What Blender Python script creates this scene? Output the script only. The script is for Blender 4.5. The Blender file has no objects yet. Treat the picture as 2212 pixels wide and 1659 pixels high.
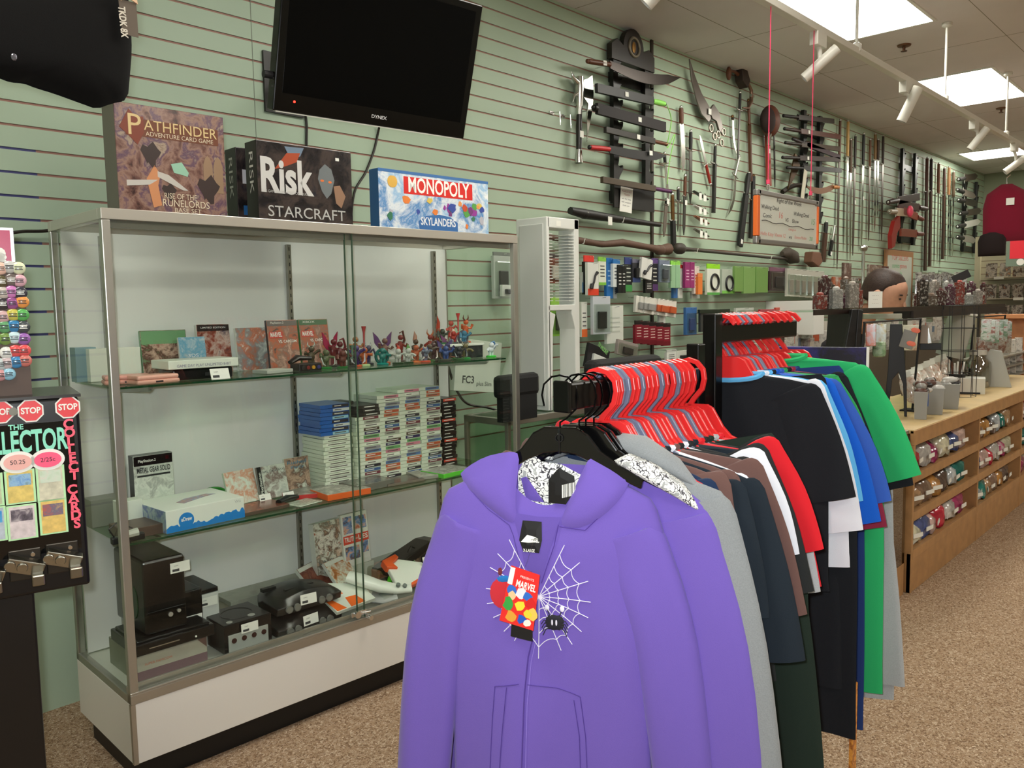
import bpy, math, random
from mathutils import Vector as V, Matrix as Mx
random.seed(7)
R = random.Random(11)
S = bpy.context.scene
COL = S.collection
PI = math.pi

# ---------------------------------------------------------------- camera
F, CX, CY, EYE = 1788.3, 1106.0, 829.5, 1.37
_p, _y, _r = 0.0922252, 0.8228700, -0.0171265
_fw = V((math.sin(_y)*math.cos(_p), math.cos(_y)*math.cos(_p), -math.sin(_p)))
_rt = V((math.cos(_y), -math.sin(_y), 0)); _up = _rt.cross(_fw)
RT = _rt*math.cos(_r)+_up*math.sin(_r); UP = -_rt*math.sin(_r)+_up*math.cos(_r); FW = _fw
EYEP = V((0, 0, EYE))
cam = bpy.data.cameras.new('camera'); co = bpy.data.objects.new('camera', cam); COL.objects.link(co)
cam.sensor_width = 36; cam.lens = F/2212*36; cam.clip_start = .02; cam.clip_end = 60
m = Mx.Identity(4)
for i in range(3):
    m[i][0] = RT[i]; m[i][1] = UP[i]; m[i][2] = -FW[i]; m[i][3] = EYEP[i]
co.matrix_world = m
S.camera = co

# ---------------------------------------------------------------- world, light, exposure
w = bpy.data.worlds.new('world'); S.world = w; w.use_nodes = True
w.node_tree.nodes['Background'].inputs[0].default_value = (.97, .96, 1.0, 1)
w.node_tree.nodes['Background'].inputs[1].default_value = WORLD = 0.3
S.view_settings.view_transform = 'Standard'; S.view_settings.look = 'None'
S.view_settings.gamma = 1; S.view_settings.use_curve_mapping = False
S.view_settings.exposure = 0.42
PANEL = 13.0        # brightness of the fluorescent diffusers
# the flash of the camera that took the picture
fl = bpy.data.lights.new('camera_flash', 'AREA'); fl.energy = 12.0; fl.size = .035; fl.color = (.93, .97, 1)
fo = bpy.data.objects.new('camera_flash', fl); COL.objects.link(fo)
m2 = m.copy(); q = EYEP+UP*.045-RT*.035
for i in range(3): m2[i][3] = q[i]
fo.matrix_world = m2
fl.spread = math.radians(150)
S.cycles.max_bounces = 7; S.cycles.transparent_max_bounces = 16
S.cycles.glossy_bounces = 3; S.cycles.sample_clamp_indirect = 4; S.cycles.use_denoising = True
S.cycles.caustics_reflective = False; S.cycles.caustics_refractive = False

# ---------------------------------------------------------------- pixels to places
def ray(px, py): return FW+RT*((px-CX)/F)-UP*((py-CY)/F)
def onpl(px, py, P, n):
    d = ray(px, py); n = V(n); return EYEP+d*(n.dot(V(P)-EYEP)/n.dot(d))
W = 3.074          # the slatted wall stands at y = W
CEIL = 3.078
def wp(px, py, off=0.0): return onpl(px, py, (0, W-off, 0), (0, 1, 0))
def fz(px, py, z=0.0): return onpl(px, py, (0, 0, z), (0, 0, 1))
def fy(px, py, y): return onpl(px, py, (0, y, 0), (0, 1, 0))
def fx(px, py, x): return onpl(px, py, (x, 0, 0), (1, 0, 0))
# the glass display case: its own frame (u along, v deep)
CA = V((0.904, 2.327, 0)); CD = -0.0428
CU = V((math.cos(CD), math.sin(CD), 0)); CV = V((-math.sin(CD), math.cos(CD), 0))
def cw(u, v, z): return CA+CU*u+CV*v+V((0, 0, z))
def cp(px, py, v):
    q = onpl(px, py, CA+CV*v, CV); return ((q-CA).dot(CU), v, q.z)
def cz(px, py, z):
    q = fz(px, py, z); return ((q-CA).dot(CU), (q-CA).dot(CV), z)

# ---------------------------------------------------------------- materials
def lin(c):
    c = c/255.0
    return c/12.92 if c <= .04045 else ((c+.055)/1.055)**2.4
def rgb(c): return (lin(c[0]), lin(c[1]), lin(c[2]), 1)
_M = {}
def M(c, rough=.5, metal=0, spec=.5, bump=0, bs=60, emit=0, var=0, vs=8, coat=0, sheen=0):
    key = (c, rough, metal, spec, bump, bs, emit, var, vs, coat, sheen)
    if key in _M: return _M[key]
    mt = bpy.data.materials.new('mat_%d' % len(_M)); mt.use_nodes = True
    nt = mt.node_tree; b = nt.nodes['Principled BSDF']
    b.inputs['Base Color'].default_value = rgb(c); b.inputs['Roughness'].default_value = rough
    b.inputs['Metallic'].default_value = metal; b.inputs['Specular IOR Level'].default_value = spec
    if coat: b.inputs['Coat Weight'].default_value = coat
    if sheen: b.inputs['Sheen Weight'].default_value = sheen; b.inputs['Sheen Roughness'].default_value = .5
    if emit:
        b.inputs['Emission Color'].default_value = rgb(c); b.inputs['Emission Strength'].default_value = emit
    tc = nt.nodes.new('ShaderNodeTexCoord')
    if bump:
        n = nt.nodes.new('ShaderNodeTexNoise'); n.inputs['Scale'].default_value = bs; n.inputs['Detail'].default_value = 3
        nt.links.new(tc.outputs['Object'], n.inputs['Vector'])
        bp = nt.nodes.new('ShaderNodeBump'); bp.inputs['Strength'].default_value = bump; bp.inputs['Distance'].default_value = .002
        nt.links.new(n.outputs['Fac'], bp.inputs['Height']); nt.links.new(bp.outputs['Normal'], b.inputs['Normal'])
    if var:
        n = nt.nodes.new('ShaderNodeTexNoise'); n.inputs['Scale'].default_value = vs; n.inputs['Detail'].default_value = 4
        nt.links.new(tc.outputs['Object'], n.inputs['Vector'])
        r = nt.nodes.new('ShaderNodeValToRGB'); a = rgb(c)
        r.color_ramp.elements[0].position = .3; r.color_ramp.elements[1].position = .7
        r.color_ramp.elements[0].color = tuple(x*(1-var) for x in a[:3])+(1,)
        r.color_ramp.elements[1].color = tuple(min(1, x*(1+var*.6)) for x in a[:3])+(1,)
        nt.links.new(n.outputs['Fac'], r.inputs['Fac']); nt.links.new(r.outputs['Color'], b.inputs['Base Color'])
    _M[key] = mt
    return mt
_A = {}
def art(cols, scale=30, seed=0, rough=.3, sharp=False, stretch=(1, 1, 1), dist=.5):
    """printed picture: a band of printed colours run through noise"""
    key = (tuple(cols), scale, seed, rough, sharp, stretch)
    if key in _A: return _A[key]
    mt = bpy.data.materials.new('print_%d' % len(_A)); mt.use_nodes = True
    nt = mt.node_tree; b = nt.nodes['Principled BSDF']; b.inputs['Roughness'].default_value = rough
    tc = nt.nodes.new('ShaderNodeTexCoord'); mp = nt.nodes.new('ShaderNodeMapping')
    mp.inputs['Location'].default_value = (seed*3.7, seed*1.3, seed*2.1); mp.inputs['Scale'].default_value = stretch
    nt.links.new(tc.outputs['Object'], mp.inputs['Vector'])
    n = nt.nodes.new('ShaderNodeTexNoise'); n.inputs['Scale'].default_value = scale
    n.inputs['Detail'].default_value = 6; n.inputs['Roughness'].default_value = .62; n.inputs['Distortion'].default_value = dist
    nt.links.new(mp.outputs['Vector'], n.inputs['Vector'])
    r = nt.nodes.new('ShaderNodeValToRGB'); k = len(cols)
    if sharp: r.color_ramp.interpolation = 'CONSTANT'
    for i, c in enumerate(cols):
        pos = .3+.42*i/max(1, k-1)
        e = r.color_ramp.elements[i] if i < 2 else r.color_ramp.elements.new(pos)
        e.position = pos; e.color = rgb(c)
    nt.links.new(n.outputs['Fac'], r.inputs['Fac']); nt.links.new(r.outputs['Color'], b.inputs['Base Color'])
    _A[key] = mt
    return mt
def glassy(tint=(235, 245, 238), refl=1.0, name='clear_glass', dens=0.0, rough=0.0):
    k = ('g', tint, refl, dens, rough)
    if k in _M: return _M[k]
    mt = bpy.data.materials.new(name); mt.use_nodes = True; nt = mt.node_tree
    for x in list(nt.nodes): nt.nodes.remove(x)
    o = nt.nodes.new('ShaderNodeOutputMaterial'); t = nt.nodes.new('ShaderNodeBsdfTransparent'); g = nt.nodes.new('ShaderNodeBsdfGlossy')
    t.inputs[0].default_value = rgb(tint); g.inputs['Roughness'].default_value = rough
    fr = nt.nodes.new('ShaderNodeFresnel'); fr.inputs[0].default_value = 1.45
    mu = nt.nodes.new('ShaderNodeMath'); mu.operation = 'MULTIPLY_ADD'; mu.inputs[1].default_value = refl; mu.inputs[2].default_value = dens
    mx = nt.nodes.new('ShaderNodeMixShader')
    ge = nt.nodes.new('ShaderNodeNewGeometry'); iv = nt.nodes.new('ShaderNodeMath'); iv.operation = 'SUBTRACT'; iv.inputs[0].default_value = 1
    nt.links.new(ge.outputs['Backfacing'], iv.inputs[1]); fr.inputs[0].default_value = 1.5
    m3 = nt.nodes.new('ShaderNodeMath'); m3.operation = 'MULTIPLY'; nt.links.new(fr.outputs[0], m3.inputs[0]); nt.links.new(iv.outputs[0], m3.inputs[1]); fr = m3
    nt.links.new(fr.outputs[0], mu.inputs[0]); nt.links.new(mu.outputs[0], mx.inputs[0])
    nt.links.new(t.outputs[0], mx.inputs[1]); nt.links.new(g.outputs[0], mx.inputs[2]); nt.links.new(mx.outputs[0], o.inputs[0])
    _M[k] = mt
    return mt
WHITE = M((238, 238, 232), .45); PAPER = M((240, 240, 232), .7); BLACK = M((14, 13, 13), .45); INK = M((24, 24, 26), .6)
STEEL = M((196, 196, 190), .28, 1); CHROME = M((225, 225, 225), .12, 1); ALU = M((190, 188, 180), .38, .9)
BLKP = M((12, 12, 12), .22); CLEAR = glassy((242, 246, 242), .9, dens=.05, rough=.12); WOODB = M((14, 10, 8), .4)
GOLD = M((190, 150, 70), .3, 1); BROWN = M((96, 52, 30), .45, var=.3, vs=30)

# ---------------------------------------------------------------- mesh builder
class MB:
    def __init__(s): s.v = []; s.f = []; s.m = []; s.T = None
    def add(s, vs, fs, mi=0):
        b = len(s.v)
        s.v += [tuple(s.T @ V(p)) if s.T is not None else tuple(p) for p in vs]
        s.f += [[i+b for i in f] for f in fs]; s.m += [mi]*len(fs) if not isinstance(mi, (list, tuple)) else list(mi)
        return s
    def box(s, x0, x1, y0, y1, z0, z1, mi=0, fm=None):
        vs = [(x0, y0, z0), (x1, y0, z0), (x1, y1, z0), (x0, y1, z0), (x0, y0, z1), (x1, y0, z1), (x1, y1, z1), (x0, y1, z1)]
        fs = [(0, 1, 5, 4), (2, 3, 7, 6), (3, 0, 4, 7), (1, 2, 6, 5), (4, 5, 6, 7), (3, 2, 1, 0)]   # front back left right top bottom
        ml = [mi]*6
        if fm:
            for k, i in fm.items(): ml['fblrtu'.index(k)] = i
        return s.add(vs, fs, ml)
    def ring(s, rings, mi=0, close=True, caps=(True, True), loop=False):
        n = len(rings[0]); vs = [p for r in rings for p in r]; fs = []
        k = len(rings)
        for i in range(k if loop else k-1):
            a, b = i*n, ((i+1) % k)*n
            for j in range(n if close else n-1):
                j2 = (j+1) % n; fs.append((a+j, a+j2, b+j2, b+j))
        if not loop and close:
            if caps[0]: fs.append(tuple(range(n-1, -1, -1)))
            if caps[1]: fs.append(tuple((k-1)*n+j for j in range(n)))
        return s.add(vs, fs, mi)
    def cyl(s, p0, p1, r0, r1=None, n=14, mi=0, caps=(True, True)):
        return s.tube([p0, p1], [r0, r0 if r1 is None else r1], n, mi, caps)
    def tube(s, pts, r, n=8, mi=0, caps=(True, True), flat=None):
        pts = [V(p) for p in pts]; k = len(pts)
        if not isinstance(r, (list, tuple)): r = [r]*k
        t0 = (pts[1]-pts[0]).normalized(); up = V((0, 0, 1)) if abs(t0.z) < .9 else V((1, 0, 0))
        u = t0.cross(up).normalized(); rings = []
        for i, p in enumerate(pts):
            t = (pts[min(i+1, k-1)]-pts[max(i-1, 0)])
            if t.length < 1e-9: t = t0
            t = t.normalized(); u = (u-t*u.dot(t))
            u = u.normalized() if u.length > 1e-6 else t.orthogonal().normalized()
            w = t.cross(u); a = flat or 1
            rings.append([p+u*(r[i]*math.cos(2*PI*j/n))+w*(r[i]*a*math.sin(2*PI*j/n)) for j in range(n)])
        return s.ring(rings, mi, caps=caps)
    def prism(s, poly, y0, y1, mi=0, ms=None):
        """outline in x,z pushed along y"""
        n = len(poly); vs = [(p[0], y0, p[1]) for p in poly]+[(p[0], y1, p[1]) for p in poly]
        fs = [tuple(range(n)), tuple(range(2*n-1, n-1, -1))]+[(i, i+n, (i+1) % n+n, (i+1) % n) for i in range(n)]
        return s.add(vs, fs, [mi, mi]+[ms if ms is not None else mi]*n)
    def lathe(s, prof, c=(0, 0, 0), n=20, mi=0, caps=(True, True)):
        return s.ring([[(c[0]+r*math.cos(2*PI*j/n), c[1]+r*math.sin(2*PI*j/n), c[2]+z) for j in range(n)] for r, z in prof], mi, caps=caps)
    def ell(s, c, r, n=12, k=8, mi=0):
        if not isinstance(r, (list, tuple)): r = (r, r, r)
        rings = [[(c[0]+r[0]*math.sin(PI*i/k)*math.cos(2*PI*j/n), c[1]+r[1]*math.sin(PI*i/k)*math.sin(2*PI*j/n), c[2]-r[2]*math.cos(PI*i/k)) for j in range(n)] for i in range(1, k)]
        return s.ring(rings, mi)
    def torus(s, c, R0, r, n=24, k=8, mi=0, ax='y', sz=1.0):
        rings = []
        for i in range(n):
            a = 2*PI*i/n; row = []
            for j in range(k):
                b = 2*PI*j/k; q = R0+r*math.cos(b); h = r*math.sin(b)
                x, z = q*math.cos(a), q*math.sin(a)*sz
                row.append({'y': (c[0]+x, c[1]+h, c[2]+z), 'z': (c[0]+x, c[1]+z, c[2]+h), 'x': (c[0]+h, c[1]+x, c[2]+z)}[ax])
            rings.append(row)
        return s.ring(rings, mi, loop=True)
    def build(s, name, mats, parent=None, smooth=False, bevel=0, loc=None, rot=None, seg=2, mat=None, sub=0):
        me = bpy.data.meshes.new(name); me.from_pydata(s.v, [], s.f); me.update()
        if not isinstance(mats, (list, tuple)): mats = [mats]
        for x in mats: me.materials.append(x)
        for p, mi in zip(me.polygons, s.m): p.material_index = mi; p.use_smooth = smooth
        o = bpy.data.objects.new(name, me); COL.objects.link(o)
        if parent: o.parent = parent
        if loc is not None: o.location = loc
        if rot is not None: o.rotation_euler = rot
        if mat is not None: o.matrix_local = mat
        if bevel:
            b = o.modifiers.new('b', 'BEVEL'); b.width = bevel; b.segments = seg; b.limit_method = 'ANGLE'; b.angle_limit = .7
        if sub:
            b = o.modifiers.new('s', 'SUBSURF'); b.levels = sub; b.render_levels = sub
        if smooth and not sub:
            try: me.set_sharp_from_angle(angle=math.radians(50))
            except Exception: pass
        return o

def tag(o, label, cat, group=None, kind=None):
    o['label'] = label; o['category'] = cat
    if group: o['group'] = group
    if kind: o['kind'] = kind
    return o
def empty(name, loc=(0, 0, 0), rz=0, label=None, cat=None, group=None, rot=None, mat=None):
    o = bpy.data.objects.new(name, None); COL.objects.link(o); o.empty_display_size = .05
    o.location = loc; o.rotation_euler = rot if rot else (0, 0, rz)
    if mat is not None: o.matrix_world = mat
    if label: tag(o, label, cat, group)
    return o
def struct(o, label=None):
    o['kind'] = 'structure'
    if label: o['label'] = label
    return o
def copytree(o, parent=None):
    c = o.copy(); COL.objects.link(c)
    if parent: c.parent = parent
    for ch in list(o.children): copytree(ch, c)
    return c

_T = {}
def textdata(s, bold=0.0, align='CENTER', shear=0, space=1.0):
    k = (s, bold, align, shear, space)
    if k in _T: return _T[k]
    cu = bpy.data.curves.new('t', 'FONT'); cu.body = s; cu.size = 1; cu.align_x = align; cu.align_y = 'CENTER'
    cu.offset = bold; cu.shear = shear; cu.space_character = space; cu.resolution_u = 3
    ob = bpy.data.objects.new('t', cu); COL.objects.link(ob)
    dg = bpy.context.evaluated_depsgraph_get(); me = bpy.data.meshes.new_from_object(ob.evaluated_get(dg))
    vs = [v.co.copy() for v in me.vertices]; fs = [list(p.vertices) for p in me.polygons]
    bpy.data.objects.remove(ob); bpy.data.curves.remove(cu); bpy.data.meshes.remove(me)
    w = max([v.x for v in vs] or [1])-min([v.x for v in vs] or [0])
    _T[k] = (vs, fs, w); return _T[k]
def put(mb, s, o, xd=(1, 0, 0), yd=(0, 0, 1), size=.02, mi=0, width=None, **kw):
    """lettering laid into a mesh: origin o, reading direction xd, up yd; width stretches it to fit"""
    vs, fs, w = textdata(s, **kw); xd, yd, o = V(xd), V(yd), V(o)
    kx = (width/w) if width else size
    return mb.add([o+xd*(v.x*kx)+yd*(v.y*size) for v in vs], fs, mi)
def letters(parent, items, mat, name='lettering'):
    mb = MB()
    for it in items:
        s, o, size = it[0], it[1], it[2]; kw = it[3] if len(it) > 3 else {}
        put(mb, s, o, size=size, **kw)
    return mb.build(name, mat, parent)
ORD = 'top second third fourth fifth sixth seventh eighth ninth tenth eleventh twelfth thirteenth fourteenth fifteenth sixteenth seventeenth eighteenth nineteenth twentieth twenty-first twenty-second twenty-third twenty-fourth twenty-fifth'.split()
ORD1 = ['first']+ORD[1:]
# ================================================================ the room
wallm = M((172, 192, 168), .5, var=.04, vs=1.5)
grooveL = M((158, 116, 102), .55); grooveB = M((70, 70, 120), .5)
def slatwall():
    mb = MB(); X0, X1 = -2.6, 12.9; z = [1.154+.0762*k for k in range(-6, 26)]
    mb.box(X0, X1, W+.012, W+.03, 0, CEIL, 0)              # core behind the grooves
    g = .0042
    lo = 0
    for i, zz in enumerate(z+[CEIL+g]):
        mb.box(X0, X1, W, W+.0121, lo, zz-g, 0); lo = zz+g
    for i, zz in enumerate(z):                              # groove inserts
        mb.box(-2.6 if zz < 1.92 else X0, 1.0 if zz < 1.92 else X1, W+.0045, W+.0122, zz-g, zz+g, 2 if zz < 1.92 else 1)
        if zz < 1.92: mb.box(1.0, X1, W+.0045, W+.0122, zz-g, zz+g, 1)
    return mb.build('wall_left', [wallm, grooveL, grooveB])
struct(slatwall())
# thin joints between the slatwall sheets, and the dark trim strip
for i, x in enumerate((1.819, 7.2, 9.6)):
    mb = MB(); mb.box(x-.0015, x+.0015, W-.0004, W+.001, .7, CEIL); o = mb.build('trim_%d' % (i+1), M((112, 120, 104), .7)); struct(o)
mb = MB(); a = wp(1406, 85); mb.box(a.x-.012, a.x+.012, W-.012, W, .72, CEIL-.005); struct(mb.build('trim_4', M((52, 40, 30), .5)))

# carpet
cm = bpy.data.materials.new('carpet'); cm.use_nodes = True; nt = cm.node_tree; b = nt.nodes['Principled BSDF']; b.inputs['Roughness'].default_value = .95
b.inputs['Specular IOR Level'].default_value = .1
tc = nt.nodes.new('ShaderNodeTexCoord'); n1 = nt.nodes.new('ShaderNodeTexNoise'); n1.inputs['Scale'].default_value = 260; n1.inputs['Detail'].default_value = 2; n1.inputs['Roughness'].default_value = .8
vo = nt.nodes.new('ShaderNodeTexVoronoi'); vo.inputs['Scale'].default_value = 170
r = nt.nodes.new('ShaderNodeValToRGB')
for i, (p, c) in enumerate(((.26, (120, 94, 72)), (.42, (168, 138, 110)), (.54, (196, 168, 138)), (.62, (146, 118, 94)), (.74, (226, 206, 180)))):
    e = r.color_ramp.elements[i] if i < 2 else r.color_ramp.elements.new(p); e.position = p; e.color = rgb(c)
mixn = nt.nodes.new('ShaderNodeMath'); mixn.operation = 'ADD'; sc = nt.nodes.new('ShaderNodeMath'); sc.operation = 'MULTIPLY_ADD'; sc.inputs[1].default_value = .45; sc.inputs[2].default_value = -.22
nt.links.new(tc.outputs['Object'], n1.inputs['Vector']); nt.links.new(tc.outputs['Object'], vo.inputs['Vector'])
sx = nt.nodes.new('ShaderNodeSeparateColor'); nt.links.new(vo.outputs['Color'], sx.inputs[0]); nt.links.new(sx.outputs[0], sc.inputs[0])
nt.links.new(n1.outputs['Fac'], mixn.inputs[0]); nt.links.new(sc.outputs[0], mixn.inputs[1]); nt.links.new(mixn.outputs[0], r.inputs['Fac'])
nt.links.new(r.outputs['Color'], b.inputs['Base Color'])
bp = nt.nodes.new('ShaderNodeBump'); bp.inputs['Strength'].default_value = .8; bp.inputs['Distance'].default_value = .006
nt.links.new(mixn.outputs[0], bp.inputs['Height']); nt.links.new(bp.outputs['Normal'], b.inputs['Normal'])
mb = MB(); mb.box(-2.6, 12.9, -4.5, W+.03, -.05, 0); struct(mb.build('floor', cm))
# ceiling: flat painted boards, fine seams
ceilm = M((226, 218, 218), .85, bump=.2, bs=180, var=.05, vs=2)
mb = MB(); mb.box(-2.6, 12.9, -4.5, W+.03, CEIL, CEIL+.05)
struct(mb.build('ceiling', ceilm))
seam = M((150, 140, 126), .9)
k = 0
for x in [1.2*i+.3 for i in range(-2, 11)]:
    mb = MB(); mb.box(x-.002, x+.002, -4.5, W, CEIL-.0008, CEIL+.001); k += 1; struct(mb.build('trim_%d' % (k+4), seam))
for y in (2.62, 1.4, .2):
    mb = MB(); mb.box(-2.6, 12.9, y-.002, y+.002, CEIL-.0008, CEIL+.001); k += 1; struct(mb.build('trim_%d' % (k+4), seam))
# far wall: green above, cream slatwall to the right of the corner post
fw_ = MB(); fw_.box(12.9, 12.95, -4.5, W+.03, 0, CEIL)
struct(fw_.build('wall_far', M((150, 158, 132), .6)))
mb = MB(); mb.box(-2.65, -2.6, -4.5, W, 0, CEIL); struct(mb.build('wall_near', M((200, 205, 190), .7)))
mb = MB(); mb.box(-2.6, 12.9, -4.55, -4.5, 0, CEIL); struct(mb.build('wall_right', M((196, 198, 182), .7)))

# fluorescent troffers
diff = M((255, 252, 240), .5, emit=PANEL)
def troffer(x0, x1, y0, y1, label):
    t = empty('ceiling_light', ((x0+x1)/2, (y0+y1)/2, CEIL), 0, label, 'light', 'ceiling lights')
    a, c = (x1-x0)/2, (y1-y0)/2
    MB().box(-a, a, -c, c, -.006, -.001).build('diffuser', diff, t)
    f = MB()
    for q in ((-a-.02, a+.02, -c-.02, -c), (-a-.02, a+.02, c, c+.02), (-a-.02, -a, -c, c), (a, a+.02, -c, c)): f.box(*q, -.009, 0)
    f.build('frame', WHITE, t)
troffer(4.5, 5.62, 1.65, 2.24, 'fluorescent ceiling light nearest the camera, above the hanging whiteboard')
troffer(7.05, 8.22, 1.66, 2.19, 'fluorescent ceiling light in the middle of the run beside the track')
troffer(10.85, 11.5, 1.72, 2.86, 'fluorescent ceiling light farthest down the shop near the corner')
for i, (x, y) in enumerate(((2.45, 1.4), (-.3, 1.4), (2.45, -1.6), (-.3, -1.6), (5.05, -1.6), (7.6, -1.6), (10.2, -1.6))):
    troffer(x-.56, x+.56, y-.28, y+.28, 'unseen ceiling light of the same run, %s one' % ORD1[i])

# sprinklers
for px, py, lb in ((1953, 97, 'small rusty sprinkler rosette in the ceiling beside the nearest light'), (2163, 233, 'tiny sprinkler rosette in the ceiling beyond the middle light')):
    p = fz(px, py, CEIL); t = empty('sprinkler', p, 0, lb, 'sprinkler', 'ceiling sprinklers')
    MB().lathe([(.045, -.001), (.04, -.01), (.012, -.014)]).build('rosette', M((120, 84, 60), .4, .6), t)
    MB().lathe([(.01, -.012), (.008, -.035), (.02, -.04), (.02, -.043)]).build('nozzle', M((90, 60, 44), .4, .8), t)

# ---------------------------------------------------------------- track lighting
TZ = 2.60
q0 = fz(1763, 62, TZ); q1 = fz(2150, 283, TZ); TY = (q0.y+q1.y)/2
trackm = M((226, 224, 214), .35)
t = empty('lighting_track', (6, TY, TZ), 0, 'long white lighting track bar hung on rods below the ceiling', 'track')
MB().box(-3.2, 6.6, -.018, .018, -.016, .016).build('bar', trackm, t, bevel=.002)
for px, py in ((2043, 50), (1872, 0), (2158, 160), (2210, 330)):
    p = fz(px, py, CEIL) if py > 0 else V((fz(1868, 108, TZ).x, TY, CEIL))
    if px == 2210: p = V((9.4, TY, 0))
    MB().cyl((p.x-6, 0, 0), (p.x-6, 0, CEIL-TZ), .008, n=8).lathe([(.03, -.001), (.03, -.02), (.01, -.03)], (p.x-6, 0, CEIL-TZ)).lathe([(.022, 0), (.022, .035), (.01, .045)], (p.x-6, 0, 0)).build('hanger_rod', trackm, t, smooth=True)
def head(ax, ay, bx, by, jx, jy, label, rp=10):
    # jx,jy: joint on the track; a: lamp end (front), b: back end
    j = fz(jx, jy, TZ-.02); j.y = TY
    c = onpl((ax+bx)/2, (ay+by)/2, j, V((1, .7, 0)).normalized())
    dpt = (c-EYEP).dot(FW); d = (RT*(ax-bx)-UP*(ay-by))*dpt/F
    d = d+FW*(.3*d.length); L = d.length; r = rp*dpt/F
    t = empty('track_spotlight', j, 0, label, 'spotlight', 'track spotlights')
    MB().box(-.05, .05, -.02, .02, -.055, .005).build('adapter', trackm, t, bevel=.003)
    c0 = c-j; dn = d.normalized()
    MB().tube([(0, 0, -.05), V((0, 0, -.05))*.3+c0*.7+V((0, 0, .03)), c0], .011, 8).build('arm', trackm, t, smooth=True)
    A, B = c0+dn*L/2, c0-dn*L/2
    MB().tube([B, A], [r, r], 24, caps=(True, False)).tube([A, A-dn*.05], [r*.9, r*.8], 24, caps=(False, True)).build('housing', trackm, t, smooth=True)
    MB().tube([A-dn*.02, A-dn*.021], [r*.88, r*.88], 24).build('lens', M((60, 58, 55), .2), t)
head(1740.6, 165, 1803.4, 109, 1767, 75, 'white cylindrical track spotlight above the whiteboard', 11)
head(1952, 259, 1978.6, 192, 1960, 180, 'white cylindrical track spotlight between the nearest and middle ceiling lights', 10.8)
head(2099, 321, 2128, 279, 2113, 262, 'white cylindrical track spotlight just before the far ceiling light', 7.8)
head(2175, 370, 2216, 338, 2193, 312, 'white cylindrical track spotlight cut by the frame above the maroon shirt', 7)
head(1395, 2, 1452, -55, 1400, -80, 'white cylindrical track spotlight whose tip shows at the top edge', 20)
# ================================================================ tall glass display case
G = glassy((251, 253, 251), .8); GS = glassy((222, 236, 224), .9)
CL, CDp, CT = 1.58, .46, 1.655     # length, depth, top
case = empty('display_case', (CA.x, CA.y, 0), CD, 'tall aluminium framed glass display case with white base holding games and consoles', 'display case')
lamw = M((226, 222, 214), .35)
mb = MB(); mb.box(0, CL, 0, CDp, .091, .268); mb.build('base', lamw, case, bevel=.002)
MB().box(.03, CL-.03, .045, CDp-.02, .0, .091).build('toe_kick', M((16, 14, 13), .5), case)
MB().box(-.001, .012, -.0015, .012, .091, .268).build('corner_trim', ALU, case); MB().box(CL-.012, CL+.001, -.0015, .012, .091, .268).build('corner_trim', ALU, case)
MB().box(.012, CL-.012, .03, CDp-.012, .268, .286).build('deck', M((214, 216, 204), .3), case)
# bottom rail with sliding-door track
mb = MB(); mb.box(0, CL, -.002, .03, .268, .296); mb.box(0, CL, -.002, .008, .296, .302); mb.box(0, CL, .022, .03, .296, .318); mb.box(0, .02, .03, CDp, .268, .292); mb.box(CL-.02, CL, .03, CDp, .268, .292); mb.box(0, CL, CDp-.02, CDp, .268, .292)
mb.build('bottom_rail', ALU, case, bevel=.0012)
for u, v in ((0, 0), (CL-.024, 0), (0, CDp-.022), (CL-.024, CDp-.022)):
    MB().box(u, u+.024, v, v+.022, .268, CT-.03).build('post', STEEL if v else ALU, case, bevel=.003)
mb = MB(); mb.box(0, CL, -.001, .028, CT-.03, CT); mb.box(0, CL, CDp-.028, CDp, CT-.03, CT); mb.box(0, .028, .028, CDp-.028, CT-.03, CT); mb.box(CL-.028, CL, .028, CDp-.028, CT-.03, CT)
mb.build('top_frame', M((205, 200, 190), .34, .7), case, bevel=.0015)
mb = MB(); mb.box(.028, CL-.028, .018, .032, CT-.05, CT-.03); mb.build('door_track', M((128, 126, 118), .4, .6), case)
MB().box(.028, CL-.028, .028, CDp-.028, CT-.012, CT-.006).build('top_pane', G, case)
MB().box(.024, CL-.024, .421, .43, .292, CT-.03).build('back_panel', M((240, 240, 236), .28, spec=.6, var=.04, vs=2.2), case)
MB().box(.003, .008, .022, .438, .292, CT-.03).build('side_pane', G, case)
MB().box(CL-.008, CL-.003, .022, .438, .292, CT-.03).build('side_pane', G, case)
for a, b_, v in ((.02, .80, .010), (.775, CL-.02, .017)):
    d = MB().box(a, b_, v, v+.005, .30, CT-.03).build('sliding_door', G, case)
    mb = MB(); e = b_ if a < .1 else a; mb.box(e-.0015, e+.0015, v-.0005, v+.0055, .30, CT-.03).build('glass_edge', M((60, 84, 66), .2), d)
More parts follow.
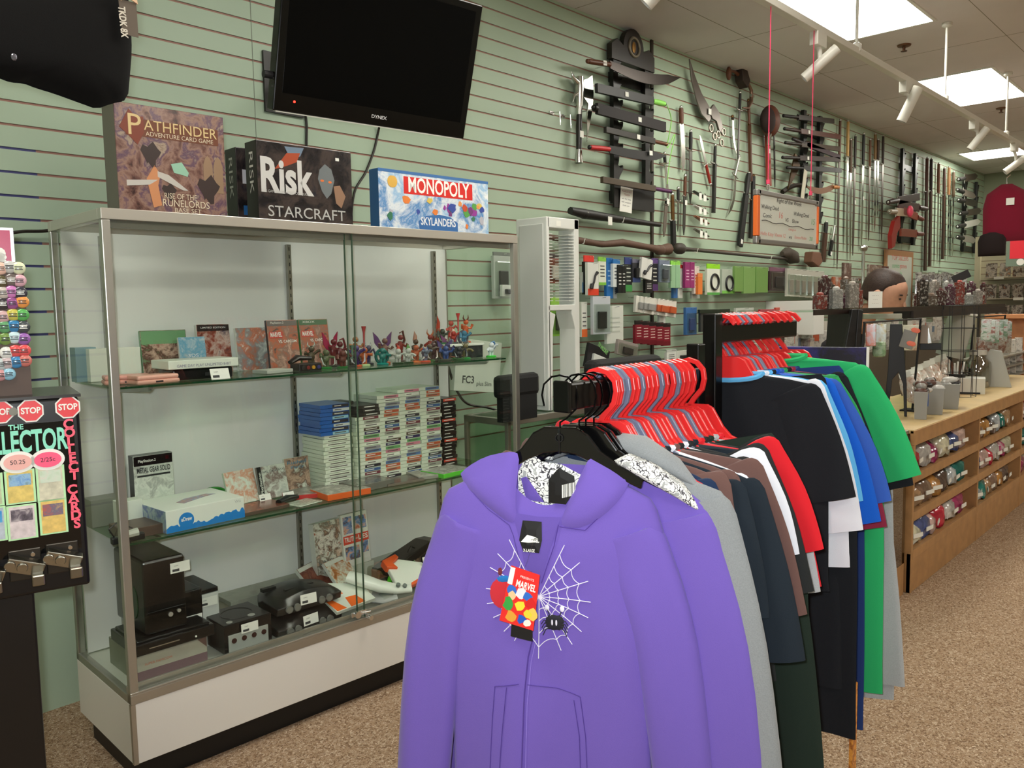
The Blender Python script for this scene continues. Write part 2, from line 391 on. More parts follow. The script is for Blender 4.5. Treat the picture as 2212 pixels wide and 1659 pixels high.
# lock
mb = MB(); mb.cyl((.76, .0, .322), (.76, -.012, .322), .012, n=16).cyl((.772, -.001, .322), (.815, -.001, .318), .005, n=8).cyl((.80, -.004, .306), (.80, -.03, .305), .0085, n=14).box(.74, .80, 0, .004, .314, .33)
mb.build('lock', CHROME, case, smooth=True)
std = M((150, 148, 138), .35, .8)
for u in (.138, .79, 1.482):
    mb = MB(); mb.box(u-.008, u+.008, .405, .421, .292, CT-.04)
    s_ = mb.build('shelf_standard', std, case)
    mb = MB()
    for k in range(46): mb.box(u-.002, u+.002, .4045, .406, .31+k*.0285, .323+k*.0285)
    o = mb.build('slot', M((30, 28, 26), .6), s_); o['kind'] = 'stuff'
for zz in (1.166, .718):
    MB().box(.03, CL-.03, .05, .40, zz-.006, zz).build('glass_shelf', GS, case)
    MB().box(.03, CL-.03, .0485, .05, zz-.006, zz).build('shelf_edge', M((24, 62, 36), .15), case)
    for u in (.138, .79, 1.482):
        mb = MB(); mb.T = Mx.Translation((u, 0, zz-.006)) @ Mx.Rotation(PI/2, 4, 'Z')
        mb.prism([(.405, -.002), (.10, -.002), (.085, -.012), (.10, -.018), (.38, -.036), (.405, -.036)], -.002, .002)
        mb.T = None; mb.box(u-.006, u+.006, .085, .115, zz-.016, zz-.007)
        mb.build('shelf_bracket', M((176, 178, 170), .3, .8), case)
SH1, SH2, DK = 1.1665, .7185, .2865

def put_at(o, u, v, z, rz=0, lean=0):
    o.location = cw(u, v, z); o.rotation_euler = (lean, 0, CD+rz); return o
def gbox(name, label, cat, w, d, h, mats, fm=None, u=0, v=0, z=0, rz=0, lean=0, group=None, bev=.0012, world=None):
    """a box standing with its front face towards -y and its origin at the front bottom centre"""
    mb = MB().box(-w/2, w/2, 0, d, 0, h, 0, fm); o = mb.build(name, mats, bevel=bev)
    tag(o, label, cat, group)
    if world is not None: o.location = world; o.rotation_euler = (lean, 0, rz)
    else: put_at(o, u, v, z, rz, lean)
    return o
def face_text(o, s, x, z, size, mat, width=None, y=-.0008, up=(0, 0, 1), name='lettering', **kw):
    mb = MB(); put(mb, s, (x, y, z), yd=up, size=size, width=width, **kw); return mb.build(name, mat, o)
def panel(o, x0, x1, z0, z1, mat, name='printed_panel', y=-.0005):
    return MB().box(x0, x1, y-.0001, y+.0002, z0, z1).build(name, mat, o)

# ---------------------------------------------------------------- board games on top of the case
def topbox(pxl, pyb, pxr, pyt_l, v, lb):
    a = cp(pxl, pyb, v); return a
tw = CT+.0005
pf = gbox('board_game', 'large brown fantasy adventure card game box standing on the glass case', 'board game', .40, .095, .385,
          [art(((60, 40, 38), (112, 78, 70), (150, 118, 104), (96, 70, 90), (170, 150, 130), (88, 56, 46)), 13, 3, .22), M((92, 86, 74), .4), M((70, 52, 44), .3)], {'l': 1, 't': 2}, bev=.003)
ff = cp(258, 452, .13); f2 = cp(492, 466, .13)
pf.location = cw((ff[0]+f2[0])/2, .13, tw); kx = (f2[0]-ff[0])/.40; pf.scale = (kx, 1, 1); pf.rotation_euler = (0, 0, CD)
ht = cp(375, 237, .13)[2]-tw; pf.scale[2] = ht/.385
cream = M((222, 196, 142), .4); 
panel(pf, -.165, .175, .275, .335, M((112, 62, 40), .3), 'title_banner'); MB().prism([(-.185, .30), (-.15, .365), (-.125, .34), (-.10, .345), (-.10, .29), (-.125, .245), (-.155, .275)], -.0012, -.0004).build('title_crest', M((126, 58, 40), .3), pf)
letters(pf, [('P', (-.135, -.0016, .31), .105), ('ATHFINDER', (.035, -.0016, .315), .052, dict(width=.27))], cream)
letters(pf, [('ADVENTURE CARD GAME', (.03, -.0016, .286), .022, dict(width=.25)), ('RISE OF THE', (.02, -.0016, .075), .028, dict(width=.12)), ('RUNELORDS', (.04, -.0016, .05), .036, dict(width=.175)), ('BASE SET', (.045, -.0016, .026), .022, dict(width=.1))], M((224, 208, 180), .4), 'subtitle_lettering')
mb = MB(); mb.prism([(.03, .20), (.055, .165), (.05, .15), (.03, .155), (.0, .16), (-.01, .19)], -.0011, -.0004, 0); mb.build('glow_patch', M((150, 196, 170), .3), pf)
mb = MB(); mb.prism([(-.06, .16), (-.02, .15), (.05, .10), (.03, .10), (-.06, .14)], -.0011, -.0004); mb.prism([(-.17, .12), (-.06, .13), (-.09, .11), (-.17, .10)], -.0011, -.0004); mb.build('sword_print', M((196, 190, 182), .3), pf)
for c, s_ in (((-.08, .215), .03), ((.13, .11), .036), ((-.02, .09), .022)): MB().prism([(c[0]+s_*math.cos(a)*(1+.35*math.sin(3*a)), c[1]+1.3*s_*math.sin(a)*(1+.3*math.cos(5*a))) for a in [i*.4 for i in range(15)]], -.001, -.0004).build('dark_print', M((58, 44, 42), .3), pf)
mb = MB()
for x in (.13, .17): mb.prism([(x-.018, .10), (x-.018, .20), (x-.01, .225), (x, .235), (x+.01, .225), (x+.018, .20), (x+.018, .10)], -.0009, -.0004)
mb.build('arch_print', M((150, 122, 96), .3), pf)
mb = MB(); mb.prism([(-.10, .13), (-.07, .18), (-.05, .15), (-.06, .11), (-.05, .04), (-.08, .03), (-.09, .08)], -.001, -.0004); mb.build('flame_print', M((206, 140, 96), .3), pf)
def riskbox(pxl, pyb, v, lb, w, h, full=True):
    q = cp(pxl, pyb, v)
    dk = art(((16, 14, 15), (38, 34, 36), (70, 60, 56), (26, 30, 44)), 12, 5, .2)
    o = gbox('board_game', lb, 'board game', w, .075, h, [dk, M((30, 28, 26), .35)], {'l': 1}, u=q[0]+w/2, v=v, z=tw, group='dark conquest board games', bev=.002)
    letters(o, [('RISK', (-w/2-.0008, .037, h*.62), .035, dict(xd=(0, 0, -1), yd=(0, -1, 0), width=.13))], M((190, 190, 180), .4), 'spine_lettering')
    return o
w_, h_ = .355, .27
a = cp(541, 470, .09); b2 = cp(763, 480, .09); w_ = b2[0]-a[0]-.004
rk = riskbox(560, 472, .075, 'wide dark conquest board game box with white title and glowing eyed face', cp(763, 481, .075)[0]-cp(560, 472, .075)[0], cp(562, 302, .075)[2]-tw)
rw, rh = cp(763, 481, .075)[0]-cp(560, 472, .075)[0], cp(562, 302, .075)[2]-tw
rk2 = riskbox(515, 468, .19, 'matching dark conquest board game box mostly hidden behind the front one', rw, rh*.97)
panel(rk2, -rw/2+.02, -rw/2+.05, .13, .175, M((200, 200, 205), .4), 'title_print'); panel(rk2, -rw/2+.02, -rw/2+.05, .03, .06, M((40, 96, 150), .4), 'blue_print')
letters(rk, [('Risk', (-rw*.22, -.001, rh*.56), .15, dict(width=rw*.54, bold=.03))], M((206, 204, 200), .35), 'title')
letters(rk, [('THE GAME OF STRATEGIC CONQUEST', (-rw*.22, -.001, rh*.38), .012, dict(width=rw*.48)), ('STARCRAFT', (.0, -.001, rh*.13), .05, dict(width=rw*.82))], M((188, 186, 182), .35), 'subtitle_lettering')
mb = MB(); mb.prism([(rw*.14, rh*.72), (rw*.2, rh*.8), (rw*.27, rh*.74), (rw*.3, rh*.6), (rw*.26, rh*.42), (rw*.21, rh*.35), (rw*.16, rh*.44), (rw*.12, rh*.6)], -.0009, -.0003); mb.build('face_print', M((112, 118, 120), .3), rk)
mb = MB(); mb.ell((rw*.165, -.001, rh*.58), (.007, .0004, .004)).ell((rw*.25, -.001, rh*.57), (.007, .0004, .004)); mb.build('glowing_eyes_print', M((230, 120, 60), .3), rk)
mb = MB(); mb.prism([(-rw*.33, rh*.66), (-rw*.2, rh*.88), (-rw*.06, rh*.9), (-rw*.1, rh*.78), (-rw*.2, rh*.72)], -.0008, -.0003); mb.build('red_glow_print', M((170, 74, 44), .3), rk)
mb = MB(); mb.prism([(-rw*.22, rh*.96), (-rw*.16, rh*.8), (-rw*.06, rh*.86), (-rw*.02, rh*.97)], -.0007, -.0003); mb.build('sky_print', M((110, 130, 150), .3), rk)
mb = MB(); mb.prism([(rw*.29, rh*.52), (rw*.36, rh*.54), (rw*.42, rh*.4), (rw*.37, rh*.24), (rw*.31, rh*.3)], -.0009, -.0003); mb.build('second_face_print', M((150, 116, 92), .3), rk)
for zz in (.9,): panel(rk, rw*.32, rw*.36, rh*.86, rh*.9, PAPER, 'price_sticker')
q = cp(820, 487, .06); q2 = cp(1056, 501, .06); mw = q2[0]-q[0]; mh = cp(818, 362, .06)[2]-tw
mono = gbox('board_game', 'bright blue and white property board game box with red title banner', 'board game', mw, .055, mh,
            [art(((236, 240, 240), (150, 190, 224), (226, 232, 236), (84, 140, 196), (240, 240, 236)), 9, 2, .25), M((52, 96, 140), .35)], {'l': 1}, u=q[0]+mw/2, v=.06, z=tw, bev=.002)
panel(mono, -mw*.29, mw*.34, mh*.62, mh*.91, M((216, 40, 34), .3), 'title_banner'); panel(mono, -mw*.5, mw*.5, mh*.95, mh, M((60, 110, 170), .3), 'top_band')
letters(mono, [('MONOPOLY', (mw*.025, -.0012, mh*.765), .075, dict(width=mw*.56, bold=.02))], M((246, 246, 240), .4), 'title')
mb = MB(); mb.prism([(-mw*.16, 0.003), (-mw*.17, mh*.17), (-mw*.1, mh*.27), (mw*.02, mh*.31), (mw*.12, mh*.28), (mw*.19, mh*.19), (mw*.19, .003)], -.001, -.0003); mb.build('logo_shield', M((60, 110, 170), .3), mono)
letters(mono, [('SKYLANDERS', (mw*.01, -.0015, mh*.17), .04, dict(width=mw*.32, bold=.02))], M((236, 240, 244), .4), 'logo_lettering')
cols = [(150, 60, 150), (60, 120, 90), (230, 130, 60), (60, 80, 160), (220, 190, 90), (200, 80, 50), (90, 160, 80), (230, 150, 90), (120, 60, 120), (180, 180, 190)]
rr = random.Random(5)
mb = MB(); mats_ = [M(c, .3) for c in cols]
for i in range(26):
    cx = rr.uniform(-.47, .47)*mw; zz = rr.uniform(.12, .55)*mh
    if abs(cx) < mw*.19 and zz < mh*.32: continue
    n = rr.randint(6, 9); s_ = rr.uniform(.008, .02)
    mb.prism([(cx+s_*rr.uniform(.6, 1.3)*math.cos(a), zz+s_*rr.uniform(.6, 1.3)*math.sin(a)) for a in [2*PI*k/n for k in range(n)]], -.0009-.00004*i, -.0003, i % 10)
mb.build('coloured_print', mats_, mono)
mb = MB(); mb.ell((-mw*.385, -.001, mh*.8), (.022, .0006, .022), 20); mb.build('gold_seal_print', M((222, 176, 80), .3), mono)

# ---------------------------------------------------------------- television on the wall
Hd = V((.9947, -.1026, 0)); Ud = V((-.029, -.276, .961)).normalized(); Nd = Hd.cross(-Ud).normalized()
# origin: bottom corner at the camera's left hand
P0 = V((1.488, 2.405, 2.013)); TW, TH = .778, .475
if Nd.y > 0: Nd = -Nd
Hd = (Hd-Nd*Hd.dot(Nd)).normalized(); Ud = Nd.cross(Hd); Ud = Ud if Ud.z > 0 else -Ud
mt = Mx.Identity(4)
for i in range(3): mt[i][0] = Hd[i]; mt[i][1] = -Nd[i]; mt[i][2] = Ud[i]; mt[i][3] = P0[i]
tv = empty('television', mat=mt, label='black flat television tilted down on a wall mount above the board games', cat='television')
blk = M((7, 6, 6), .16, spec=.3)
MB().box(0, TW, .004, .05, 0, TH).build('bezel', blk, tv, bevel=.004)
MB().box(.03, TW-.03, .05, .085, .03, TH-.04).build('back_cover', M((20, 19, 19), .5), tv, bevel=.01)
MB().box(.028, TW-.028, .0035, .0042, .058, TH-.026).build('screen', M((4, 4, 5), .10, spec=.12), tv)
MB().box(.01, TW-.01, .002, .02, -.003, .0005).build('lower_strip', M((200, 200, 190), .3), tv)
letters(tv, [('DYNEX', (TW*.455+.04, .002, .03), .016, dict(width=.062, bold=.02))], M((200, 200, 200), .3), 'logo')
MB().ell((.072, .003, .036), (.004, .002, .004)).build('standby_light', M((255, 30, 20), .3, emit=9), tv)
mb = MB(); mb.cyl((-.0, .03, .105), (-.028, .03, .105), .012, n=14); mb.build('side_plug', INK, tv)
mb = MB()
for k in range(3): mb.box(.0, .0015, .012, .03, .07+k*.012, .076+k*.012)
mb.build('side_ports', M((120, 120, 118), .4), tv)
bm = MB(); pw = V((1.95, W, 2.3)); inv = mt.inverted(); e0 = inv @ pw
bm.box(.28, .50, .085, .11, .14, .36); bm.tube([(.39, .1, .25), (.39, .2, .27), e0], .02, 8); bm.T = None
bm.build('wall_mount', M((26, 25, 24), .4), tv)
bm = MB(); bm.box(-.09, .09, -.012, 0, -.12, .12); o = bm.build('mount_plate', M((26, 25, 24), .4)); o.matrix_world = Mx.Translation(pw-V((0, .001, 0))); o.parent = tv; o.matrix_parent_inverse = mt.inverted()
cablem = M((30, 22, 14), .5)
def cable(pts, r, label, name='cable', cat='cable', mat=None):
    pts = [V(p) for p in pts]; fin = []
    for i in range(len(pts)-1):
        p0, p1, p2, p3 = pts[max(i-1, 0)], pts[i], pts[i+1], pts[min(i+2, len(pts)-1)]
        for k in range(6):
            t = k/6; fin.append(.5*((2*p1)+(-p0+p2)*t+(2*p0-5*p1+4*p2-p3)*t*t+(-p0+3*p1-3*p2+p3)*t**3))
    fin.append(pts[-1]); o = MB().tube(fin, r, 6).build(name, mat or cablem, smooth=True); tag(o, label, cat); return o
cable([wp(655, 215, .02), wp(662, 265, .008), wp(662, 316, .008), wp(664, 420, .01), wp(668, 520, .01)], .0055, 'short dark power cable dropping straight from the television behind the dark game')
cable([wp(820, 270, .03), wp(816, 290, .008), wp(808, 325, .008), wp(790, 372, .008), wp(765, 418, .008), wp(757, 500, .008), wp(756, 540, .01)], .0055, 'long dark cable curling from the television down between the board games')
# ================================================================ things on the case shelves
price_n = 0
def tagcard(u, v, z, rz=0, label='', w=.042, h=.022, lean=-.35, world=None):
    mb = MB().box(-w/2, w/2, 0, .0006, 0, h)
    o = mb.build('price_tag', PAPER); tag(o, label, 'price tag', 'white price tags in the glass case')
    put_at(o, u, v, z, rz, lean)
    k = MB(); k.box(-w*.4, -w*.05, -.0003, 0, h*.14, h*.38); put(k, 'CASH', (-w*.2, -.0004, h*.68), size=h*.16)
    k.build('barcode', M((60, 60, 62), .6), o)
    return o
def gcase(label, u, v, z, w=.135, d=.014, h=.19, body=(30, 30, 32), cover=None, rz=0, lean=-.12, title=None, band=None, bandc=(40, 40, 44), group=None, seed=1, name='game_case', cat='game case', tcol=(240, 240, 240), tz=.5, tsize=.016):
    cover = cover or ((120, 80, 60), (180, 150, 130), (60, 50, 60))
    o = gbox(name, label, cat, w, d, h, [M(body, .3), art(cover, 26, seed, .2)], {'f': 1}, u=u, v=v, z=z, rz=rz, lean=lean, group=group)
    if band: panel(o, -w/2+.002, w/2-.002, h*(1-band), h-.002, M(bandc, .25), 'top_band')
    if title:
        for i, (t, zz, sz) in enumerate(title if isinstance(title, (list, tuple)) else [(title, tz, tsize)]): face_text(o, t, 0, h*zz, sz, M(tcol, .4), width=min(w*.86, len(t)*sz*.72), y=-.0012)
    return o
# --- upper shelf, standing boxes
def U1(px, py): return cz(px, py, SH1)
gcase('green topped boxed game peeping behind the frame post on the upper shelf', .30, .36, SH1, .15, .014, .15, (96, 150, 100), ((120, 150, 110), (90, 60, 50), (200, 170, 150), (120, 70, 60)), seed=4, band=.3, bandc=(110, 160, 112))
gcase('small pale handheld game box with blue corner behind the white box', .38, .33, SH1, .09, .012, .125, (220, 224, 218), ((190, 200, 200), (110, 170, 200), (230, 232, 226)), seed=6, title='3DS')
gcase('dark handheld game box with black limited edition band', .462, .34, SH1, .115, .02, .165, (230, 230, 222), ((60, 34, 34), (140, 70, 54), (196, 170, 160), (52, 40, 70)), seed=8, band=.14, bandc=(40, 26, 26), title=[('LIMITED EDITION', .93, .008)])
gcase('white handheld game box with grey and orange artwork', .60, .34, SH1, .118, .014, .15, (232, 236, 228), ((220, 224, 216), (150, 150, 150), (200, 120, 90), (228, 230, 224)), seed=9)
mv = dict(cover=((96, 92, 88), (196, 112, 84), (150, 120, 108), (214, 170, 150), (120, 84, 78)), w=.118, h=.175)
g1 = gcase('dark cased versus fighting game with red artwork standing on the upper shelf', .672, .25, SH1, body=(34, 30, 32), seed=3, band=.12, bandc=(120, 112, 108), **mv)
g2 = gcase('green cased copy of the red versus fighting game on the upper shelf', .797, .25, SH1, body=(60, 130, 66), seed=3, band=.12, bandc=(90, 120, 92), **mv)
for g_, sx in ((g1, 'PlayStation.2'), (g2, 'XBOX')):
    panel(g_, -.052, -.002, .112, .134, M((206, 70, 60), .3), 'red_banner', y=-.0009)
    letters(g_, [('MARVEL', (-.027, -.0014, .123), .022, dict(width=.044, bold=.03)), ('VS. CAPCOM', (.015, -.0014, .099), .013, dict(width=.07, bold=.02)), (sx, (-.02, -.0014, .165), .01, dict(width=.05))], M((238, 236, 228), .4))
bx = [(('pale boxed handheld with white label at the end of the upper shelf', .12, .30, .15, .05, .10), (224, 228, 214)), (('small blue boxed gadget at the very end of the upper shelf', .045, .33, .06, .05, .105), (120, 150, 160))]
for (lb, u, v, w_, d, h), c in bx: gbox('boxed_gadget', lb, 'box', w_, d, h, [M(c, .4)], u=u, v=v, z=SH1)
# salmon handhelds
for i, (u, v, rz, c, lb) in enumerate(((.155, .10, .1, (226, 168, 150), 'salmon pink folded handheld console near the corner post'), (.10, .16, -.2, (214, 150, 136), 'darker salmon pink handheld console behind the corner post'))):
    e = empty('handheld_console', cw(u, v, SH1), CD+rz, lb, 'handheld console', 'salmon handheld consoles')
    MB().box(-.065, .065, -.03, .04, 0, .013).build('body', M(c, .35), e, bevel=.005); MB().box(-.063, .063, -.028, .04, .013, .026).build('lid', M(tuple(min(255, x+10) for x in c), .35), e, bevel=.005)
    MB().box(-.01, .012, -.0312, -.029, .004, .009).build('port', INK, e)
# white box on black console
e = empty('boxed_console', cw(.315, .10, SH1), CD, 'flat white console box with grey lettering resting on black console', 'console box')
MB().box(-.12, .10, -.01, .12, .036, .062).build('carton', M((222, 228, 214), .35), e, bevel=.002)
k = MB(); put(k, 'Super RetroDuo', (-.01, .06, .0625), yd=(0, 1, 0), size=.02, width=.10); put(k, 'GAME DAY PLAY UNLIMITED 8-BIT', (-.01, -.0108, .045), size=.012, width=.17); k.build('lettering', M((130, 126, 150), .5), e)
e = empty('game_console', cw(.315, .11, SH1), CD, 'black console under the flat white box on the upper shelf', 'game console')
MB().box(-.10, .09, 0, .11, 0, .034).build('body', M((18, 18, 18), .3), e, bevel=.005)
MB().box(.0, .02, -.001, .001, .01, .02).build('port', M((60, 60, 60), .4), e)
tagcard(.345, .068, SH1, 0, 'price tag in front of the black console on the upper shelf', .06, .034)
e = empty('silver_gadget', cw(.575, .14, SH1), CD+.15, 'thin silver game cartridge case lying before the white handheld box', 'gadget')
MB().box(-.055, .05, -.02, .06, 0, .012).build('body', M((176, 180, 170), .4), e, bevel=.002); MB().box(-.03, .03, 0, .04, .012, .0125).build('label_patch', M((206, 212, 198), .5), e)
e = empty('mini_console', cw(.69, .12, SH1), CD, 'small dark plug-in console with four coloured ports on its front', 'game console')
MB().box(-.045, .045, 0, .06, 0, .026).build('body', M((30, 24, 24), .3), e, bevel=.004); MB().tube([(-.06, .03, .03), (-.03, .035, .045), (.02, .03, .042)], [.012, .018, .01], 10, flat=.6).build('raised_lid', M((28, 20, 20), .4), e, smooth=True)
for i, c in enumerate(((40, 40, 42), (120, 30, 28), (190, 140, 40), (50, 50, 110))): MB().cyl((-.03+.02*i, -.0005, .012), (-.03+.02*i, -.004, .012), .0065, n=12).build('port', M(c, .3), e)
# --- generic little figures
def figure(u, v, z, kind, c1, c2, base, s, label, rz=0, group='small painted toy figures on the upper glass shelf'):
    e = empty('toy_figure', cw(u, v, z), CD+rz, label, 'toy figure', group); rr = random.Random(label)
    MB().lathe([(.021, 0), (.022, .005), (.018, .007)], n=18).build('base', M(base, .3), e)
    b = MB(); h = s
    b.tube([(-.006, 0, .006), (-.007, 0, h*.3)], [.005, .006], 7); b.tube([(.006, 0, .006), (.007, 0, h*.3)], [.005, .006], 7)
    b.ell((0, 0, h*.42), (.014, .011, h*.18), 10, 7); b.ell((0, -.004, h*.68), (.011, .011, .011), 10, 7)
    b.tube([(-.012, 0, h*.5), (-.024, -.006, h*.42+rr.uniform(0, .02)), (-.028, -.012, h*.5+rr.uniform(-.01, .015))], [.005, .005, .006], 7)
    b.tube([(.012, 0, h*.5), (.024, -.006, h*.42+rr.uniform(0, .02)), (.03, -.012, h*.5+rr.uniform(-.01, .015))], [.005, .005, .006], 7)
    b.build('body', M(c1, .25), e, smooth=True)
    k = MB()
    if kind == 'wings':
        for sg in (-1, 1): k.add([(0, .006, h*.5), (sg*.02, .012, h*.8), (sg*.04, .012, h*.95), (sg*.034, .012, h*.62), (sg*.022, .012, h*.5), (sg*.012, .01, h*.42), (0, .009, h*.5), (sg*.02, .015, h*.8), (sg*.04, .015, h*.95), (sg*.034, .015, h*.62), (sg*.022, .015, h*.5), (sg*.012, .013, h*.42)], [(0, 1, 2, 3, 4, 5), (6, 11, 10, 9, 8, 7)]+[(i, (i+1) % 6, (i+1) % 6+6, i+6) for i in range(6)])
        nm = 'wings'
    elif kind == 'horns':
        for sg in (-1, 1): k.tube([(sg*.006, -.003, h*.74), (sg*.014, -.003, h*.82), (sg*.012, -.004, h*.93)], [.004, .003, .0006], 6)
        nm = 'horns'
    elif kind == 'club':
        k.tube([(.03, -.014, h*.4), (.034, -.01, h*.85), (.035, -.008, h*1.02)], [.003, .004, .009], 8); nm = 'weapon'
    elif kind == 'tail':
        k.tube([(0, .01, h*.3), (.02, .016, h*.35), (.034, .01, h*.6), (.022, .006, h*.85), (.006, .008, h*.8)], [.007, .006, .005, .004, .002], 7); nm = 'tail'
    elif kind == 'flame':
        k.tube([(0, 0, h*.72), (.003, 0, h*.88), (-.002, 0, h*1.05)], [.009, .007, .0006], 7); nm = 'flame_crest'
    elif kind == 'blades':
        for sg in (-1, 1): k.tube([(sg*.028, -.014, h*.5), (sg*.024, -.02, h*.2), (sg*.014, -.022, .012)], [.001, .0035, .0006], 6)
        nm = 'blades'
    else:
        k.torus((0, .006, h*.4), .024, .006, 18, 6); nm = 'ring'
    k.build(nm, M(c2, .25), e, smooth=True)
    return e
FG = [(.735, .17, 'horns', (96, 84, 60), (196, 196, 180), (40, 120, 50), .075, 'olive horned toy figure holding pale blades beside the mini console'),
 (.775, .14, 'blades', (110, 120, 84), (226, 230, 220), (40, 130, 56), .06, 'low grey green toy figure with two white fangs'),
 (.845, .20, 'wings', (130, 30, 40), (190, 40, 90), (50, 60, 50), .095, 'crimson toy figure with magenta wings spread wide'),
 (.825, .11, 'club', (120, 60, 50), (90, 130, 110), (40, 110, 50), .055, 'small brown toy figure with teal club on green base'),
 (.875, .13, 'horns', (70, 66, 58), (120, 110, 96), (60, 60, 60), .045, 'crouching dark stone coloured toy figure'),
 (.905, .20, 'tail', (120, 36, 46), (140, 40, 50), (60, 60, 60), .085, 'dark red toy figure with tail curled over its head'),
 (.93, .13, 'blades', (80, 56, 130), (220, 220, 230), (214, 96, 56), .07, 'violet toy figure with white claws on orange base'),
 (.985, .21, 'club', (200, 130, 80), (196, 60, 60), (60, 110, 60), .10, 'tall tan toy figure swinging red club'),
 (.975, .14, 'ring', (214, 110, 60), (66, 52, 110), (190, 220, 160), .06, 'orange toy figure inside indigo ring'),
 (1.03, .19, 'horns', (96, 90, 116), (210, 210, 214), (70, 70, 76), .065, 'grey purple toy figure with pale horns behind the ring'),
 (1.055, .13, 'ring', (60, 150, 140), (50, 120, 110), (30, 140, 130), .055, 'teal toy figure on bright teal base'),
 (1.105, .18, 'wings', (150, 110, 96), (120, 80, 130), (206, 96, 60), .09, 'tan toy figure with dusky purple bat wings'),
 (1.115, .11, 'flame', (220, 226, 214), (200, 60, 40), (30, 60, 30), .05, 'white faced toy figure with red hood'),
 (1.165, .11, 'flame', (220, 226, 214), (90, 150, 70), (30, 60, 30), .05, 'white faced toy figure with green hood'),
 (1.20, .20, 'tail', (150, 50, 44), (110, 54, 46), (90, 80, 70), .10, 'brick red toy figure with looped brown tail behind the door edge'),
 (1.215, .12, 'blades', (206, 104, 64), (236, 236, 226), (214, 120, 70), .06, 'bright orange toy figure holding two long white blades'),
 (1.245, .10, 'horns', (120, 130, 150), (90, 100, 160), (200, 84, 60), .045, 'pale blue grey toy figure low on red base'),
 (1.27, .19, 'flame', (110, 84, 66), (200, 140, 110), (60, 110, 60), .08, 'brown toy figure with feathered peach crest'),
 (1.285, .12, 'blades', (104, 86, 70), (240, 236, 226), (60, 100, 54), .06, 'brown toy figure carrying two white shields'),
 (1.33, .15, 'tail', (96, 64, 64), (86, 60, 60), (90, 84, 76), .065, 'maroon toy figure leaning beside the brown one'),
 (1.36, .20, 'horns', (170, 60, 46), (200, 110, 60), (90, 84, 76), .095, 'red spiky toy figure rising at the back'),
 (1.365, .11, 'ring', (70, 100, 170), (110, 84, 70), (80, 80, 72), .05, 'blue toy figure on brown rock base'),
 (1.40, .14, 'wings', (66, 56, 110), (100, 84, 140), (80, 90, 70), .06, 'deep indigo toy figure with lilac wings'),
 (1.415, .21, 'flame', (176, 84, 54), (214, 70, 40), (80, 90, 70), .12, 'tallest brown toy figure topped by red flame'),
 (1.43, .10, 'blades', (60, 64, 70), (130, 140, 140), (60, 100, 60), .045, 'dark slate toy figure close to the shelf edge'),
 (1.45, .17, 'wings', (150, 150, 160), (150, 90, 140), (60, 120, 60), .075, 'silver toy figure with pink purple fin'),
 (1.475, .11, 'horns', (130, 120, 80), (200, 196, 170), (40, 150, 70), .055, 'khaki toy figure with cream horns'),
 ]
for (u, v, kd, c1, c2, b, s_, lb) in FG:
    v2 = min(.37, v+.02); figure(u*.93+.03 if u > .9 else u, v2, SH1, kd, tuple(int(k_*.8) for k_ in c1), tuple(int(k_*.85) for k_ in c2), b, s_*1.4, lb, rz=R.uniform(-.3, .3))
q = cp(937, 770, .16)
e = empty('boxed_figure', cw(1.40, .17, SH1), CD-.05, 'dark boxed toy with white lid serving as a riser on the upper shelf', 'boxed toy')
MB().box(-.055, .13, 0, .12, 0, .05).build('carton', art(((30, 32, 36), (44, 48, 50), (70, 74, 72)), 40, 2, .2), e, bevel=.002); MB().box(-.06, .135, -.005, .13, .05, .06).build('lid', M((226, 230, 220), .35), e, bevel=.002)
MB().tube([(-.045, -.001, .012), (-.02, -.001, .008), (.005, -.001, .014), (.02, -.001, .012)], .0012, 5).build('curl_print', M((220, 120, 90), .4), e)
for (u, v, kd, c1, c2, b, s_, lb) in ((1.358, .22, 'blades', (60, 70, 60), (120, 150, 110), (40, 110, 56), .075, 'dark green toy figure standing on the white lid'),
   (1.40, .20, 'flame', (170, 50, 40), (230, 190, 170), (90, 90, 90), .06, 'small red and white toy figure standing on the white lid'),
   (1.43, .25, 'club', (190, 84, 70), (206, 60, 50), (90, 90, 90), .12, 'toy figure with large red ball raised on the white lid'),
   (1.45, .19, 'ring', (70, 130, 160), (90, 90, 100), (90, 90, 90), .06, 'blue and dark toy figure crouching on the white lid'),
   (1.495, .23, 'horns', (206, 96, 50), (110, 60, 44), (232, 110, 64), .125, 'largest orange brown toy figure with antlers on the white lid')):
    figure(u, v, SH1+.0605, kd, c1, c2, b, s_*1.0, lb, group='toy figures standing on the white lid')
figure(1.545, .13, SH1, 'tail', (226, 232, 236), (80, 130, 190), (70, 220, 70), .075, 'white and blue toy figure on lime base beside the riser box')

# --- lower shelf
def B(name, label, cat, *a, **k): return gbox(name, label, cat, *a, **k)
mg = gcase('white boxed stealth game collection with black top band', .215, .30, SH2, .125, .04, .205, (60, 62, 62), ((226, 230, 220), (200, 206, 196), (220, 224, 214), (170, 172, 166), (228, 232, 222)), seed=12, band=.16, bandc=(24, 16, 18), lean=0)
letters(mg, [('PlayStation.2', (-.02, -.0014, .187), .012, dict(width=.055, bold=.02))], M((236, 236, 230), .4)); letters(mg, [('METAL GEAR SOLID', (0, -.0014, .157), .024, dict(width=.105, bold=.02)), ('7', (.045, -.0014, .187), .0)], M((50, 52, 52), .4), 'title')
panel(mg, -.052, .052, .136, .142, M((40, 42, 42), .4), 'title_underline'); panel(mg, .04, .052, .184, .196, M((190, 30, 50), .4), 'red_emblem')
e = empty('console_box', cw(.30, .075, SH2), CD+.055, 'white and blue console pack carton lying flat at the shelf edge', 'console box')
blue = M((40, 130, 206), .35)
q1_, q2_ = cp(354, 1159, .055), cp(516, 1125, .075)
wm = .255
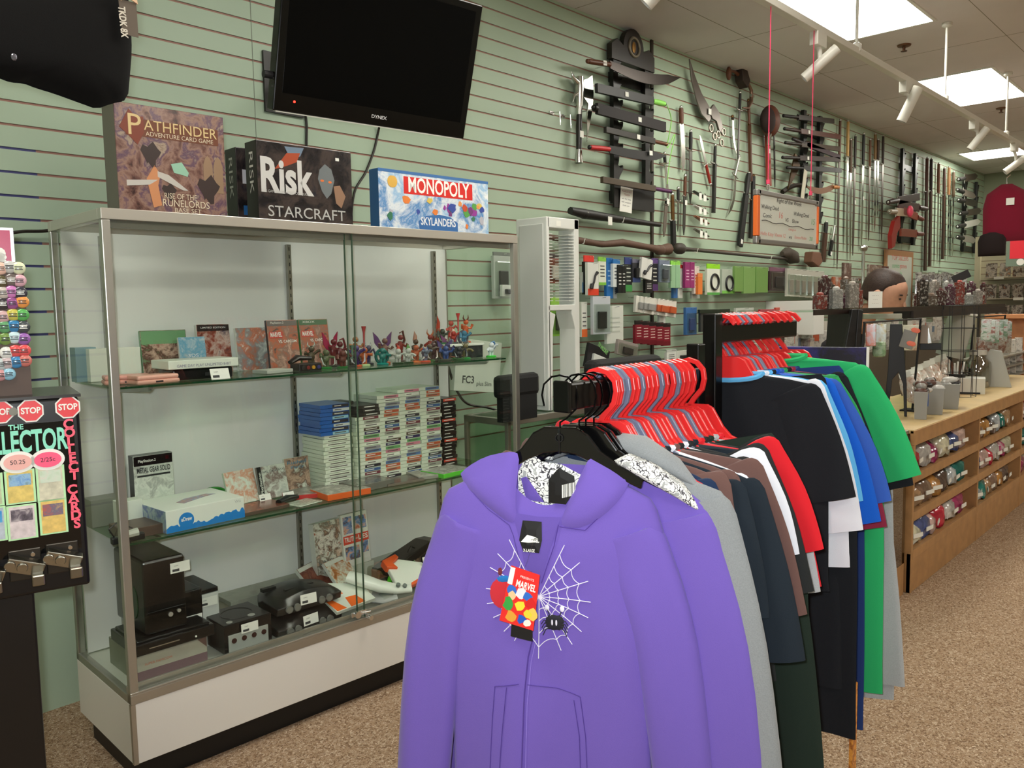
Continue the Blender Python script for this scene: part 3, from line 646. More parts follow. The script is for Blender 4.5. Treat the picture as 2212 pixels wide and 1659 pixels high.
cb = MB().box(-wm/2-.02, wm/2-.02, 0, .21, 0, .068, 0, {'l': 1}).build('carton', [M((226, 232, 222), .35), art(((120, 140, 180), (170, 190, 190), (90, 110, 170), (200, 210, 206)), 22, 3, .3)], e, bevel=.0015)
pts = [(-wm/2-.02, .001), (wm/2-.02, .001), (wm/2-.02, .022)]
rr = random.Random(2); x = wm/2-.025
while x > -wm/2-.015: pts.append((x, .012+rr.uniform(0, .012)+.01*(x > .02))); x -= .006
pts.append((-wm/2-.02, .014)); MB().prism(pts, -.0008, -.0002).build('blue_crowd_print', blue, e)
MB().lathe([(.024, -.0003), (.024, .0003)], n=28).build('blue_disc_print', blue, e, mat=Mx.Translation((-.085, -.001, .03)) @ Mx.Rotation(PI/2, 4, 'X'))
letters(e, [('uDraw', (-.085, -.0016, .034), .016, dict(width=.034, bold=.03))], PAPER); letters(e, [('Wii', (.085, -.001, .056), .013, dict(width=.02))], M((170, 174, 170), .4), 'logo')
MB().prism([(-.06, .06), (.03, .10), (.07, .11), (.05, .135), (-.03, .12), (-.07, .09)], 0, .0006).build('lid_print', art(((200, 200, 190), (140, 150, 180), (170, 120, 110), (214, 218, 208)), 40, 5, .3), e, mat=Mx.Translation((0, 0, .0682)) @ Mx.Rotation(-PI/2, 4, 'X') @ Mx.Scale(-1, 4, (0, 1, 0)))
e = empty('green_cable_bundle', cw(.40, .28, SH2), CD, 'coiled translucent green cable lying behind the console carton', 'cable')
k = MB()
for i in range(4): k.torus((.008*(i % 2), .01*i, .025+.004*i), .045, .007, 22, 7, ax='y', sz=.55)
k.build('coil', M((50, 150, 50), .25), e, smooth=True)
for (lb, u, v, w_, h, body, cov, sd, ti, ln, rz) in (
   ('clear cased game with white and orange cover leaning on the lower shelf', .495, .25, .115, .115, (214, 226, 206), ((226, 232, 220), (222, 228, 216), (214, 150, 120), (226, 230, 218)), 21, None, -.3, .12),
   ('grey disc game with black console spine and crowded character cover', .61, .25, .115, .115, (120, 124, 118), ((180, 184, 176), (214, 218, 208), (130, 110, 104), (200, 196, 188)), 22, [('FINAL FANTASY', .82, .011)], -.22, .1),
   ('comedy game case with blue lettered title and seated group', .715, .27, .10, .125, (212, 216, 204), ((214, 218, 206), (110, 84, 74), (190, 160, 140), (96, 76, 70)), 23, [('Rushed', .86, .018), ('Party', .72, .015)], -.12, .05)):
    o = gcase(lb, u, v, SH2+.003, w_, .011, h, body, cov, seed=sd, title=ti, lean=ln, rz=rz, tcol=(70, 74, 78) if sd == 22 else (60, 130, 160))
    if sd == 22: panel(o, -w_/2, -w_/2+.016, .0, h, M((26, 28, 26), .3), 'black_spine'); letters(o, [('PlayStation', (-w_/2+.008, -.0016, h*.5), .013, dict(xd=(0, 0, 1), yd=(-1, 0, 0), width=.075, bold=.02))], M((220, 224, 216), .4), 'spine_lettering')
tagcard(.545, .20, SH2+.012, 0, 'price tag at the foot of the clear cased orange game'); tagcard(.625, .185, SH2+.008, 0, 'price tag stuck on the grey disc game')
e = empty('memory_card', cw(.60, .15, SH2), CD+.4, 'dark controller adapter lying before the grey disc game', 'adapter'); MB().tube([(-.05, 0, .014), (0, .004, .016), (.05, 0, .012)], [.012, .016, .01], 10, flat=.8).build('body', M((30, 32, 30), .35), e, smooth=True)
for (lb, u, v, rz, c, c2, w_, d, h, z) in (('red and clear game case lying flat on the lower shelf', .70, .15, -.35, (190, 52, 52), (160, 160, 150), .19, .13, .016, SH2), ('bright orange game case lying flat over the shelf edge', .79, .062, -.08, (232, 104, 44), (190, 188, 176), .17, .13, .022, SH2),
    ('dark flat game box under the console carton end', .49, .09, .05, (92, 78, 66), (150, 90, 70), .17, .12, .012, SH2), ('bright white folded leaflet lying at the shelf edge', .645, .075, .2, (226, 236, 216), (226, 236, 216), .10, .08, .003, SH2),
    ('grey handheld case lying flat before the white stack', .93, .10, .06, (110, 112, 104), (130, 132, 124), .17, .11, .026, SH2), ('dark cartridge tray lying flat near the door edge', 1.06, .09, -.1, (120, 112, 100), (84, 80, 74), .16, .1, .01, SH2),
    ('pale plastic case lying before the tall columns', 1.20, .085, -.25, (150, 152, 142), (176, 178, 166), .15, .12, .014, SH2), ('lime green edged game case lying at the shelf edge', 1.29, .06, .08, (90, 206, 60), (190, 196, 184), .16, .13, .018, SH2)):
    o = MB().box(-w_/2, w_/2, 0, d, 0, h, 0, {'t': 1}).build('game_case', [M(c, .3), art((c2, tuple(int(x*.7) for x in c2), c2), 30, 4, .2)], bevel=.0015)
    tag(o, lb, 'game case'); put_at(o, u, v, z, rz)
for i, (u, v) in enumerate(((.11, .18), (.11, .10))):
    pass
e = gbox('boxed_gadget', 'dark brown flat boxed gadget beside the corner post on the lower shelf', 'box', .12, .12, .03, [M((86, 70, 60), .4)], u=.10, v=.09, z=SH2)
gbox('boxed_gadget', 'small white instruction box behind the corner post on the lower shelf', 'box', .07, .05, .085, [M((220, 226, 214), .4)], u=.11, v=.22, z=SH2)
gbox('boxed_gadget', 'grey boxed accessory behind the white instruction box', 'box', .09, .07, .085, [M((130, 132, 122), .4)], u=.07, v=.31, z=SH2)
gbox('boxed_gadget', 'flat pale book at the foot of the stealth game box', 'box', .10, .02, .06, [M((216, 222, 208), .4)], u=.235, v=.265, z=SH2, lean=-.2)
e = empty('light_gun', cw(.035, .05, SH2), CD, 'small black toy gun with cable hanging by the corner post', 'light gun')
MB().box(-.04, .05, 0, .02, .004, .024).build('barrel', M((24, 26, 24), .4), e, bevel=.003); MB().box(-.015, .01, 0, .018, -.0, .008).tube([(-.03, .01, .02), (-.045, .01, .05), (-.02, .01, .065), (.02, .01, .04)], .002, 6).build('cord_and_grip', M((24, 26, 24), .4), e)
MB().tube([(-.02, .0, .026), (.03, .0, .03)], [.01, .012], 8).build('pale_tip', M((200, 204, 190), .4), e)

# stacks of game cases
fam = [(120, 60, 70), (60, 58, 66), (200, 110, 80), (90, 120, 170), (230, 234, 222), (100, 160, 100), (84, 64, 56), (170, 170, 160), (70, 100, 150), (222, 226, 214), (190, 90, 60), (140, 140, 150), (210, 130, 150), (56, 50, 90), (230, 230, 220)]
def spine_case(u, v, z, w, d, h, body, spine, tcol, label, group, jit=0, strip=.32, name='game_case'):
    o = MB().box(-w/2, w/2, 0, d, .0004, h-.0008, 0).build(name, M(body, .3)); tag(o, label, 'game case', group)
    MB().box(-w/2+w*strip, w/2-.002, -.0006, .0, .0015, h-.002).build('spine_print', M(spine, .35), o)
    MB().box(-w/2+w*strip+.008, w/2-.02+R.uniform(-.02, .01), -.001, -.0005, h*.4, h*.62).build('spine_title', M(tcol, .5), o)
    put_at(o, u+R.uniform(-1, 1)*jit, v+R.uniform(-1, 1)*jit*.7, z, R.uniform(-.03, .03)); return o
def col_stack(u, v, n, colname, group, body, palette, w=.122, d=.15, h=.0141, z0=SH2, jit=.004, strip=.32, dark=None, rz=0):
    for i in range(n):
        k = n-1-i; sp = palette[(k*7+len(colname)*3) % len(palette)]; bd = body
        if dark and k in dark: bd, sp = (36, 34, 34), (60, 56, 54)
        t = (230, 230, 224) if sum(sp) < 360 else (90, 84, 80)
        spine_case(u, v, z0+i*h, w, d, h, bd, sp, t, 'game case, %s from the top of the %s' % (ORD[k] if k else 'first', colname), group, jit, strip)
wh = (222, 230, 212)
col_stack(.862, .235, 14, 'low white stack below the blue cases', 'low stack of white game cases', wh, [(224, 230, 216), (216, 222, 206), (228, 232, 220)], strip=.1)
col_stack(.85, .232, 8, 'blue stack', 'stack of blue game cases', (30, 96, 180), [(60, 56, 56), (200, 206, 206), (50, 46, 52), (150, 196, 214)], z0=SH2+14*.0141, strip=.42)
def at_v(px, v=.215): return cp(px, 960, v)[0]
B0 = at_v(797); C0 = at_v(845); D0 = at_v(893); E0 = at_v(940); F0 = at_v(979)
col_stack(B0-.0, .215, 21, 'first tall white column', 'first tall column of game cases', wh, fam, dark=(0, 1, 2), w=.108)
col_stack(C0, .225, 23, 'second tall white column', 'second tall column of game cases', wh, fam, w=.104)
col_stack(D0, .235, 24, 'third tall white column', 'third tall column of game cases', wh, fam[3:]+fam[:3], w=.106)
col_stack(E0, .24, 24, 'fourth tall white column', 'fourth tall column of game cases', wh, fam[6:]+fam[:6], w=.106)
col_stack(F0+.01, .25, 20, 'black column at the far end', 'black column of game cases', (22, 18, 18), [(30, 24, 24), (36, 26, 24), (28, 28, 30), (206, 70, 50), (40, 36, 36), (26, 24, 26)], w=.076, strip=.06)
# black cases turned sideways between the blue stack and the columns
kq = cp(741, 868, .30)
for i in range(19):
    o = MB().box(-.045, .045, 0, .09, .0004, .0133).build('game_case', M((24, 28, 28), .4)); tag(o, 'plain black case edge, %s from the top of the sideways stack' % (ORD[i] if i else 'first'), 'game case', 'black cases turned sideways')
    put_at(o, kq[0]+R.uniform(-.002, .002)+(.012 if i > 8 else 0), .30, kq[2]-(i+1)*.0141, 0)
for j in range(int((kq[2]-19*.0141-SH2)/.0141)):
    o = MB().box(-.04, .04, 0, .085, .0004, .0137).build('game_case', M((60, 66, 62), .4)); tag(o, 'grey case hidden under the sideways black stack, %s from the shelf' % ORD1[j], 'game case', 'black cases turned sideways')
    put_at(o, kq[0]+.012, .302, SH2+j*.0141, 0)
# ================================================================ consoles and clutter on the case floor
z0 = DK
def dkx(px, py, z=DK): return cz(px, py, z)
# upright tower console and what it stands on
e = empty('console_box', cw(.165, .085, z0), CD, 'large grey and mauve console carton beside the corner post', 'console box')
MB().box(-.115, .10, 0, .22, 0, .085, 0, {'l': 1}).build('carton', [art(((170, 168, 150), (176, 172, 156), (160, 156, 144)), 8, 3, .4), M((120, 124, 106), .4)], e, bevel=.002)
MB().box(-.114, .099, -.0006, 0, .001, .034).build('mauve_band', M((120, 96, 100), .4), e)
letters(e, [('SUPER FAMICOM', (-.05, -.001, .052), .010, dict(width=.08))], M((196, 110, 84), .5)); MB().prism([(.07, .08), (.098, .083), (.098, .05)], -.0012, -.0004).build('corner_print', M((110, 84, 76), .4), e)
e = empty('game_console', cw(.165, .07, z0+.086), CD, 'low flat black console lying on the grey carton', 'game console')
MB().box(-.12, .12, 0, .2, 0, .035).box(-.11, .11, .01, .19, .035, .042).build('body', M((16, 15, 15), .22), e, bevel=.004); MB().box(-.08, .01, -.001, .001, .015, .018).build('silver_slot', STEEL, e); MB().cyl((.06, .001, .012), (.06, -.002, .012), .003, n=10).build('light', PAPER, e)
e = empty('game_console', cw(.150, .10, z0+.129), CD, 'tall upright black console standing on the flat black one', 'game console')
MB().box(-.06, .065, 0, .24, 0, .225).build('body', M((15, 15, 16), .2), e, bevel=.008); MB().box(-.055, .06, -.004, .001, .01, .07).build('lower_panel', M((10, 10, 10), .15), e, bevel=.002)
MB().cyl((.012, -.004, .05), (.012, -.008, .05), .007, n=16).cyl((.038, -.004, .055), (.038, -.008, .055), .0055, n=16).build('button', M((200, 200, 196), .2, .6), e)
MB().lathe([(.028, 0), (.026, .001)], n=20).build('green_badge', M((24, 60, 30), .25), e, mat=Mx.Translation((-.0605, .08, .085)) @ Mx.Rotation(-PI/2, 4, 'Y') @ Mx.Scale(1.8, 4, (1, 0, 0)))
tagcard(.20, .098, z0+.30, 0, 'price tag on the tall upright black console', .06, .032, lean=0)
e = empty('game_console', cw(.265, .17, z0), CD+.02, 'upright black console with pale foot behind the tall one', 'game console')
MB().box(-.03, .03, 0, .2, .075, .21).build('body', M((18, 17, 17), .25), e, bevel=.004); MB().box(-.028, .028, .005, .19, 0, .0745).build('pale_foot', M((206, 208, 206), .4), e)
e = empty('game_console', cw(.335, .20, z0), CD+.02, 'second upright console with white front beside the black one', 'game console')
MB().box(-.03, .028, .003, .18, .175, .19).build('dark_top', M((24, 22, 22), .3), e, bevel=.002); MB().box(-.03, .028, 0, .18, 0, .174).build('body', M((212, 214, 210), .4), e, bevel=.003)
tagcard(.262, .166, z0+.10, 0, 'lower price tag of the pair between the upright consoles', .055, .03, lean=0); tagcard(.325, .195, z0+.135, 0, 'upper price tag of the pair between the upright consoles', .06, .03, lean=0)
# cube console
e = empty('game_console', cw(.395, .075, z0), CD, 'black cube shaped console with silver front and four controller ports', 'game console')
MB().box(-.078, .085, 0, .16, .005, .10).box(-.07, .077, .01, .15, 0, .006).build('body', M((26, 22, 22), .25), e, bevel=.006)
MB().box(-.066, .07, -.004, .001, .012, .066).build('port_plate', M((176, 180, 174), .35, .2), e, bevel=.001)
for k in range(4): MB().cyl((-.048+k*.034, -.0035, .046), (-.048+k*.034, -.0055, .046), .0085, n=18).build('controller_port', M((60, 30, 26), .4), e)
MB().cyl((-.05, .02, .1), (-.05, .02, .1015), .010, n=16).cyl((.03, .03, .1), (.03, .03, .1015), .012, n=16).build('lid_button', M((150, 150, 144), .3), e); MB().torus((.003, .08, .1), .05, .0015, 26, 5, ax='z').build('lid_ring', M((40, 36, 36), .3), e)
tagcard(.40, .068, z0+.062, 0, 'price tag on the silver front of the cube console', .058, .03, lean=0)
gbox('console_box', 'beige carton behind the cube shaped console', 'console box', .13, .12, .08, [M((140, 136, 120), .5)], u=.41, v=.26, z=z0)
gbox('console_box', 'long low grey console carton at the back of the case floor', 'console box', .32, .12, .095, [art(((150, 152, 138), (166, 168, 154), (140, 140, 128)), 10, 5, .4)], u=.60, v=.28, z=z0)
gbox('console_box', 'plain grey carton in the middle of the case floor back', 'console box', .20, .1, .10, [M((168, 170, 156), .5)], u=.865, v=.30, z=z0)
# two curved consoles stacked
def n64(z, lb, lt):
    e = empty('game_console', cw(.625, .07, z), CD+.02, lb, 'game console', 'curved charcoal consoles stacked by the door')
    b = MB(); L = .125
    rings = []
    for i in range(13):
        x = -L+2*L*i/12; a = 1-abs(x/L)**6*.35; zt = .058*a+.006*math.cos(x/L*PI); rings.append([(x, 0+.02*(1-a), .004), (x, 0+.015*(1-a)-.004, .03), (x, .02, zt), (x, .10, zt+.006), (x, .18*a+.01, zt*.8), (x, .19*a+.005, .01)])
    b.ring(rings).build('body', M((34, 33, 32), .3), e, smooth=True, bevel=.003)
    for k in (-.085, -.055, .04, .07): MB().cyl((k, .0, .022), (k, -.009, .021), .0125, n=18).cyl((k, -.008, .021), (k, -.0095, .021), .009, n=18).build('controller_port', M((122, 122, 116), .3), e)
    MB().box(-.06, .05, .06, .075, .0605, .066).build('cartridge_flap', M((24, 23, 22), .4), e, bevel=.001); MB().box(-.11, -.06, .12, .14, .055, .067).build('power_switch', M((28, 27, 26), .4), e, bevel=.001)
    return e
n64(z0, 'lower curved charcoal console with four grey ports', ''); n64(z0+.075, 'upper curved charcoal console resting on its twin', '')
tagcard(.615, .055, z0+.028, .1, 'price tag leaning on the lower curved console', .06, .034, lean=-.1); tagcard(.61, .057, z0+.10, -.1, 'price tag on the upper curved console', .058, .034, lean=-.1)
# games standing at the back
s1 = gcase('white singing game box with five people on its cover', .835, .27, z0+.11, .125, .03, .19, (224, 226, 218), ((150, 84, 60), (216, 220, 208), (120, 110, 96), (206, 180, 160), (220, 224, 214)), seed=31, lean=-.1, rz=.1, title=[('Wii', .95, .012), ('SING IT', .2, .03)], tcol=(96, 100, 96))
MB().box(-.05, .05, -.0011, -.0003, .075, .16).build('group_photo_print', art(((140, 66, 44), (226, 226, 214), (90, 60, 44), (206, 176, 150)), 42, 3, .3), s1)
s2 = gcase('party quiz game box with large red title banner', .955, .27, z0+.11, .125, .02, .20, (222, 226, 216), ((226, 228, 220), (220, 224, 214), (230, 232, 226)), seed=33, lean=-.1, rz=.08)
panel(s2, -.06, .06, .085, .118, M((214, 66, 44), .3), 'red_banner', y=-.0009); letters(s2, [('TRUTH', (-.029, -.0014, .102), .026, dict(width=.05, bold=.02)), ('or', (.003, -.0014, .102), .012), ('LIES', (.033, -.0014, .102), .026, dict(width=.045, bold=.02))], M((240, 240, 232), .4))
MB().box(-.055, -.014, -.001, -.0003, .125, .19).box(0, .055, -.001, -.0003, .135, .185).box(-.055, .012, -.001, -.0003, .025, .075).box(.02, .055, -.001, -.0003, .04, .085).build('photo_print', art(((176, 90, 70), (216, 172, 150), (90, 140, 190), (84, 50, 40), (226, 190, 170)), 36, 6, .3), s2)
gbox('console_box', 'low pale box carrying the singing and quiz games', 'console box', .28, .1, .108, [M((196, 200, 186), .5)], u=.89, v=.275, z=z0)
for (lb, u, v, z, rx, rz, c, cov, sd) in (('white game case with dark red artwork tilted against the pale box', .80, .19, z0+.02, -.75, .45, (222, 226, 214), ((120, 60, 48), (140, 80, 64), (100, 50, 44), (170, 130, 110)), 41), ('second tilted game case with brown and orange artwork', .885, .16, z0+.02, -.7, .35, (226, 228, 220), ((130, 76, 50), (190, 120, 70), (226, 224, 210), (110, 64, 50)), 43),
   ('green cased action game with fiery cover lying tilted', 1.215, .06, z0+.005, -1.15, .5, (70, 160, 66), ((52, 44, 36), (150, 90, 50), (214, 170, 120), (40, 36, 32)), 45), ('second green cased game behind the fiery one', 1.305, .12, z0+.01, -1.1, .5, (70, 150, 66), ((150, 120, 96), (90, 74, 60), (180, 130, 96)), 47)):
    gcase(lb, u, v, z, .125, .014, .18, c, cov, seed=sd, lean=rx, rz=rz, band=.1, bandc=(224, 226, 216))
tagcard(1.245, .15, z0+.075, .4, 'price tag on the fiery green cased game', .055, .03, lean=-.7)
# white curved gun shell, orange parts
e = empty('gun_controller', cw(.955, .085, z0+.012), CD-.5, 'white curved gun shaped controller shell lying among games', 'game controller')
MB().tube([(-.14, .02, .10), (-.09, .0, .085), (-.03, -.01, .06), (.03, -.005, .042), (.085, .0, .036)], [.034, .038, .036, .03, .024], 18, flat=.55).build('shell', M((226, 232, 222), .3), e, smooth=True)
MB().tube([(-.06, .0, .02), (-.02, -.01, .016), (.03, -.01, .018)], [.05, .056, .04], 18, flat=.3).build('grey_skirt', M((166, 168, 166), .35), e, smooth=True)
MB().cyl((.035, -.02, .058), (.037, -.024, .066), .008, n=14).cyl((.06, -.015, .052), (.062, -.019, .058), .008, n=14).build('button', M((110, 120, 116), .3), e)
e = empty('plastic_shell', cw(.80, .045, z0), CD+.12, 'white plastic panel with bright orange patches at the door', 'game accessory')
MB().prism([(-.10, 0), (.075, 0), (.085, .10), (-.02, .16), (-.085, .12)], -.012, 0).build('body', M((226, 232, 220), .35), e, mat=Mx.Translation((0, 0, .04)) @ Mx.Rotation(-1.25, 4, 'X'))
for k, P in enumerate(([(-.095, .004), (-.055, .004), (-.075, .075), (-.095, .07)], [(-.035, .002), (.03, .004), (.022, .05), (-.02, .055)], [(-.05, .075), (-.01, .08), (-.015, .105), (-.05, .10)])): MB().prism(P, -.0135, -.011).build('orange_patch', M((238, 106, 30), .4), e, mat=Mx.Translation((0, 0, .04)) @ Mx.Rotation(-1.25, 4, 'X'))
e = empty('toy_blaster', cw(1.09, .07, z0), CD+.15, 'white and orange plastic gun shell in the middle of the clutter', 'toy gun')
MB().prism([(-.07, .0), (.07, .02), (.10, .09), (.02, .15), (-.06, .12), (-.09, .05)], -.02, .0).build('body', M((228, 232, 222), .35), e, bevel=.004, mat=Mx.Translation((0, 0, .035)) @ Mx.Rotation(-1.15, 4, 'X'))
MB().prism([(-.05, -.002), (.075, .012), (.085, .03), (-.04, .012)], -.024, -.005).build('orange_edge', M((236, 96, 44), .35), e, bevel=.002, mat=Mx.Translation((0, 0, .035)) @ Mx.Rotation(-1.15, 4, 'X'))
MB().prism([(-.07, .12), (-.03, .10), (-.03, .13), (.02, .15), (.02, .17), (-.06, .16)], -.03, -.004).build('orange_trigger', M((232, 92, 40), .35), e, bevel=.002, mat=Mx.Translation((0, 0, .035)) @ Mx.Rotation(-1.15, 4, 'X'))
MB().cyl((0, .03, .052), (0, .028, .06), .008, n=12).build('dial', M((60, 66, 60), .4), e)
e = empty('lime_controller', cw(1.06, .16, z0+.03), CD+.3, 'black and lime green controller under the clear plastic pack', 'game controller')
MB().tube([(-.08, 0, .0), (-.02, .02, .03), (.06, .05, .035)], [.006, .012, .008], 10, flat=.6).build('lime_trim', M((90, 220, 40), .3), e, smooth=True); MB().tube([(-.05, -.015, .0), (.02, .0, .02), (.07, .02, .02)], [.01, .025, .02], 12, flat=.6).build('body', M((20, 24, 18), .3), e, smooth=True)
e = empty('plastic_pack', cw(1.10, .24, z0), CD+.1, 'crumpled clear plastic accessory pack with orange insert', 'accessory pack')
MB().box(-.08, .08, 0, .1, .04, .075).build('orange_insert', art(((196, 110, 80), (214, 150, 120), (170, 90, 70)), 30, 9, .4), e, bevel=.004); MB().box(-.10, .13, -.02, .12, .035, .09).build('clear_film', glassy((225, 228, 220), 1.3, dens=.12, rough=.1), e, bevel=.01)
for (lb, u, v, z) in (('black sensor stand with wedge arms lying at the back', 1.19, .22, z0+.08), ('second black sensor stand partly behind the purple hoodie', 1.36, .18, z0+.07)):
    e = empty('stand', cw(u, v, z), CD+.18, lb, 'console stand')
    MB().prism([(-.16, .0), (.10, .055), (.16, .05), (.12, .03), (.0, .0), (-.14, -.03)], 0, .09).build('body', M((22, 22, 20), .4), e, bevel=.004); MB().prism([(-.12, -.03), (.0, -.005), (.04, -.07), (-.08, -.078)], .01, .08).build('wedge', M((12, 12, 12), .5), e)
    MB().tube([(-.02, .02, .035), (.0, .02, .055), (.02, .02, .045)], .004, 6).build('cable_clip', M((18, 18, 18), .4), e)
tagcard(1.19, .13, z0+.085, 0, 'price tag on the black wedge stands', .055, .032, lean=-.3)
e = empty('spray_bottle', cw(1.43, .16, z0), CD, 'white bottle neck beside the hoodie sleeve', 'bottle')
MB().lathe([(.022, 0), (.024, .02), (.022, .10), (.011, .125), (.010, .16)], n=18).build('body', M((226, 230, 222), .35), e, smooth=True); MB().lathe([(.012, .16), (.017, .165), (.017, .195), (.012, .20)], n=18).build('cap', WHITE, e, smooth=True)
e = empty('toy_blaster', cw(1.34, .085, z0), CD+.5, 'white plastic horn shape with orange disc beside the white bottle', 'toy gun'); MB().tube([(-.06, 0, .02), (0, 0, .05), (.05, .02, .09)], [.018, .03, .014], 12).build('body', WHITE, e, smooth=True); MB().cyl((-.0, -.03, .05), (.0, -.036, .05), .014, n=14).build('orange_disc', M((232, 90, 40), .35), e)
e = empty('clear_box', cw(.93, .045, z0), CD, 'small clear cube with dark knob near the lock', 'gadget'); MB().box(-.02, .02, 0, .035, 0, .05).build('body', CLEAR, e); MB().box(-.015, .015, .005, .03, .0, .02).build('dark_core', INK, e)
# ================================================================ clothes rack, hangers, garments
RY, R1, R2 = .949, 1.208, 1.303
rk = empty('clothes_rack', (1.66, RY, 0), 0, 'black steel two-arm clothes rack loaded with shirts and hoodies', 'clothes rack')
bl = M((14, 12, 12), .25, .3)
MB().box(-.498, -.03, -.016, .016, R1-.026, R1+.024).build('front_arm', bl, rk, bevel=.004); MB().box(.045, .455, -.016, .016, R2-.022, R2+.022).build('back_arm', bl, rk, bevel=.004)
MB().box(-.05, -.02, -.016, .016, .03, R1+.075).build('front_upright', bl, rk, bevel=.003); MB().box(.022, .055, -.017, .017, .03, R2+.045).build('back_upright', bl, rk, bevel=.003)
MB().box(-.45, .45, -.02, .02, .02, .05).build('base_bar', bl, rk, bevel=.003)
for x in (-.43, .43): MB().box(x-.02, x+.02, -.3, .3, 0, .035).build('foot', bl, rk, bevel=.003)
MB().box(-.508, -.498, -.019, .019, R1-.03, R1+.028).build('end_cap', M((8, 8, 8), .15), rk, bevel=.003)

def smooth_poly(p, it=1):
    for _ in range(it):
        q = []
        for i in range(len(p)): a, b = V(p[i]), V(p[(i+1) % len(p)]); q += [a*.75+b*.25, a*.25+b*.75]
        p = q
    return p
def hanger_mesh(c, flip=False, thick=.0085):
    b = MB()
    up = [(-.205, -.172), (-.207, -.158), (-.10, -.118), (-.082, -.10), (-.058, -.062), (-.045, -.055), (.045, -.055), (.058, -.062), (.082, -.10), (.10, -.118), (.207, -.158), (.205, -.172), (.10, -.142), (.07, -.128), (.045, -.108), (-.045, -.108), (-.07, -.128), (-.10, -.142)]
    b.prism(up, -thick/2, thick/2)
    pts = [(-.031, -.022), (-.036, 0), (-.033, .02), (-.018, .036), (0, .041), (.018, .036), (.033, .02), (.036, 0), (.031, -.022), (.01, -.046), (0, -.062)]
    if flip: pts = [(-a_, b_) for a_, b_ in pts[2:]]
    ring = []
    for i, p in enumerate(pts):
        a = V(pts[max(0, i-1)]); d = V(pts[min(len(pts)-1, i+1)]); t = (d-a).normalized(); n = V((-t.y, t.x))*.0055; p = V(p)
        ring.append([(p.x+n.x, -thick/2, p.y+n.y), (p.x+n.x, thick/2, p.y+n.y), (p.x-n.x, thick/2, p.y-n.y), (p.x-n.x, -thick/2, p.y-n.y)])
    b.ring(ring)
    return b
RED = M((228, 50, 50), .24, coat=.2); GREYH = M((112, 118, 142), .3)
def plastic_hanger(x, z, yaw, mat, label, group):
    e = empty('clothes_hanger', (x, RY, z), -PI/2+yaw, label, 'hanger', group)
    b = hanger_mesh(mat, z > 1.25); o = b.build('body', mat, e, bevel=.0016, seg=2); return e
def black_hanger(x, z, yaw, label, y=None):
    e = empty('clothes_hanger', (x, RY if y is None else y, z), -PI/2+yaw, label, 'hanger', 'black hangers with wire hooks')
    b = MB()
    for i in range(1):
        up = [(-.150, -.166), (-.155, -.146), (-.11, -.124), (-.075, -.100), (-.052, -.070), (-.03, -.058), (.03, -.058), (.052, -.070), (.075, -.100), (.11, -.124), (.155, -.146), (.150, -.166), (.10, -.144), (.06, -.120), (.03, -.108), (.0, -.104), (-.03, -.108), (-.06, -.120), (-.10, -.144)]
        b.prism(up, -.006, .006)
    b.build('body', M((10, 10, 10), .12, coat=.5), e, bevel=.003)
    MB().tube([(0, -.0065, -.105), (0, -.0085, -.08), (0, -.0065, -.06)], .002, 6).torus((0, -.008, -.078), .007, .0016, 16, 6).build('rib', M((30, 30, 30), .12), e)
    MB().tube([(-.03, 0, -.02), (-.034, 0, .0), (-.03, 0, .02), (-.015, 0, .034), (0, 0, .037), (.016, 0, .034), (.030, 0, .018), (.034, 0, -.003), (.030, 0, -.025), (.012, 0, -.042), (0, 0, -.05), (0, 0, -.068)], .0019, 7).build('hook', M((30, 30, 32), .12, .9), e, smooth=True)
    return e
def lerp(a, b, t): return a+(b-a)*t
def interp(tab, t):
    for i in range(len(tab)-1):
        if t <= tab[i+1][0]:
            a, b = tab[i], tab[i+1]; k = (t-a[0])/max(1e-9, b[0]-a[0]); k = max(0, k)
            return [lerp(p, q, k) for p, q in zip(a[1:], b[1:])]
    return list(tab[-1][1:])
from mathutils import noise as NZ
def body_tab(neck, sh, hem, hw, th, cv=.6):
    """z, half width, half thickness; neck=(w,z) sh=(lat,z)"""
    zs = [(0, neck[0], .010), (-(neck[1]-sh[1])*.5, lerp(neck[0], sh[0], cv), th*.7), (-(neck[1]-sh[1]), sh[0]-.008, th*.9), (-(neck[1]-sh[1])-.03, sh[0]-.012, th), (-.20, hw-.012, th), (-.45, hw-.004, th*1.1), (hem-neck[1], hw, th*1.15)]
    zs.sort(key=lambda r: -r[0]); return [( -z_, a, b) for z_, a, b in zs]
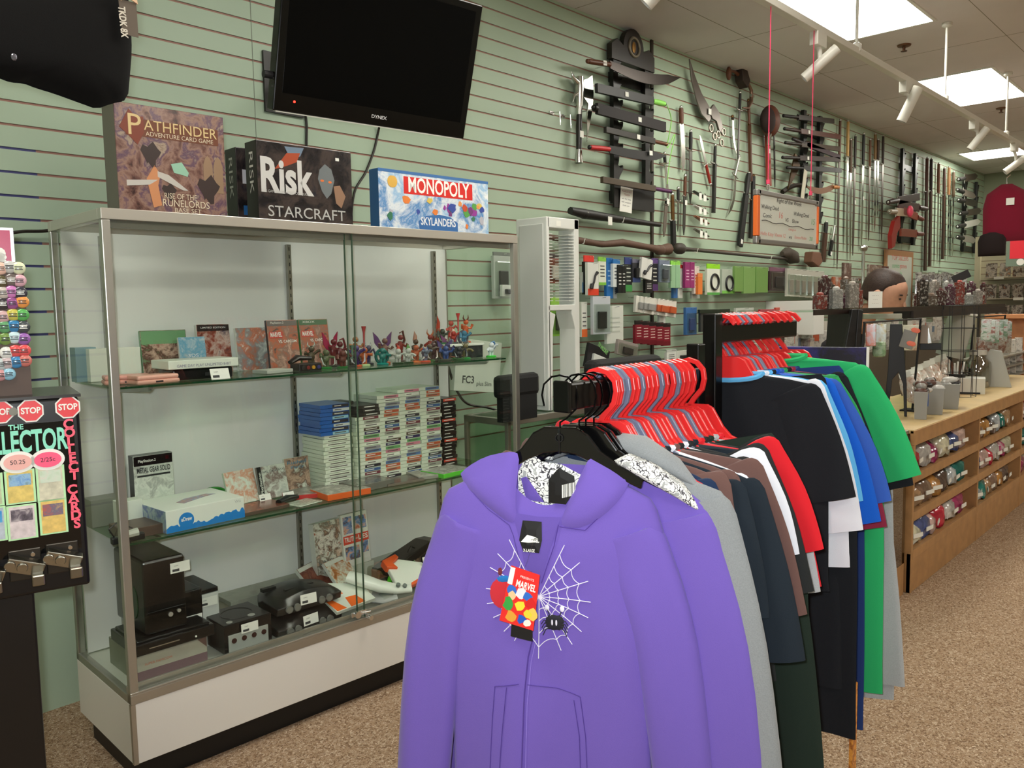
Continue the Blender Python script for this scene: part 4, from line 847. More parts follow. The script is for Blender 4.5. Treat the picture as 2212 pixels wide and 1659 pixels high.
def garment(name, x, zr, yaw, mat, label, cat, neck=(.10, -.118), sh=(.25, -.16), tip=(.35, -.30), hem=-.70, hw=.25, th=.011, sw=.085, sleeve='short', group=None, fold=.004, seed=0, y=None, ex=0, elbow=None, collar=None, trim=None, sw0=.075, drop=.02, cv=.6):
    e = empty(name, (x, RY if y is None else y, zr), -PI/2+yaw, label, cat, group)
    tab = body_tab(neck, sh, hem, hw, th, cv); N = 40; b = MB(); rings = []; K = 26; D = neck[1]-hem
    def fld(px, dz):
        a = min(1, max(0, (dz-.05)/.25))
        return fold*a*(math.sin(px*38+seed*1.7+dz*3)*.6+math.sin(px*19+seed-dz*5)*.7)*(1+dz)+fold*.8*NZ.noise(V((px*9, dz*5, seed*3.1)))*(.4+a)
    for i in range(K+1):
        t = i/K; dz = D*(t**1.35); w_, tk = interp(tab, dz); r = []
        for j in range(N):
            an = 2*PI*j/N; c, s_ = math.cos(an), math.sin(an)
            px = w_*c; yy = tk*(1 if s_ > 0 else -1)*abs(s_)**.7+fld(px, dz)
            r.append((px, yy, neck[1]-dz+.012*(abs(c)**3)*(1 if dz > D*.9 else 0)-(drop*max(0, 1-(px/(neck[0]*1.05))**2)*max(0, 1-dz/.16) if s_ < 0 else 0)))
        rings.append(r)
    b.ring(rings, caps=(False, False))
    for sg in (1, -1):
        O_ = [V((sh[0]-.004, 0, sh[1]-.004)), V(elbow or (lerp(sh[0], tip[0], .6), 0, lerp(sh[1], tip[1], .5))), V((tip[0], 0, tip[1]))]
        ww = [sw0, lerp(sw0, sw, .6), sw]; cs = []
        for k_ in range(3):
            d_ = (O_[min(2, k_+1)]-O_[max(0, k_-1)]).normalized(); out = V((-d_.z, 0, d_.x)); cs.append(O_[k_]-out*ww[k_])
        dS = (cs[1]-cs[0]).normalized(); pts = [cs[0]-dS*.02, cs[0], cs[1], cs[2]]
        w0 = [sw0*.5, sw0, ww[1], sw]
        fine = []; M_ = 14
        for i in range(M_+1):
            t = i/M_*3; k = min(2, int(t)); u = t-k
            P = [pts[max(k-1, 0)], pts[k], pts[k+1], pts[min(k+2, 3)]]
            q = .5*((2*P[1])+(-P[0]+P[2])*u+(2*P[0]-5*P[1]+4*P[2]-P[3])*u*u+(-P[0]+3*P[1]-3*P[2]+P[3])*u**3)
            fine.append((q, lerp(w0[k], w0[k+1], u)))
        rr = []
        for i, (q, wd) in enumerate(fine):
            d = (fine[min(i+1, M_)][0]-fine[max(i-1, 0)][0]).normalized() if i > M_/3 else dS; n = V((-d.z, 0, d.x)); n = n if n.x > 0 else -n; row = []
            if i == M_: wd *= 1.0
            for j in range(20):
                an = 2*PI*j/20; a = wd*math.cos(an); f = fold*1.1*math.sin(a*60+seed+i*.5)*(i/M_)+fold*1.2*NZ.noise(V((a*12+sg*5, i*.25, seed)))
                p = q+n*a+V((0, (th*.95+.006*i/M_)*math.sin(an)+f, 0)); row.append((sg*p.x, p.y, p.z))
            rr.append(row if sg > 0 else row[::-1])
        b.ring(rr, caps=(False, False))
    b.build('body', mat, e, smooth=True)
    if trim is not None or collar is not None:
        cpts = []
        for j in range(25):
            an = 2*PI*j/24; cpts.append((neck[0]*math.cos(an), .012*math.sin(an), neck[1]+.004-.018*(1 if math.sin(an) < 0 else .1)*abs(math.sin(an))))
        MB().tube(cpts, .006, 6).build('collar', collar or mat, e, smooth=True)
    e['fn'] = 0; del e['fn']
    return e, fld, tab
def cloth(c, **k): return M(c, .88, sheen=.22 if max(c) > 60 else .04, bump=.25, bs=900, spec=.15, **k)
PUR = cloth((114, 92, 182)); CGREY = cloth((142, 146, 148), var=.12, vs=500); BRN = cloth((106, 78, 72)); NAVYD = cloth((34, 42, 50)); NAVY = cloth((30, 48, 78)); CHAR = cloth((42, 44, 44)); WHT = cloth((226, 228, 236))
REDC = cloth((214, 34, 44)); DGRN = cloth((36, 48, 40)); BLK = cloth((30, 32, 36)); BLUE = cloth((22, 92, 200)); BLUE2 = cloth((52, 90, 176)); GRN = cloth((44, 176, 104)); LGREY = cloth((176, 178, 180), var=.1, vs=500); NVY2 = cloth((34, 56, 110)); LBLUE = cloth((96, 176, 226)); MAR = cloth((140, 40, 66)); GREEN2 = cloth((50, 150, 84))
# lining print
lm = bpy.data.materials.new('comic_lining'); lm.use_nodes = True; nt = lm.node_tree; b = nt.nodes['Principled BSDF']; b.inputs['Roughness'].default_value = .8
tc = nt.nodes.new('ShaderNodeTexCoord'); vo = nt.nodes.new('ShaderNodeTexVoronoi'); vo.feature = 'DISTANCE_TO_EDGE'; vo.inputs['Scale'].default_value = 46; no = nt.nodes.new('ShaderNodeTexNoise'); no.inputs['Scale'].default_value = 60
mx = nt.nodes.new('ShaderNodeMixRGB'); mx.inputs[0].default_value = .05; nt.links.new(tc.outputs['Object'], mx.inputs[1]); nt.links.new(tc.outputs['Object'], no.inputs['Vector']); nt.links.new(no.outputs['Color'], mx.inputs[2])
nt.links.new(mx.outputs[0], vo.inputs['Vector']); r = nt.nodes.new('ShaderNodeValToRGB'); r.color_ramp.interpolation = 'CONSTANT'
r.color_ramp.elements[0].color = rgb((60, 58, 66)); r.color_ramp.elements[1].position = .045; r.color_ramp.elements[1].color = rgb((236, 236, 230))
e_ = r.color_ramp.elements.new(.3); e_.color = rgb((170, 172, 170)); e_.position = .26
nt.links.new(vo.outputs['Distance'], r.inputs['Fac']); nt.links.new(r.outputs['Color'], b.inputs['Base Color'])
LIN = lm
def pillow(poly, y0, bulge, n=5, curve=None, back=None):
    """a padded cloth patch over an outline in x,z; y grows towards the viewer as it swells"""
    P = [V((p[0], p[1])) for p in poly]; c = sum(P, V((0, 0)))/len(P); rings = []
    for i in range(n):
        t = i/n; k = 1-t; yy = bulge*math.sqrt(max(0, 1-k*k)); rings.append([(c.x+(p.x-c.x)*k, (y0(c.x+(p.x-c.x)*k, c.y+(p.y-c.y)*k) if callable(y0) else y0)-yy, c.y+(p.y-c.y)*k) for p in P])
    return MB().ring(rings, caps=(False, True))

# --- purple hoodies
def hoodie(x, y, yaw, label, mat, lining, front=False, sh=(.225, -.245), neck=(.085, -.128), cv=.82):
    e, fld, tab = garment('hoodie', x, R1, yaw, mat, label, 'hoodie', neck=neck, sh=sh, tip=(sh[0]+.105, -.88), hem=-.82, hw=sh[0]-.028, th=.030 if front else .018, sw=.055, sw0=.068, sleeve='long', elbow=(sh[0]+.058, 0, -.46), fold=.0062 if front else .003, seed=3 if front else 8, y=y, drop=.075, cv=cv, group='purple hoodies at the front of the rack' if mat is PUR else None)
    return e, fld, tab
hx, hy, hyaw = 1.150, .985, math.radians(26)
e, fld, tab = hoodie(hx, hy, hyaw, 'purple zip hoodie with embroidered white web hanging first on the rack', PUR, LIN, True)
e.name = 'hoodie'; HO = e
Hm = Mx.Translation((hx, hy, R1)) @ Mx.Rotation(-PI/2+hyaw, 4, 'Z')
Hi = Hm.inverted(); hn = (Hm.to_3x3() @ V((0, 1, 0)))
def HP(px, py, off=-.034):
    P = Hm @ V((0, off, 0)); q = Hi @ onpl(px, py, P, hn); return (q.x, q.z)
def surf(x, z):
    dz = -.128-z; w_, tk = interp(tab, max(0, dz)); c = max(-1, min(1, x/w_)); s_ = math.sqrt(max(0, 1-c*c))
    return -tk*s_**.7+fld(x, max(0, dz))
def hp(l, off=-.034): return [HP(900+a/3.318, 960+b_/3.318, off) for a, b_ in l]
PUR2 = cloth((104, 84, 170))
L1 = smooth_poly(hp([(235, 262), (300, 195), (430, 120), (560, 90), (640, 78), (690, 98), (684, 260), (676, 420), (690, 560), (640, 592), (520, 510), (370, 385)], -.05))
R1_ = smooth_poly(hp([(1205, 125), (1260, 150), (1400, 215), (1510, 285), (1440, 420), (1320, 540), (1180, 618), (1060, 622), (1005, 590), (1050, 470), (1110, 330), (1160, 210)], -.05))
lp = MB()
hood = pillow(L1, lambda x, z: surf(x, z)*.9-.003, .012).build('hood_flap', PUR, HO, smooth=True); pillow(R1_, lambda x, z: surf(x, z)*.9-.003, .012).build('hood_flap', PUR, HO, smooth=True)
lin_ = hp([(684, 230), (760, 70), (860, 150), (1000, 170), (1150, 250), (1075, 430), (1030, 530), (860, 520), (690, 495)], -.03)
pillow(lin_, .0085, .003, 3).build('lining', LIN, HO, smooth=True)
pillow(hp([(730, 255), (770, 240), (880, 400), (900, 430), (770, 410)], -.01), .0052, .001, 2).build('lining_strap', PUR2, HO)
pillow(hp([(935, 260), (1010, 175), (1120, 235), (1130, 330), (1060, 440), (935, 425)], -.03), -.020, .001, 2).build('size_card', M((12, 12, 12), .4), HO)
k = MB(); bo = hp([(1050, 345)], -.03)[0]
for i in range(12): k.box(bo[0]-.004+i*.0022, bo[0]-.0032+i*.0022+.0008*(i % 3 == 0), -.0222, -.0215, bo[1]-.012+i*.0006, bo[1]+.012+i*.0006)
k.build('barcode_print', PAPER, HO)
# back of the neck band and label
nb = hp([(690, 500), (860, 525), (1032, 530), (1005, 592), (940, 800), (880, 1010), (770, 880), (735, 700), (700, 590)], -.034)
nbm = MB(); nbp = [V(p) for p in nb]
pillow(nb, lambda x, z: surf(x, z)-.001, .0015, 3).build('inner_back', PUR2, HO, smooth=True)
lb = hp([(752, 552), (890, 560), (896, 690), (876, 782), (762, 772), (730, 690)], -.036)
pillow(lb, lambda x, z: surf(x, z)-.004, .001, 2).build('neck_label', M((14, 14, 15), .6), HO)
def hletters(s, a, b_, size, mat, name, off=-.006, width=None, tilt=0):
    o = hp([(a, b_)], -.038)[0]; k = MB(); xd = V((math.cos(tilt), 0, math.sin(tilt))); yd = V((-math.sin(tilt), 0, math.cos(tilt)))
    put(k, s, (o[0], surf(*o)+off, o[1]), xd=xd, yd=yd, size=size, width=width, bold=.02); return k.build(name, mat, HO)
pillow(hp([(745, 700), (790, 650), (860, 668), (810, 685), (885, 700), (800, 705)], -.036), lambda x, z: surf(x, z)-.0065, .0002, 2).build('label_bolt_print', PAPER, HO)
hletters('MARVEL', 835, 690, .011, PAPER, 'label_lettering', -.008, .021); hletters('X-LARGE', 805, 762, .008, PAPER, 'size_lettering', -.008, .022)
# web embroidery
wc = hp([(872, 1098)], -.036)[0]
ends = hp([(655, 690), (570, 792), (512, 893), (484, 1046), (492, 1155), (540, 1253), (620, 1347), (700, 1408), (870, 1540), (1025, 1495), (1105, 1450), (1176, 1355), (1226, 1249), (1244, 1136), (1226, 986), (1165, 852), (1056, 726)], -.036)
thread = M((236, 232, 246), .6); k = MB()
def on(p, off=-.0022): return (p[0], surf(*p)+off, p[1])
def sline(a, b_, n=7, sag=0): 
    out = []
    for i in range(n+1):
        t = i/n; p = V(a).lerp(V(b_), t); m_ = V(wc)-p
        if sag: p = p+m_.normalized()*sag*4*t*(1-t)
        out.append(on((p.x, p.y)))
    return out
for q in ends: k.tube(sline(wc, q, 10), .00085, 5)
for f in (.22, .4, .6, .82):
    pr = [V(wc).lerp(V(q), f*(.97 if i % 2 else 1)) for i, q in enumerate(ends)]
    for i in range(len(pr)-1):
        if i in (7,) and f < .8: continue
        k.tube(sline(pr[i], pr[i+1], 6, (pr[i]-pr[i+1]).length*.17), .0008, 5)
k.build('web_embroidery', thread, HO)
# spider patch
sc = hp([(982, 1290)], -.036)[0]; k = MB()
for sg in (-1, 1):
    for i in range(4): a0 = -.1-.42*i; k.tube([on((sc[0]+sg*.008, sc[1]-.003*i), -.003), on((sc[0]+sg*(.020-.001*i), sc[1]+.004-.006*i), -.003), on((sc[0]+sg*(.025-.001*i), sc[1]-.004-.007*i), -.003)], .001, 5)
    k.tube([on((sc[0]+sg*.009, sc[1]+.012), -.003), on((sc[0]+sg*.014, sc[1]+.026), -.003)], .001, 5)
k.build('spider_legs', M((34, 34, 46), .7), HO)
rim = []
for i in range(26): a0 = 2*PI*i/26; rr_ = .0165*(1+.1*(i % 2)); rim.append((sc[0]+rr_*math.copysign(abs(math.cos(a0))**.7, math.cos(a0)), sc[1]+.85*rr_*math.copysign(abs(math.sin(a0))**.7, math.sin(a0))))
pillow(rim, lambda x, z: surf(x, z)-.0028, .002, 4).build('spider_body', M((26, 26, 36), .7), HO, smooth=True)
k = MB()
for dx in (-.0045, .0035): k.ell((sc[0]+dx, surf(*sc)-.006, sc[1]+.001), (.0018, .0006, .006), 10, 6)
for dx in (-.014, .0145): k.ell((sc[0]+dx, surf(*sc)-.005, sc[1]+.028), (.0045, .0015, .006), 10, 6)
k.build('white_stitching', thread, HO, smooth=True)
# round red patch that peeps beside the swing tag
pc = hp([(600, 1080)], -.036)[0]; pt = [(pc[0]+.024*math.cos(a0*.4), pc[1]+.029*math.sin(a0*.4)) for a0 in range(16)]
pillow(pt, lambda x, z: surf(x, z)-.0028, .002, 4).build('red_patch', cloth((206, 50, 60)), HO, smooth=True)
pillow(smooth_poly(hp([(560, 960), (650, 945), (680, 985), (575, 1008)], -.036)), lambda x, z: surf(x, z)-.003, .002, 3).build('blue_patch', cloth((40, 120, 190)), HO, smooth=True)
pillow(smooth_poly(hp([(570, 900), (600, 890), (606, 940), (575, 955)], -.036)), lambda x, z: surf(x, z)-.003, .0015, 3).build('maroon_patch', cloth((120, 50, 60)), HO, smooth=True)
# swing tag
tg = empty('swing_tag', mat=None); tg.parent = HO
bk = hp([(780, 885), (840, 895), (845, 1390), (690, 1352), (700, 1200)], -.045)
yT = -.062
MB().prism(bk, yT+.002, yT+.003).build('black_backing', M((18, 18, 18), .5), tg)
cd = hp([(680, 865), (885, 935), (838, 1333), (595, 1258)], -.06); A_, B_, C_, D_ = [V(p) for p in cd]
MB().prism(cd, yT, yT+.0012).build('card', M((232, 50, 46), .3), tg)
def tq(u, v): p = A_.lerp(B_, u).lerp(D_.lerp(C_, u), v); return (p.x, p.y)
MB().prism([tq(.0, .02), tq(.16, .02), tq(.16, .32), tq(0, .32)], yT-.0004, yT).build('white_corner_print', PAPER, tg)
xd = (V(tq(.9, .2))-V(tq(.2, .2))).normalized(); k = MB()
o_ = tq(.60, .27); put(k, 'MARVEL', (o_[0], yT-.0006, o_[1]), xd=(xd.x, 0, xd.y), yd=(-xd.y, 0, xd.x), size=.018, width=.038, bold=.03); o_ = tq(.6, .13); put(k, 'PRESENTS', (o_[0], yT-.0006, o_[1]), xd=(xd.x, 0, xd.y), yd=(-xd.y, 0, xd.x), size=.006, width=.026); k.build('lettering', PAPER, tg)
rr = random.Random(4)
for i, (c, u, v, s_) in enumerate((((56, 110, 200), .2, .42, .012), ((236, 200, 150), .22, .5, .009), ((230, 230, 236), .48, .42, .012), ((50, 110, 200), .7, .44, .010), ((60, 160, 70), .17, .66, .013), ((240, 220, 60), .52, .64, .012), ((214, 40, 40), .84, .55, .012), ((226, 160, 60), .3, .86, .012), ((250, 200, 90), .92, .72, .012), ((40, 90, 190), .62, .86, .010), ((240, 236, 220), .8, .9, .008), ((230, 210, 60), .78, .74, .009))):
    p = tq(u, v); n = 9; MB().prism([(p[0]+s_*rr.uniform(.6, 1)*math.cos(2*PI*j/n), p[1]+s_*rr.uniform(.7, 1.1)*math.sin(2*PI*j/n)) for j in range(n)], yT-.0005-.00002*i, yT).build('coloured_print', M(c, .35), tg)
MB().tube([on(hp([(850, 640)], -.036)[0], -.006), on(hp([(800, 830)], -.036)[0], -.012), (bk[0][0], yT, bk[0][1])], .0006, 4).build('plastic_loop', CLEAR, tg)
# zip, seams, pocket
def pxl(l, off=-.036): return [HP(a, b_, off) for a, b_ in l]
def seamline(l, r_, name, mat): return MB().tube([on(p, -.0012) for p in pxl(l)], r_, 5).build(name, mat, HO)
DP = cloth((84, 60, 150)); LP = cloth((150, 128, 220))
def dense(l, n=8):
    out = []
    for i in range(len(l)-1):
        for j in range(n): t = j/n; out.append((lerp(l[i][0], l[i+1][0], t), lerp(l[i][1], l[i+1][1], t)))
    return out+[l[-1]]
seamline(dense([(1150, 1380), (1141, 1420), (1134, 1500), (1130, 1659), (1130, 1720)], 8), .0014, 'zip', DP)
seamline(dense([(1156, 1385), (1147, 1430), (1140, 1520), (1137, 1720)], 8), .0007, 'zip_stitching', LP)
for l in ([(1068, 1484), (1122, 1476)], [(1068, 1484), (1062, 1560), (1056, 1700)], [(1140, 1478), (1200, 1492), (1250, 1512)], [(1250, 1512), (1262, 1600), (1268, 1720)], [(1095, 1484), (1086, 1580), (1078, 1700)], [(1236, 1520), (1248, 1600), (1252, 1720)]):
    seamline(dense(l), .0009, 'pocket_seam', DP)
for l in ([(1008, 1062), (1050, 1104), (1096, 1137), (1106, 1160), (1122, 1220), (1133, 1260)], [(1204, 1136), (1196, 1180), (1180, 1225), (1168, 1262)], [(1206, 1140), (1262, 1148), (1322, 1092)]):
    seamline(dense(l), .0009, 'neck_seam', DP)
black_hanger(1.165, R1, math.radians(24), 'first black hanger inside the embroidered purple hoodie', y=.962)
pf_ = ('second', 'third', 'fourth')
for i, (x, yw) in enumerate(((1.205, 18), (1.225, 16), (1.25, 12))): black_hanger(x, R1, math.radians(yw), '%s black hanger along the front arm, counted from its end cap' % pf_[i])
e2, _, _ = hoodie(1.215, .955, math.radians(17), 'second purple hoodie with comic print lining behind the embroidered one', PUR, LIN, sh=(.262, -.222), neck=(.085, -.138))
lh = MB().tube([(.06, .0, -.128), (.10, -.02, -.118), (.14, -.02, -.135), (.19, -.01, -.165), (.225, .0, -.2)], [.006, .022, .026, .022, .006], 12, flat=.6); lh.build('hood_lining', LIN, e2, smooth=True)
MB().tube([(-.06, .01, -.13), (-.09, .0, -.118), (-.12, -.01, -.128), (-.16, -.01, -.16)], [.006, .018, .018, .006], 12, flat=.6).build('hood_lining', LIN, e2, smooth=True)
e3, _, _ = hoodie(1.248, RY, math.radians(13), 'heather grey hoodie with bunched hood on black hanger', CGREY, LIN, sh=(.275, -.195), neck=(.09, -.13))
MB().tube([(-.15, 0, -.15), (-.10, -.01, -.12), (-.05, .01, -.10), (.0, -.01, -.11), (.05, .01, -.095), (.10, -.005, -.10), (.16, .0, -.13), (.2, 0, -.16)], [.01, .026, .028, .03, .024, .03, .022, .006], 12, flat=.8).build('hood', CGREY, e3, smooth=True)
SR = math.radians
G1 = [ # x, yaw, material, sh, tip, hem, hw, kind, seed, label
 (1.268, 11, NAVY, (.24, -.165), (.27, -.50), -.62, .235, 'short', 'navy shirt mostly hidden behind the heather grey hoodie'),
 (1.285, 10, BRN, (.255, -.155), (.292, -.52), -.66, .235, 'longish', 'brown long sleeved shirt on the first red hanger'),
 (1.312, 9, NAVYD, (.272, -.165), (.310, -.40), -.50, .255, 'short', 'charcoal navy tee just behind the brown long sleeved shirt'),
 (1.330, 9, BRN, (.25, -.15), (.30, -.38), -.72, .23, 'short', 'second brown tee tucked between dark tees'),
 (1.348, 8, NAVYD, (.290, -.165), (.362, -.475), -.545, .285, 'short', 'dark navy tee with the widest hanging sleeve'),
 (1.366, 8, WHT, (.26, -.16), (.335, -.44), -.60, .27, 'short', 'white tee whose hem peeps below the dark navy sleeve'),
 (1.384, 8, BRN, (.272, -.132), (.352, -.40), -.43, .30, 'short', 'brown tee with broad shoulder beyond the navy tees'),
 (1.402, 7, CHAR, (.25, -.13), (.33, -.33), -.60, .24, 'short', 'charcoal tee hidden behind the broad brown tee'),
 (1.420, 7, WHT, (.262, -.115), (.325, -.30), -.42, .25, 'short', 'white tee whose thin edge shows beyond the brown shoulder'),
 (1.442, 6, CHAR, (.262, -.11), (.345, -.37), -.45, .26, 'short', 'charcoal tee between the white edge and the red tee'),
 (1.462, 6, NAVYD, (.25, -.12), (.32, -.34), -.55, .24, 'short', 'black navy tee in front of the red tee'),
 (1.490, 6, REDC, (.262, -.10), (.345, -.30), -.46, .25, 'short', 'bright red tee with pointed sleeve'),
 (1.512, 5, CHAR, (.25, -.10), (.33, -.30), -.60, .25, 'short', 'dark grey tee directly behind the red tee'),
 (1.532, 5, DGRN, (.25, -.12), (.34, -.78), -.80, .31, 'longish', 'long dark green sweatshirt reaching below the tees'),
 (1.556, 4, LGREY, (.24, -.12), (.32, -.40), -.80, .23, 'short', 'pale heather grey tee beside the green sweatshirt'),
 (1.580, 4, REDC, (.23, -.12), (.31, -.40), -.80, .20, 'short', 'second red shirt showing only at its bottom hem'),
]
for i, (x, yw, mt_, sh, tp, hm, hw, kd, lb) in enumerate(G1):
    x = 1.268+(x-1.268)*.92
    garment('shirt', x, R1, SR(yw), mt_, lb, 'shirt', sh=sh, tip=tp, hem=hm, hw=hw, th=.0085, sw=.06 if kd == 'short' else .045, sleeve='short' if kd == 'short' else 'long', fold=.0036, seed=i*2.3, collar=mt_)
    isg = i in (2, 5, 9, 12)
    plastic_hanger(x, R1, SR(yw), GREYH if isg else RED, '%s plastic hanger under the %s' % ('grey' if isg else 'red', ' '.join(lb.split()[:6])), 'plastic hangers on the front arm')
plastic_hanger(1.598, R1, SR(2), RED, 'red plastic hanger nearest the front upright, without a black gap', 'plastic hangers on the front arm')
G2 = [
 (1.742, 2, BLK, (.235, -.115), (.310, -.345), -.57, .262, 'short', 'large black tee first on the back arm'),
 (1.764, 2, WHT, (.235, -.11), (.318, -.42), -.52, .29, 'short', 'white tee with square sleeve showing beside the black tee'),
 (1.782, 2, LBLUE, (.232, -.11), (.312, -.36), -.50, .24, 'short', 'light blue tee of which a sliver shows beside the white one'),
 (1.800, 2, BLK, (.23, -.12), (.27, -.80), -.92, .30, 'longish', 'long black sweatshirt falling below the white tee'),
 (1.820, 2, BLUE, (.235, -.11), (.335, -.41), -.50, .27, 'short', 'bright blue tee with folded sleeve'),
 (1.842, 2, BLUE2, (.24, -.11), (.350, -.365), -.52, .27, 'short', 'duller blue tee just behind the bright blue one'),
 (1.862, 1, GREEN2, (.23, -.10), (.30, -.25), -.50, .24, 'short', 'smaller green tee with collar edge before the black one'),
 (1.884, 1, BLK, (.24, -.10), (.325, -.36), -.55, .25, 'short', 'black tee between the blue and the green tees'),
 (1.905, 1, MAR, (.22, -.11), (.322, -.44), -.50, .22, 'short', 'maroon tee whose sleeve corner peeps under the blue'),
 (1.930, 1, NVY2, (.22, -.11), (.25, -.80), -.96, .27, 'longish', 'long navy sweatshirt showing at the bottom of the back arm'),
 (1.975, 0, GRN, (.258, -.085), (.372, -.325), -.875, .30, 'short', 'large bright green tee near the end of the back arm'),
 (2.012, 0, BLK, (.25, -.10), (.345, -.36), -.60, .25, 'short', 'black tee edging the bright green tee from behind'),
 (2.045, 0, LGREY, (.23, -.12), (.33, -.86), -.92, .30, 'longish', 'pale grey sweatshirt last on the back arm'),
]
for i, (x, yw, mt_, sh, tp, hm, hw, kd, lb) in enumerate(G2):
    garment('shirt', x, R2, SR(yw), mt_, lb, 'shirt', neck=(.10, -.066 if mt_ is GRN else -.095), cv=.75, sh=sh, tip=tp, hem=hm, hw=hw, th=.009, sw=.062 if kd == 'short' else .05, sleeve='short' if kd == 'short' else 'long', fold=.0042, seed=40+i*1.9, collar=(LBLUE if i == 0 else mt_))
    isg = i in (2, 4, 7)
    plastic_hanger(x, R2, SR(yw), GREYH if isg else RED, '%s plastic hanger holding the %s' % ('grey' if isg else 'red', ' '.join(lb.split()[:6])), 'plastic hangers on the back arm')
for i, x in enumerate((1.768, 1.815, 1.872, 2.09)):
    plastic_hanger(x, R2, SR(1), RED if i not in (1,) else GREYH, 'empty %s plastic hanger, %s of the empty ones on the back arm' % ('red' if i != 1 else 'grey', ORD1[i]), 'plastic hangers on the back arm')
for i, x in enumerate((1.2755, 1.292)):
    plastic_hanger(x, R1, SR(8-i), RED if i not in (1,) else GREYH, 'empty %s plastic hanger, %s of the empty ones on the front arm' % ('red' if i != 1 else 'grey', ORD1[i]), 'plastic hangers on the front arm')
# orange printed strip hanging low
o = MB().box(-.012, .012, -.004, .004, -.30, 0).build('belt', art(((206, 120, 40), (230, 160, 70), (150, 80, 30), (214, 140, 60)), 60, 3, .4)); o.location = (1.86, RY-.275, .50); tag(o, 'orange brown patterned strap hanging below the bright green tee', 'strap')
# poster board standing behind the back arm
p0 = fx(1872, 750, 2.62); o = empty('poster_board', (2.62, p0.y, p0.z-.24), -PI/2+.18, 'dark blue poster board with orange small print standing behind the green tee', 'poster')
MB().box(-.30, 0, 0, .008, 0, .24).build('board', art(((20, 22, 40), (24, 26, 34), (50, 44, 120), (30, 30, 60)), 6, 4, .3), o, bevel=.003)
MB().box(0, .007, -.001, .009, 0, .24).build('white_edge', PAPER, o)
letters(o, [('SINGLE CARDS BOUGHT AND SOLD', (-.13, -.001, .155), .014, dict(width=.19)), ('ASK AT THE COUNTER FOR', (-.14, -.001, .138), .014, dict(width=.16)), ('PRICES', (-.13, -.001, .12), .014, dict(width=.12))][:0]+[('= = = = = = = = = = = =', (-.13, -.001, .165), .010, dict(width=.19)), ('= = = = = = = = = =', (-.14, -.001, .15), .010, dict(width=.17)), ('= = = = = = = =', (-.135, -.001, .13), .010, dict(width=.14))], M((226, 150, 96), .5)); MB().box(-.18, -.115, -.001, 0, .19, .2).build('white_logo', PAPER, o)
for dx in (-.26, -.04): MB().box(dx, dx+.02, .01, .03, -(p0.z-.24), .1).build('leg', BLACK, o)
# ================================================================ card vending machine, badge board, black garment
# the machine stands nearer than the case and is turned a little to the room
VX = .33; vy = 1.93
a = fy(203, 1250, 1.9)
def vmat(P, ang):
    return Mx.Translation(P) @ Mx.Rotation(ang, 4, 'Z')
VA = math.radians(-14)
# plane through the machine front: direction along front
vd = V((math.cos(VA), math.sin(VA), 0)); vn = V((-math.sin(VA), math.cos(VA), 0))
VP = V(fy(195, 1250, 1.78)); VP.z = 0
Vm = vmat(VP, VA); Vi = Vm.inverted()
def vp(px, py, off=0): q = Vi @ onpl(px, py, VP+vn*off, vn); return (q.x, q.z)
tl, br = vp(180, 858), vp(203, 1250)
vm = empty('card_vending_machine', mat=Vm, label='black trading card vending machine with neon pink lettering beside the glass case', cat='vending machine')
zt, zb = vp(190, 855)[1], vp(196, 1262)[1]; w_ = .62
MB().box(-w_, 0, 0, .22, zb, zt).build('cabinet', M((13, 11, 12), .3), vm, bevel=.006)
MB().box(-w_-.004, .004, -.006, .226, zt, zt+.006).build('top_edge', M((60, 58, 56), .25, .6), vm)
MB().box(-w_+.004, -.012, -.002, 0, vp(190, 1180)[1], vp(185, 905)[1]).build('glass_front', M((8, 8, 9), .08, coat=.5), vm)
MB().box(-.40, vp(86, 1450, .04)[0], .04, .16, .0, zb).build('column', M((14, 12, 12), .35), vm, bevel=.004)
MB().box(-.5, .06, -.02, .20, 0, .012).build('floor_plate', M((12, 11, 11), .4), vm)
neon = M((255, 96, 120), .5); mint = M((140, 226, 196), .5)
k = MB(); xs = [(150, 915), (150, 937), (150, 960), (151, 982), (153, 1003), (154, 1020), (154, 1030), (156, 1058), (157, 1076), (159, 1093), (162, 1113), (164, 1131)]
tz0, tz1 = vp(148, 916)[1], vp(155, 1027)[1]
for i, c in enumerate('COLLECT'):
    z_ = lerp(tz0, tz1, i/6); x_ = vp(150+1.0*i, 960)[0]; put(k, c, (x_, -.004, z_), size=.026, bold=.04)
tz0, tz1 = vp(158, 1057)[1], vp(164, 1131)[1]
for i, c in enumerate('CARDS'):
    put(k, c, (vp(158+1.4*i, 1090)[0], -.004, lerp(tz0, tz1, i/4)), size=.026, bold=.04)
k.build('neon_lettering', neon, vm)
k = MB(); l0, l1 = vp(-72, 950), vp(137, 950); zc_ = (vp(60, 925)[1]+vp(60, 985)[1])/2
put(k, 'COLLECTOR', ((l0[0]+l1[0])/2, -.004, zc_), size=.06, width=abs(l1[0]-l0[0])*1.08, bold=.03); put(k, 'THE', (vp(34, 924)[0], -.004, vp(34, 923)[1]), size=.014, bold=.03); k.build('title_lettering', mint, vm)
def stopsign(px, py):
    x, z = vp(px, py); r = .024; o = MB().prism([(x+r*math.cos(PI/8+i*PI/4), z+r*math.sin(PI/8+i*PI/4)) for i in range(8)], -.004, -.003).build('stop_sticker', PAPER, vm)
    MB().prism([(x+r*.88*math.cos(PI/8+i*PI/4), z+r*.88*math.sin(PI/8+i*PI/4)) for i in range(8)], -.0045, -.004).build('red_field', M((224, 50, 56), .4), o)
    k = MB(); put(k, 'STOP', (x, -.005, z), size=.017, width=.034, bold=.03); k.build('lettering', PAPER, o)
for p in ((146, 879), (66, 887), (0, 890)): stopsign(*p)
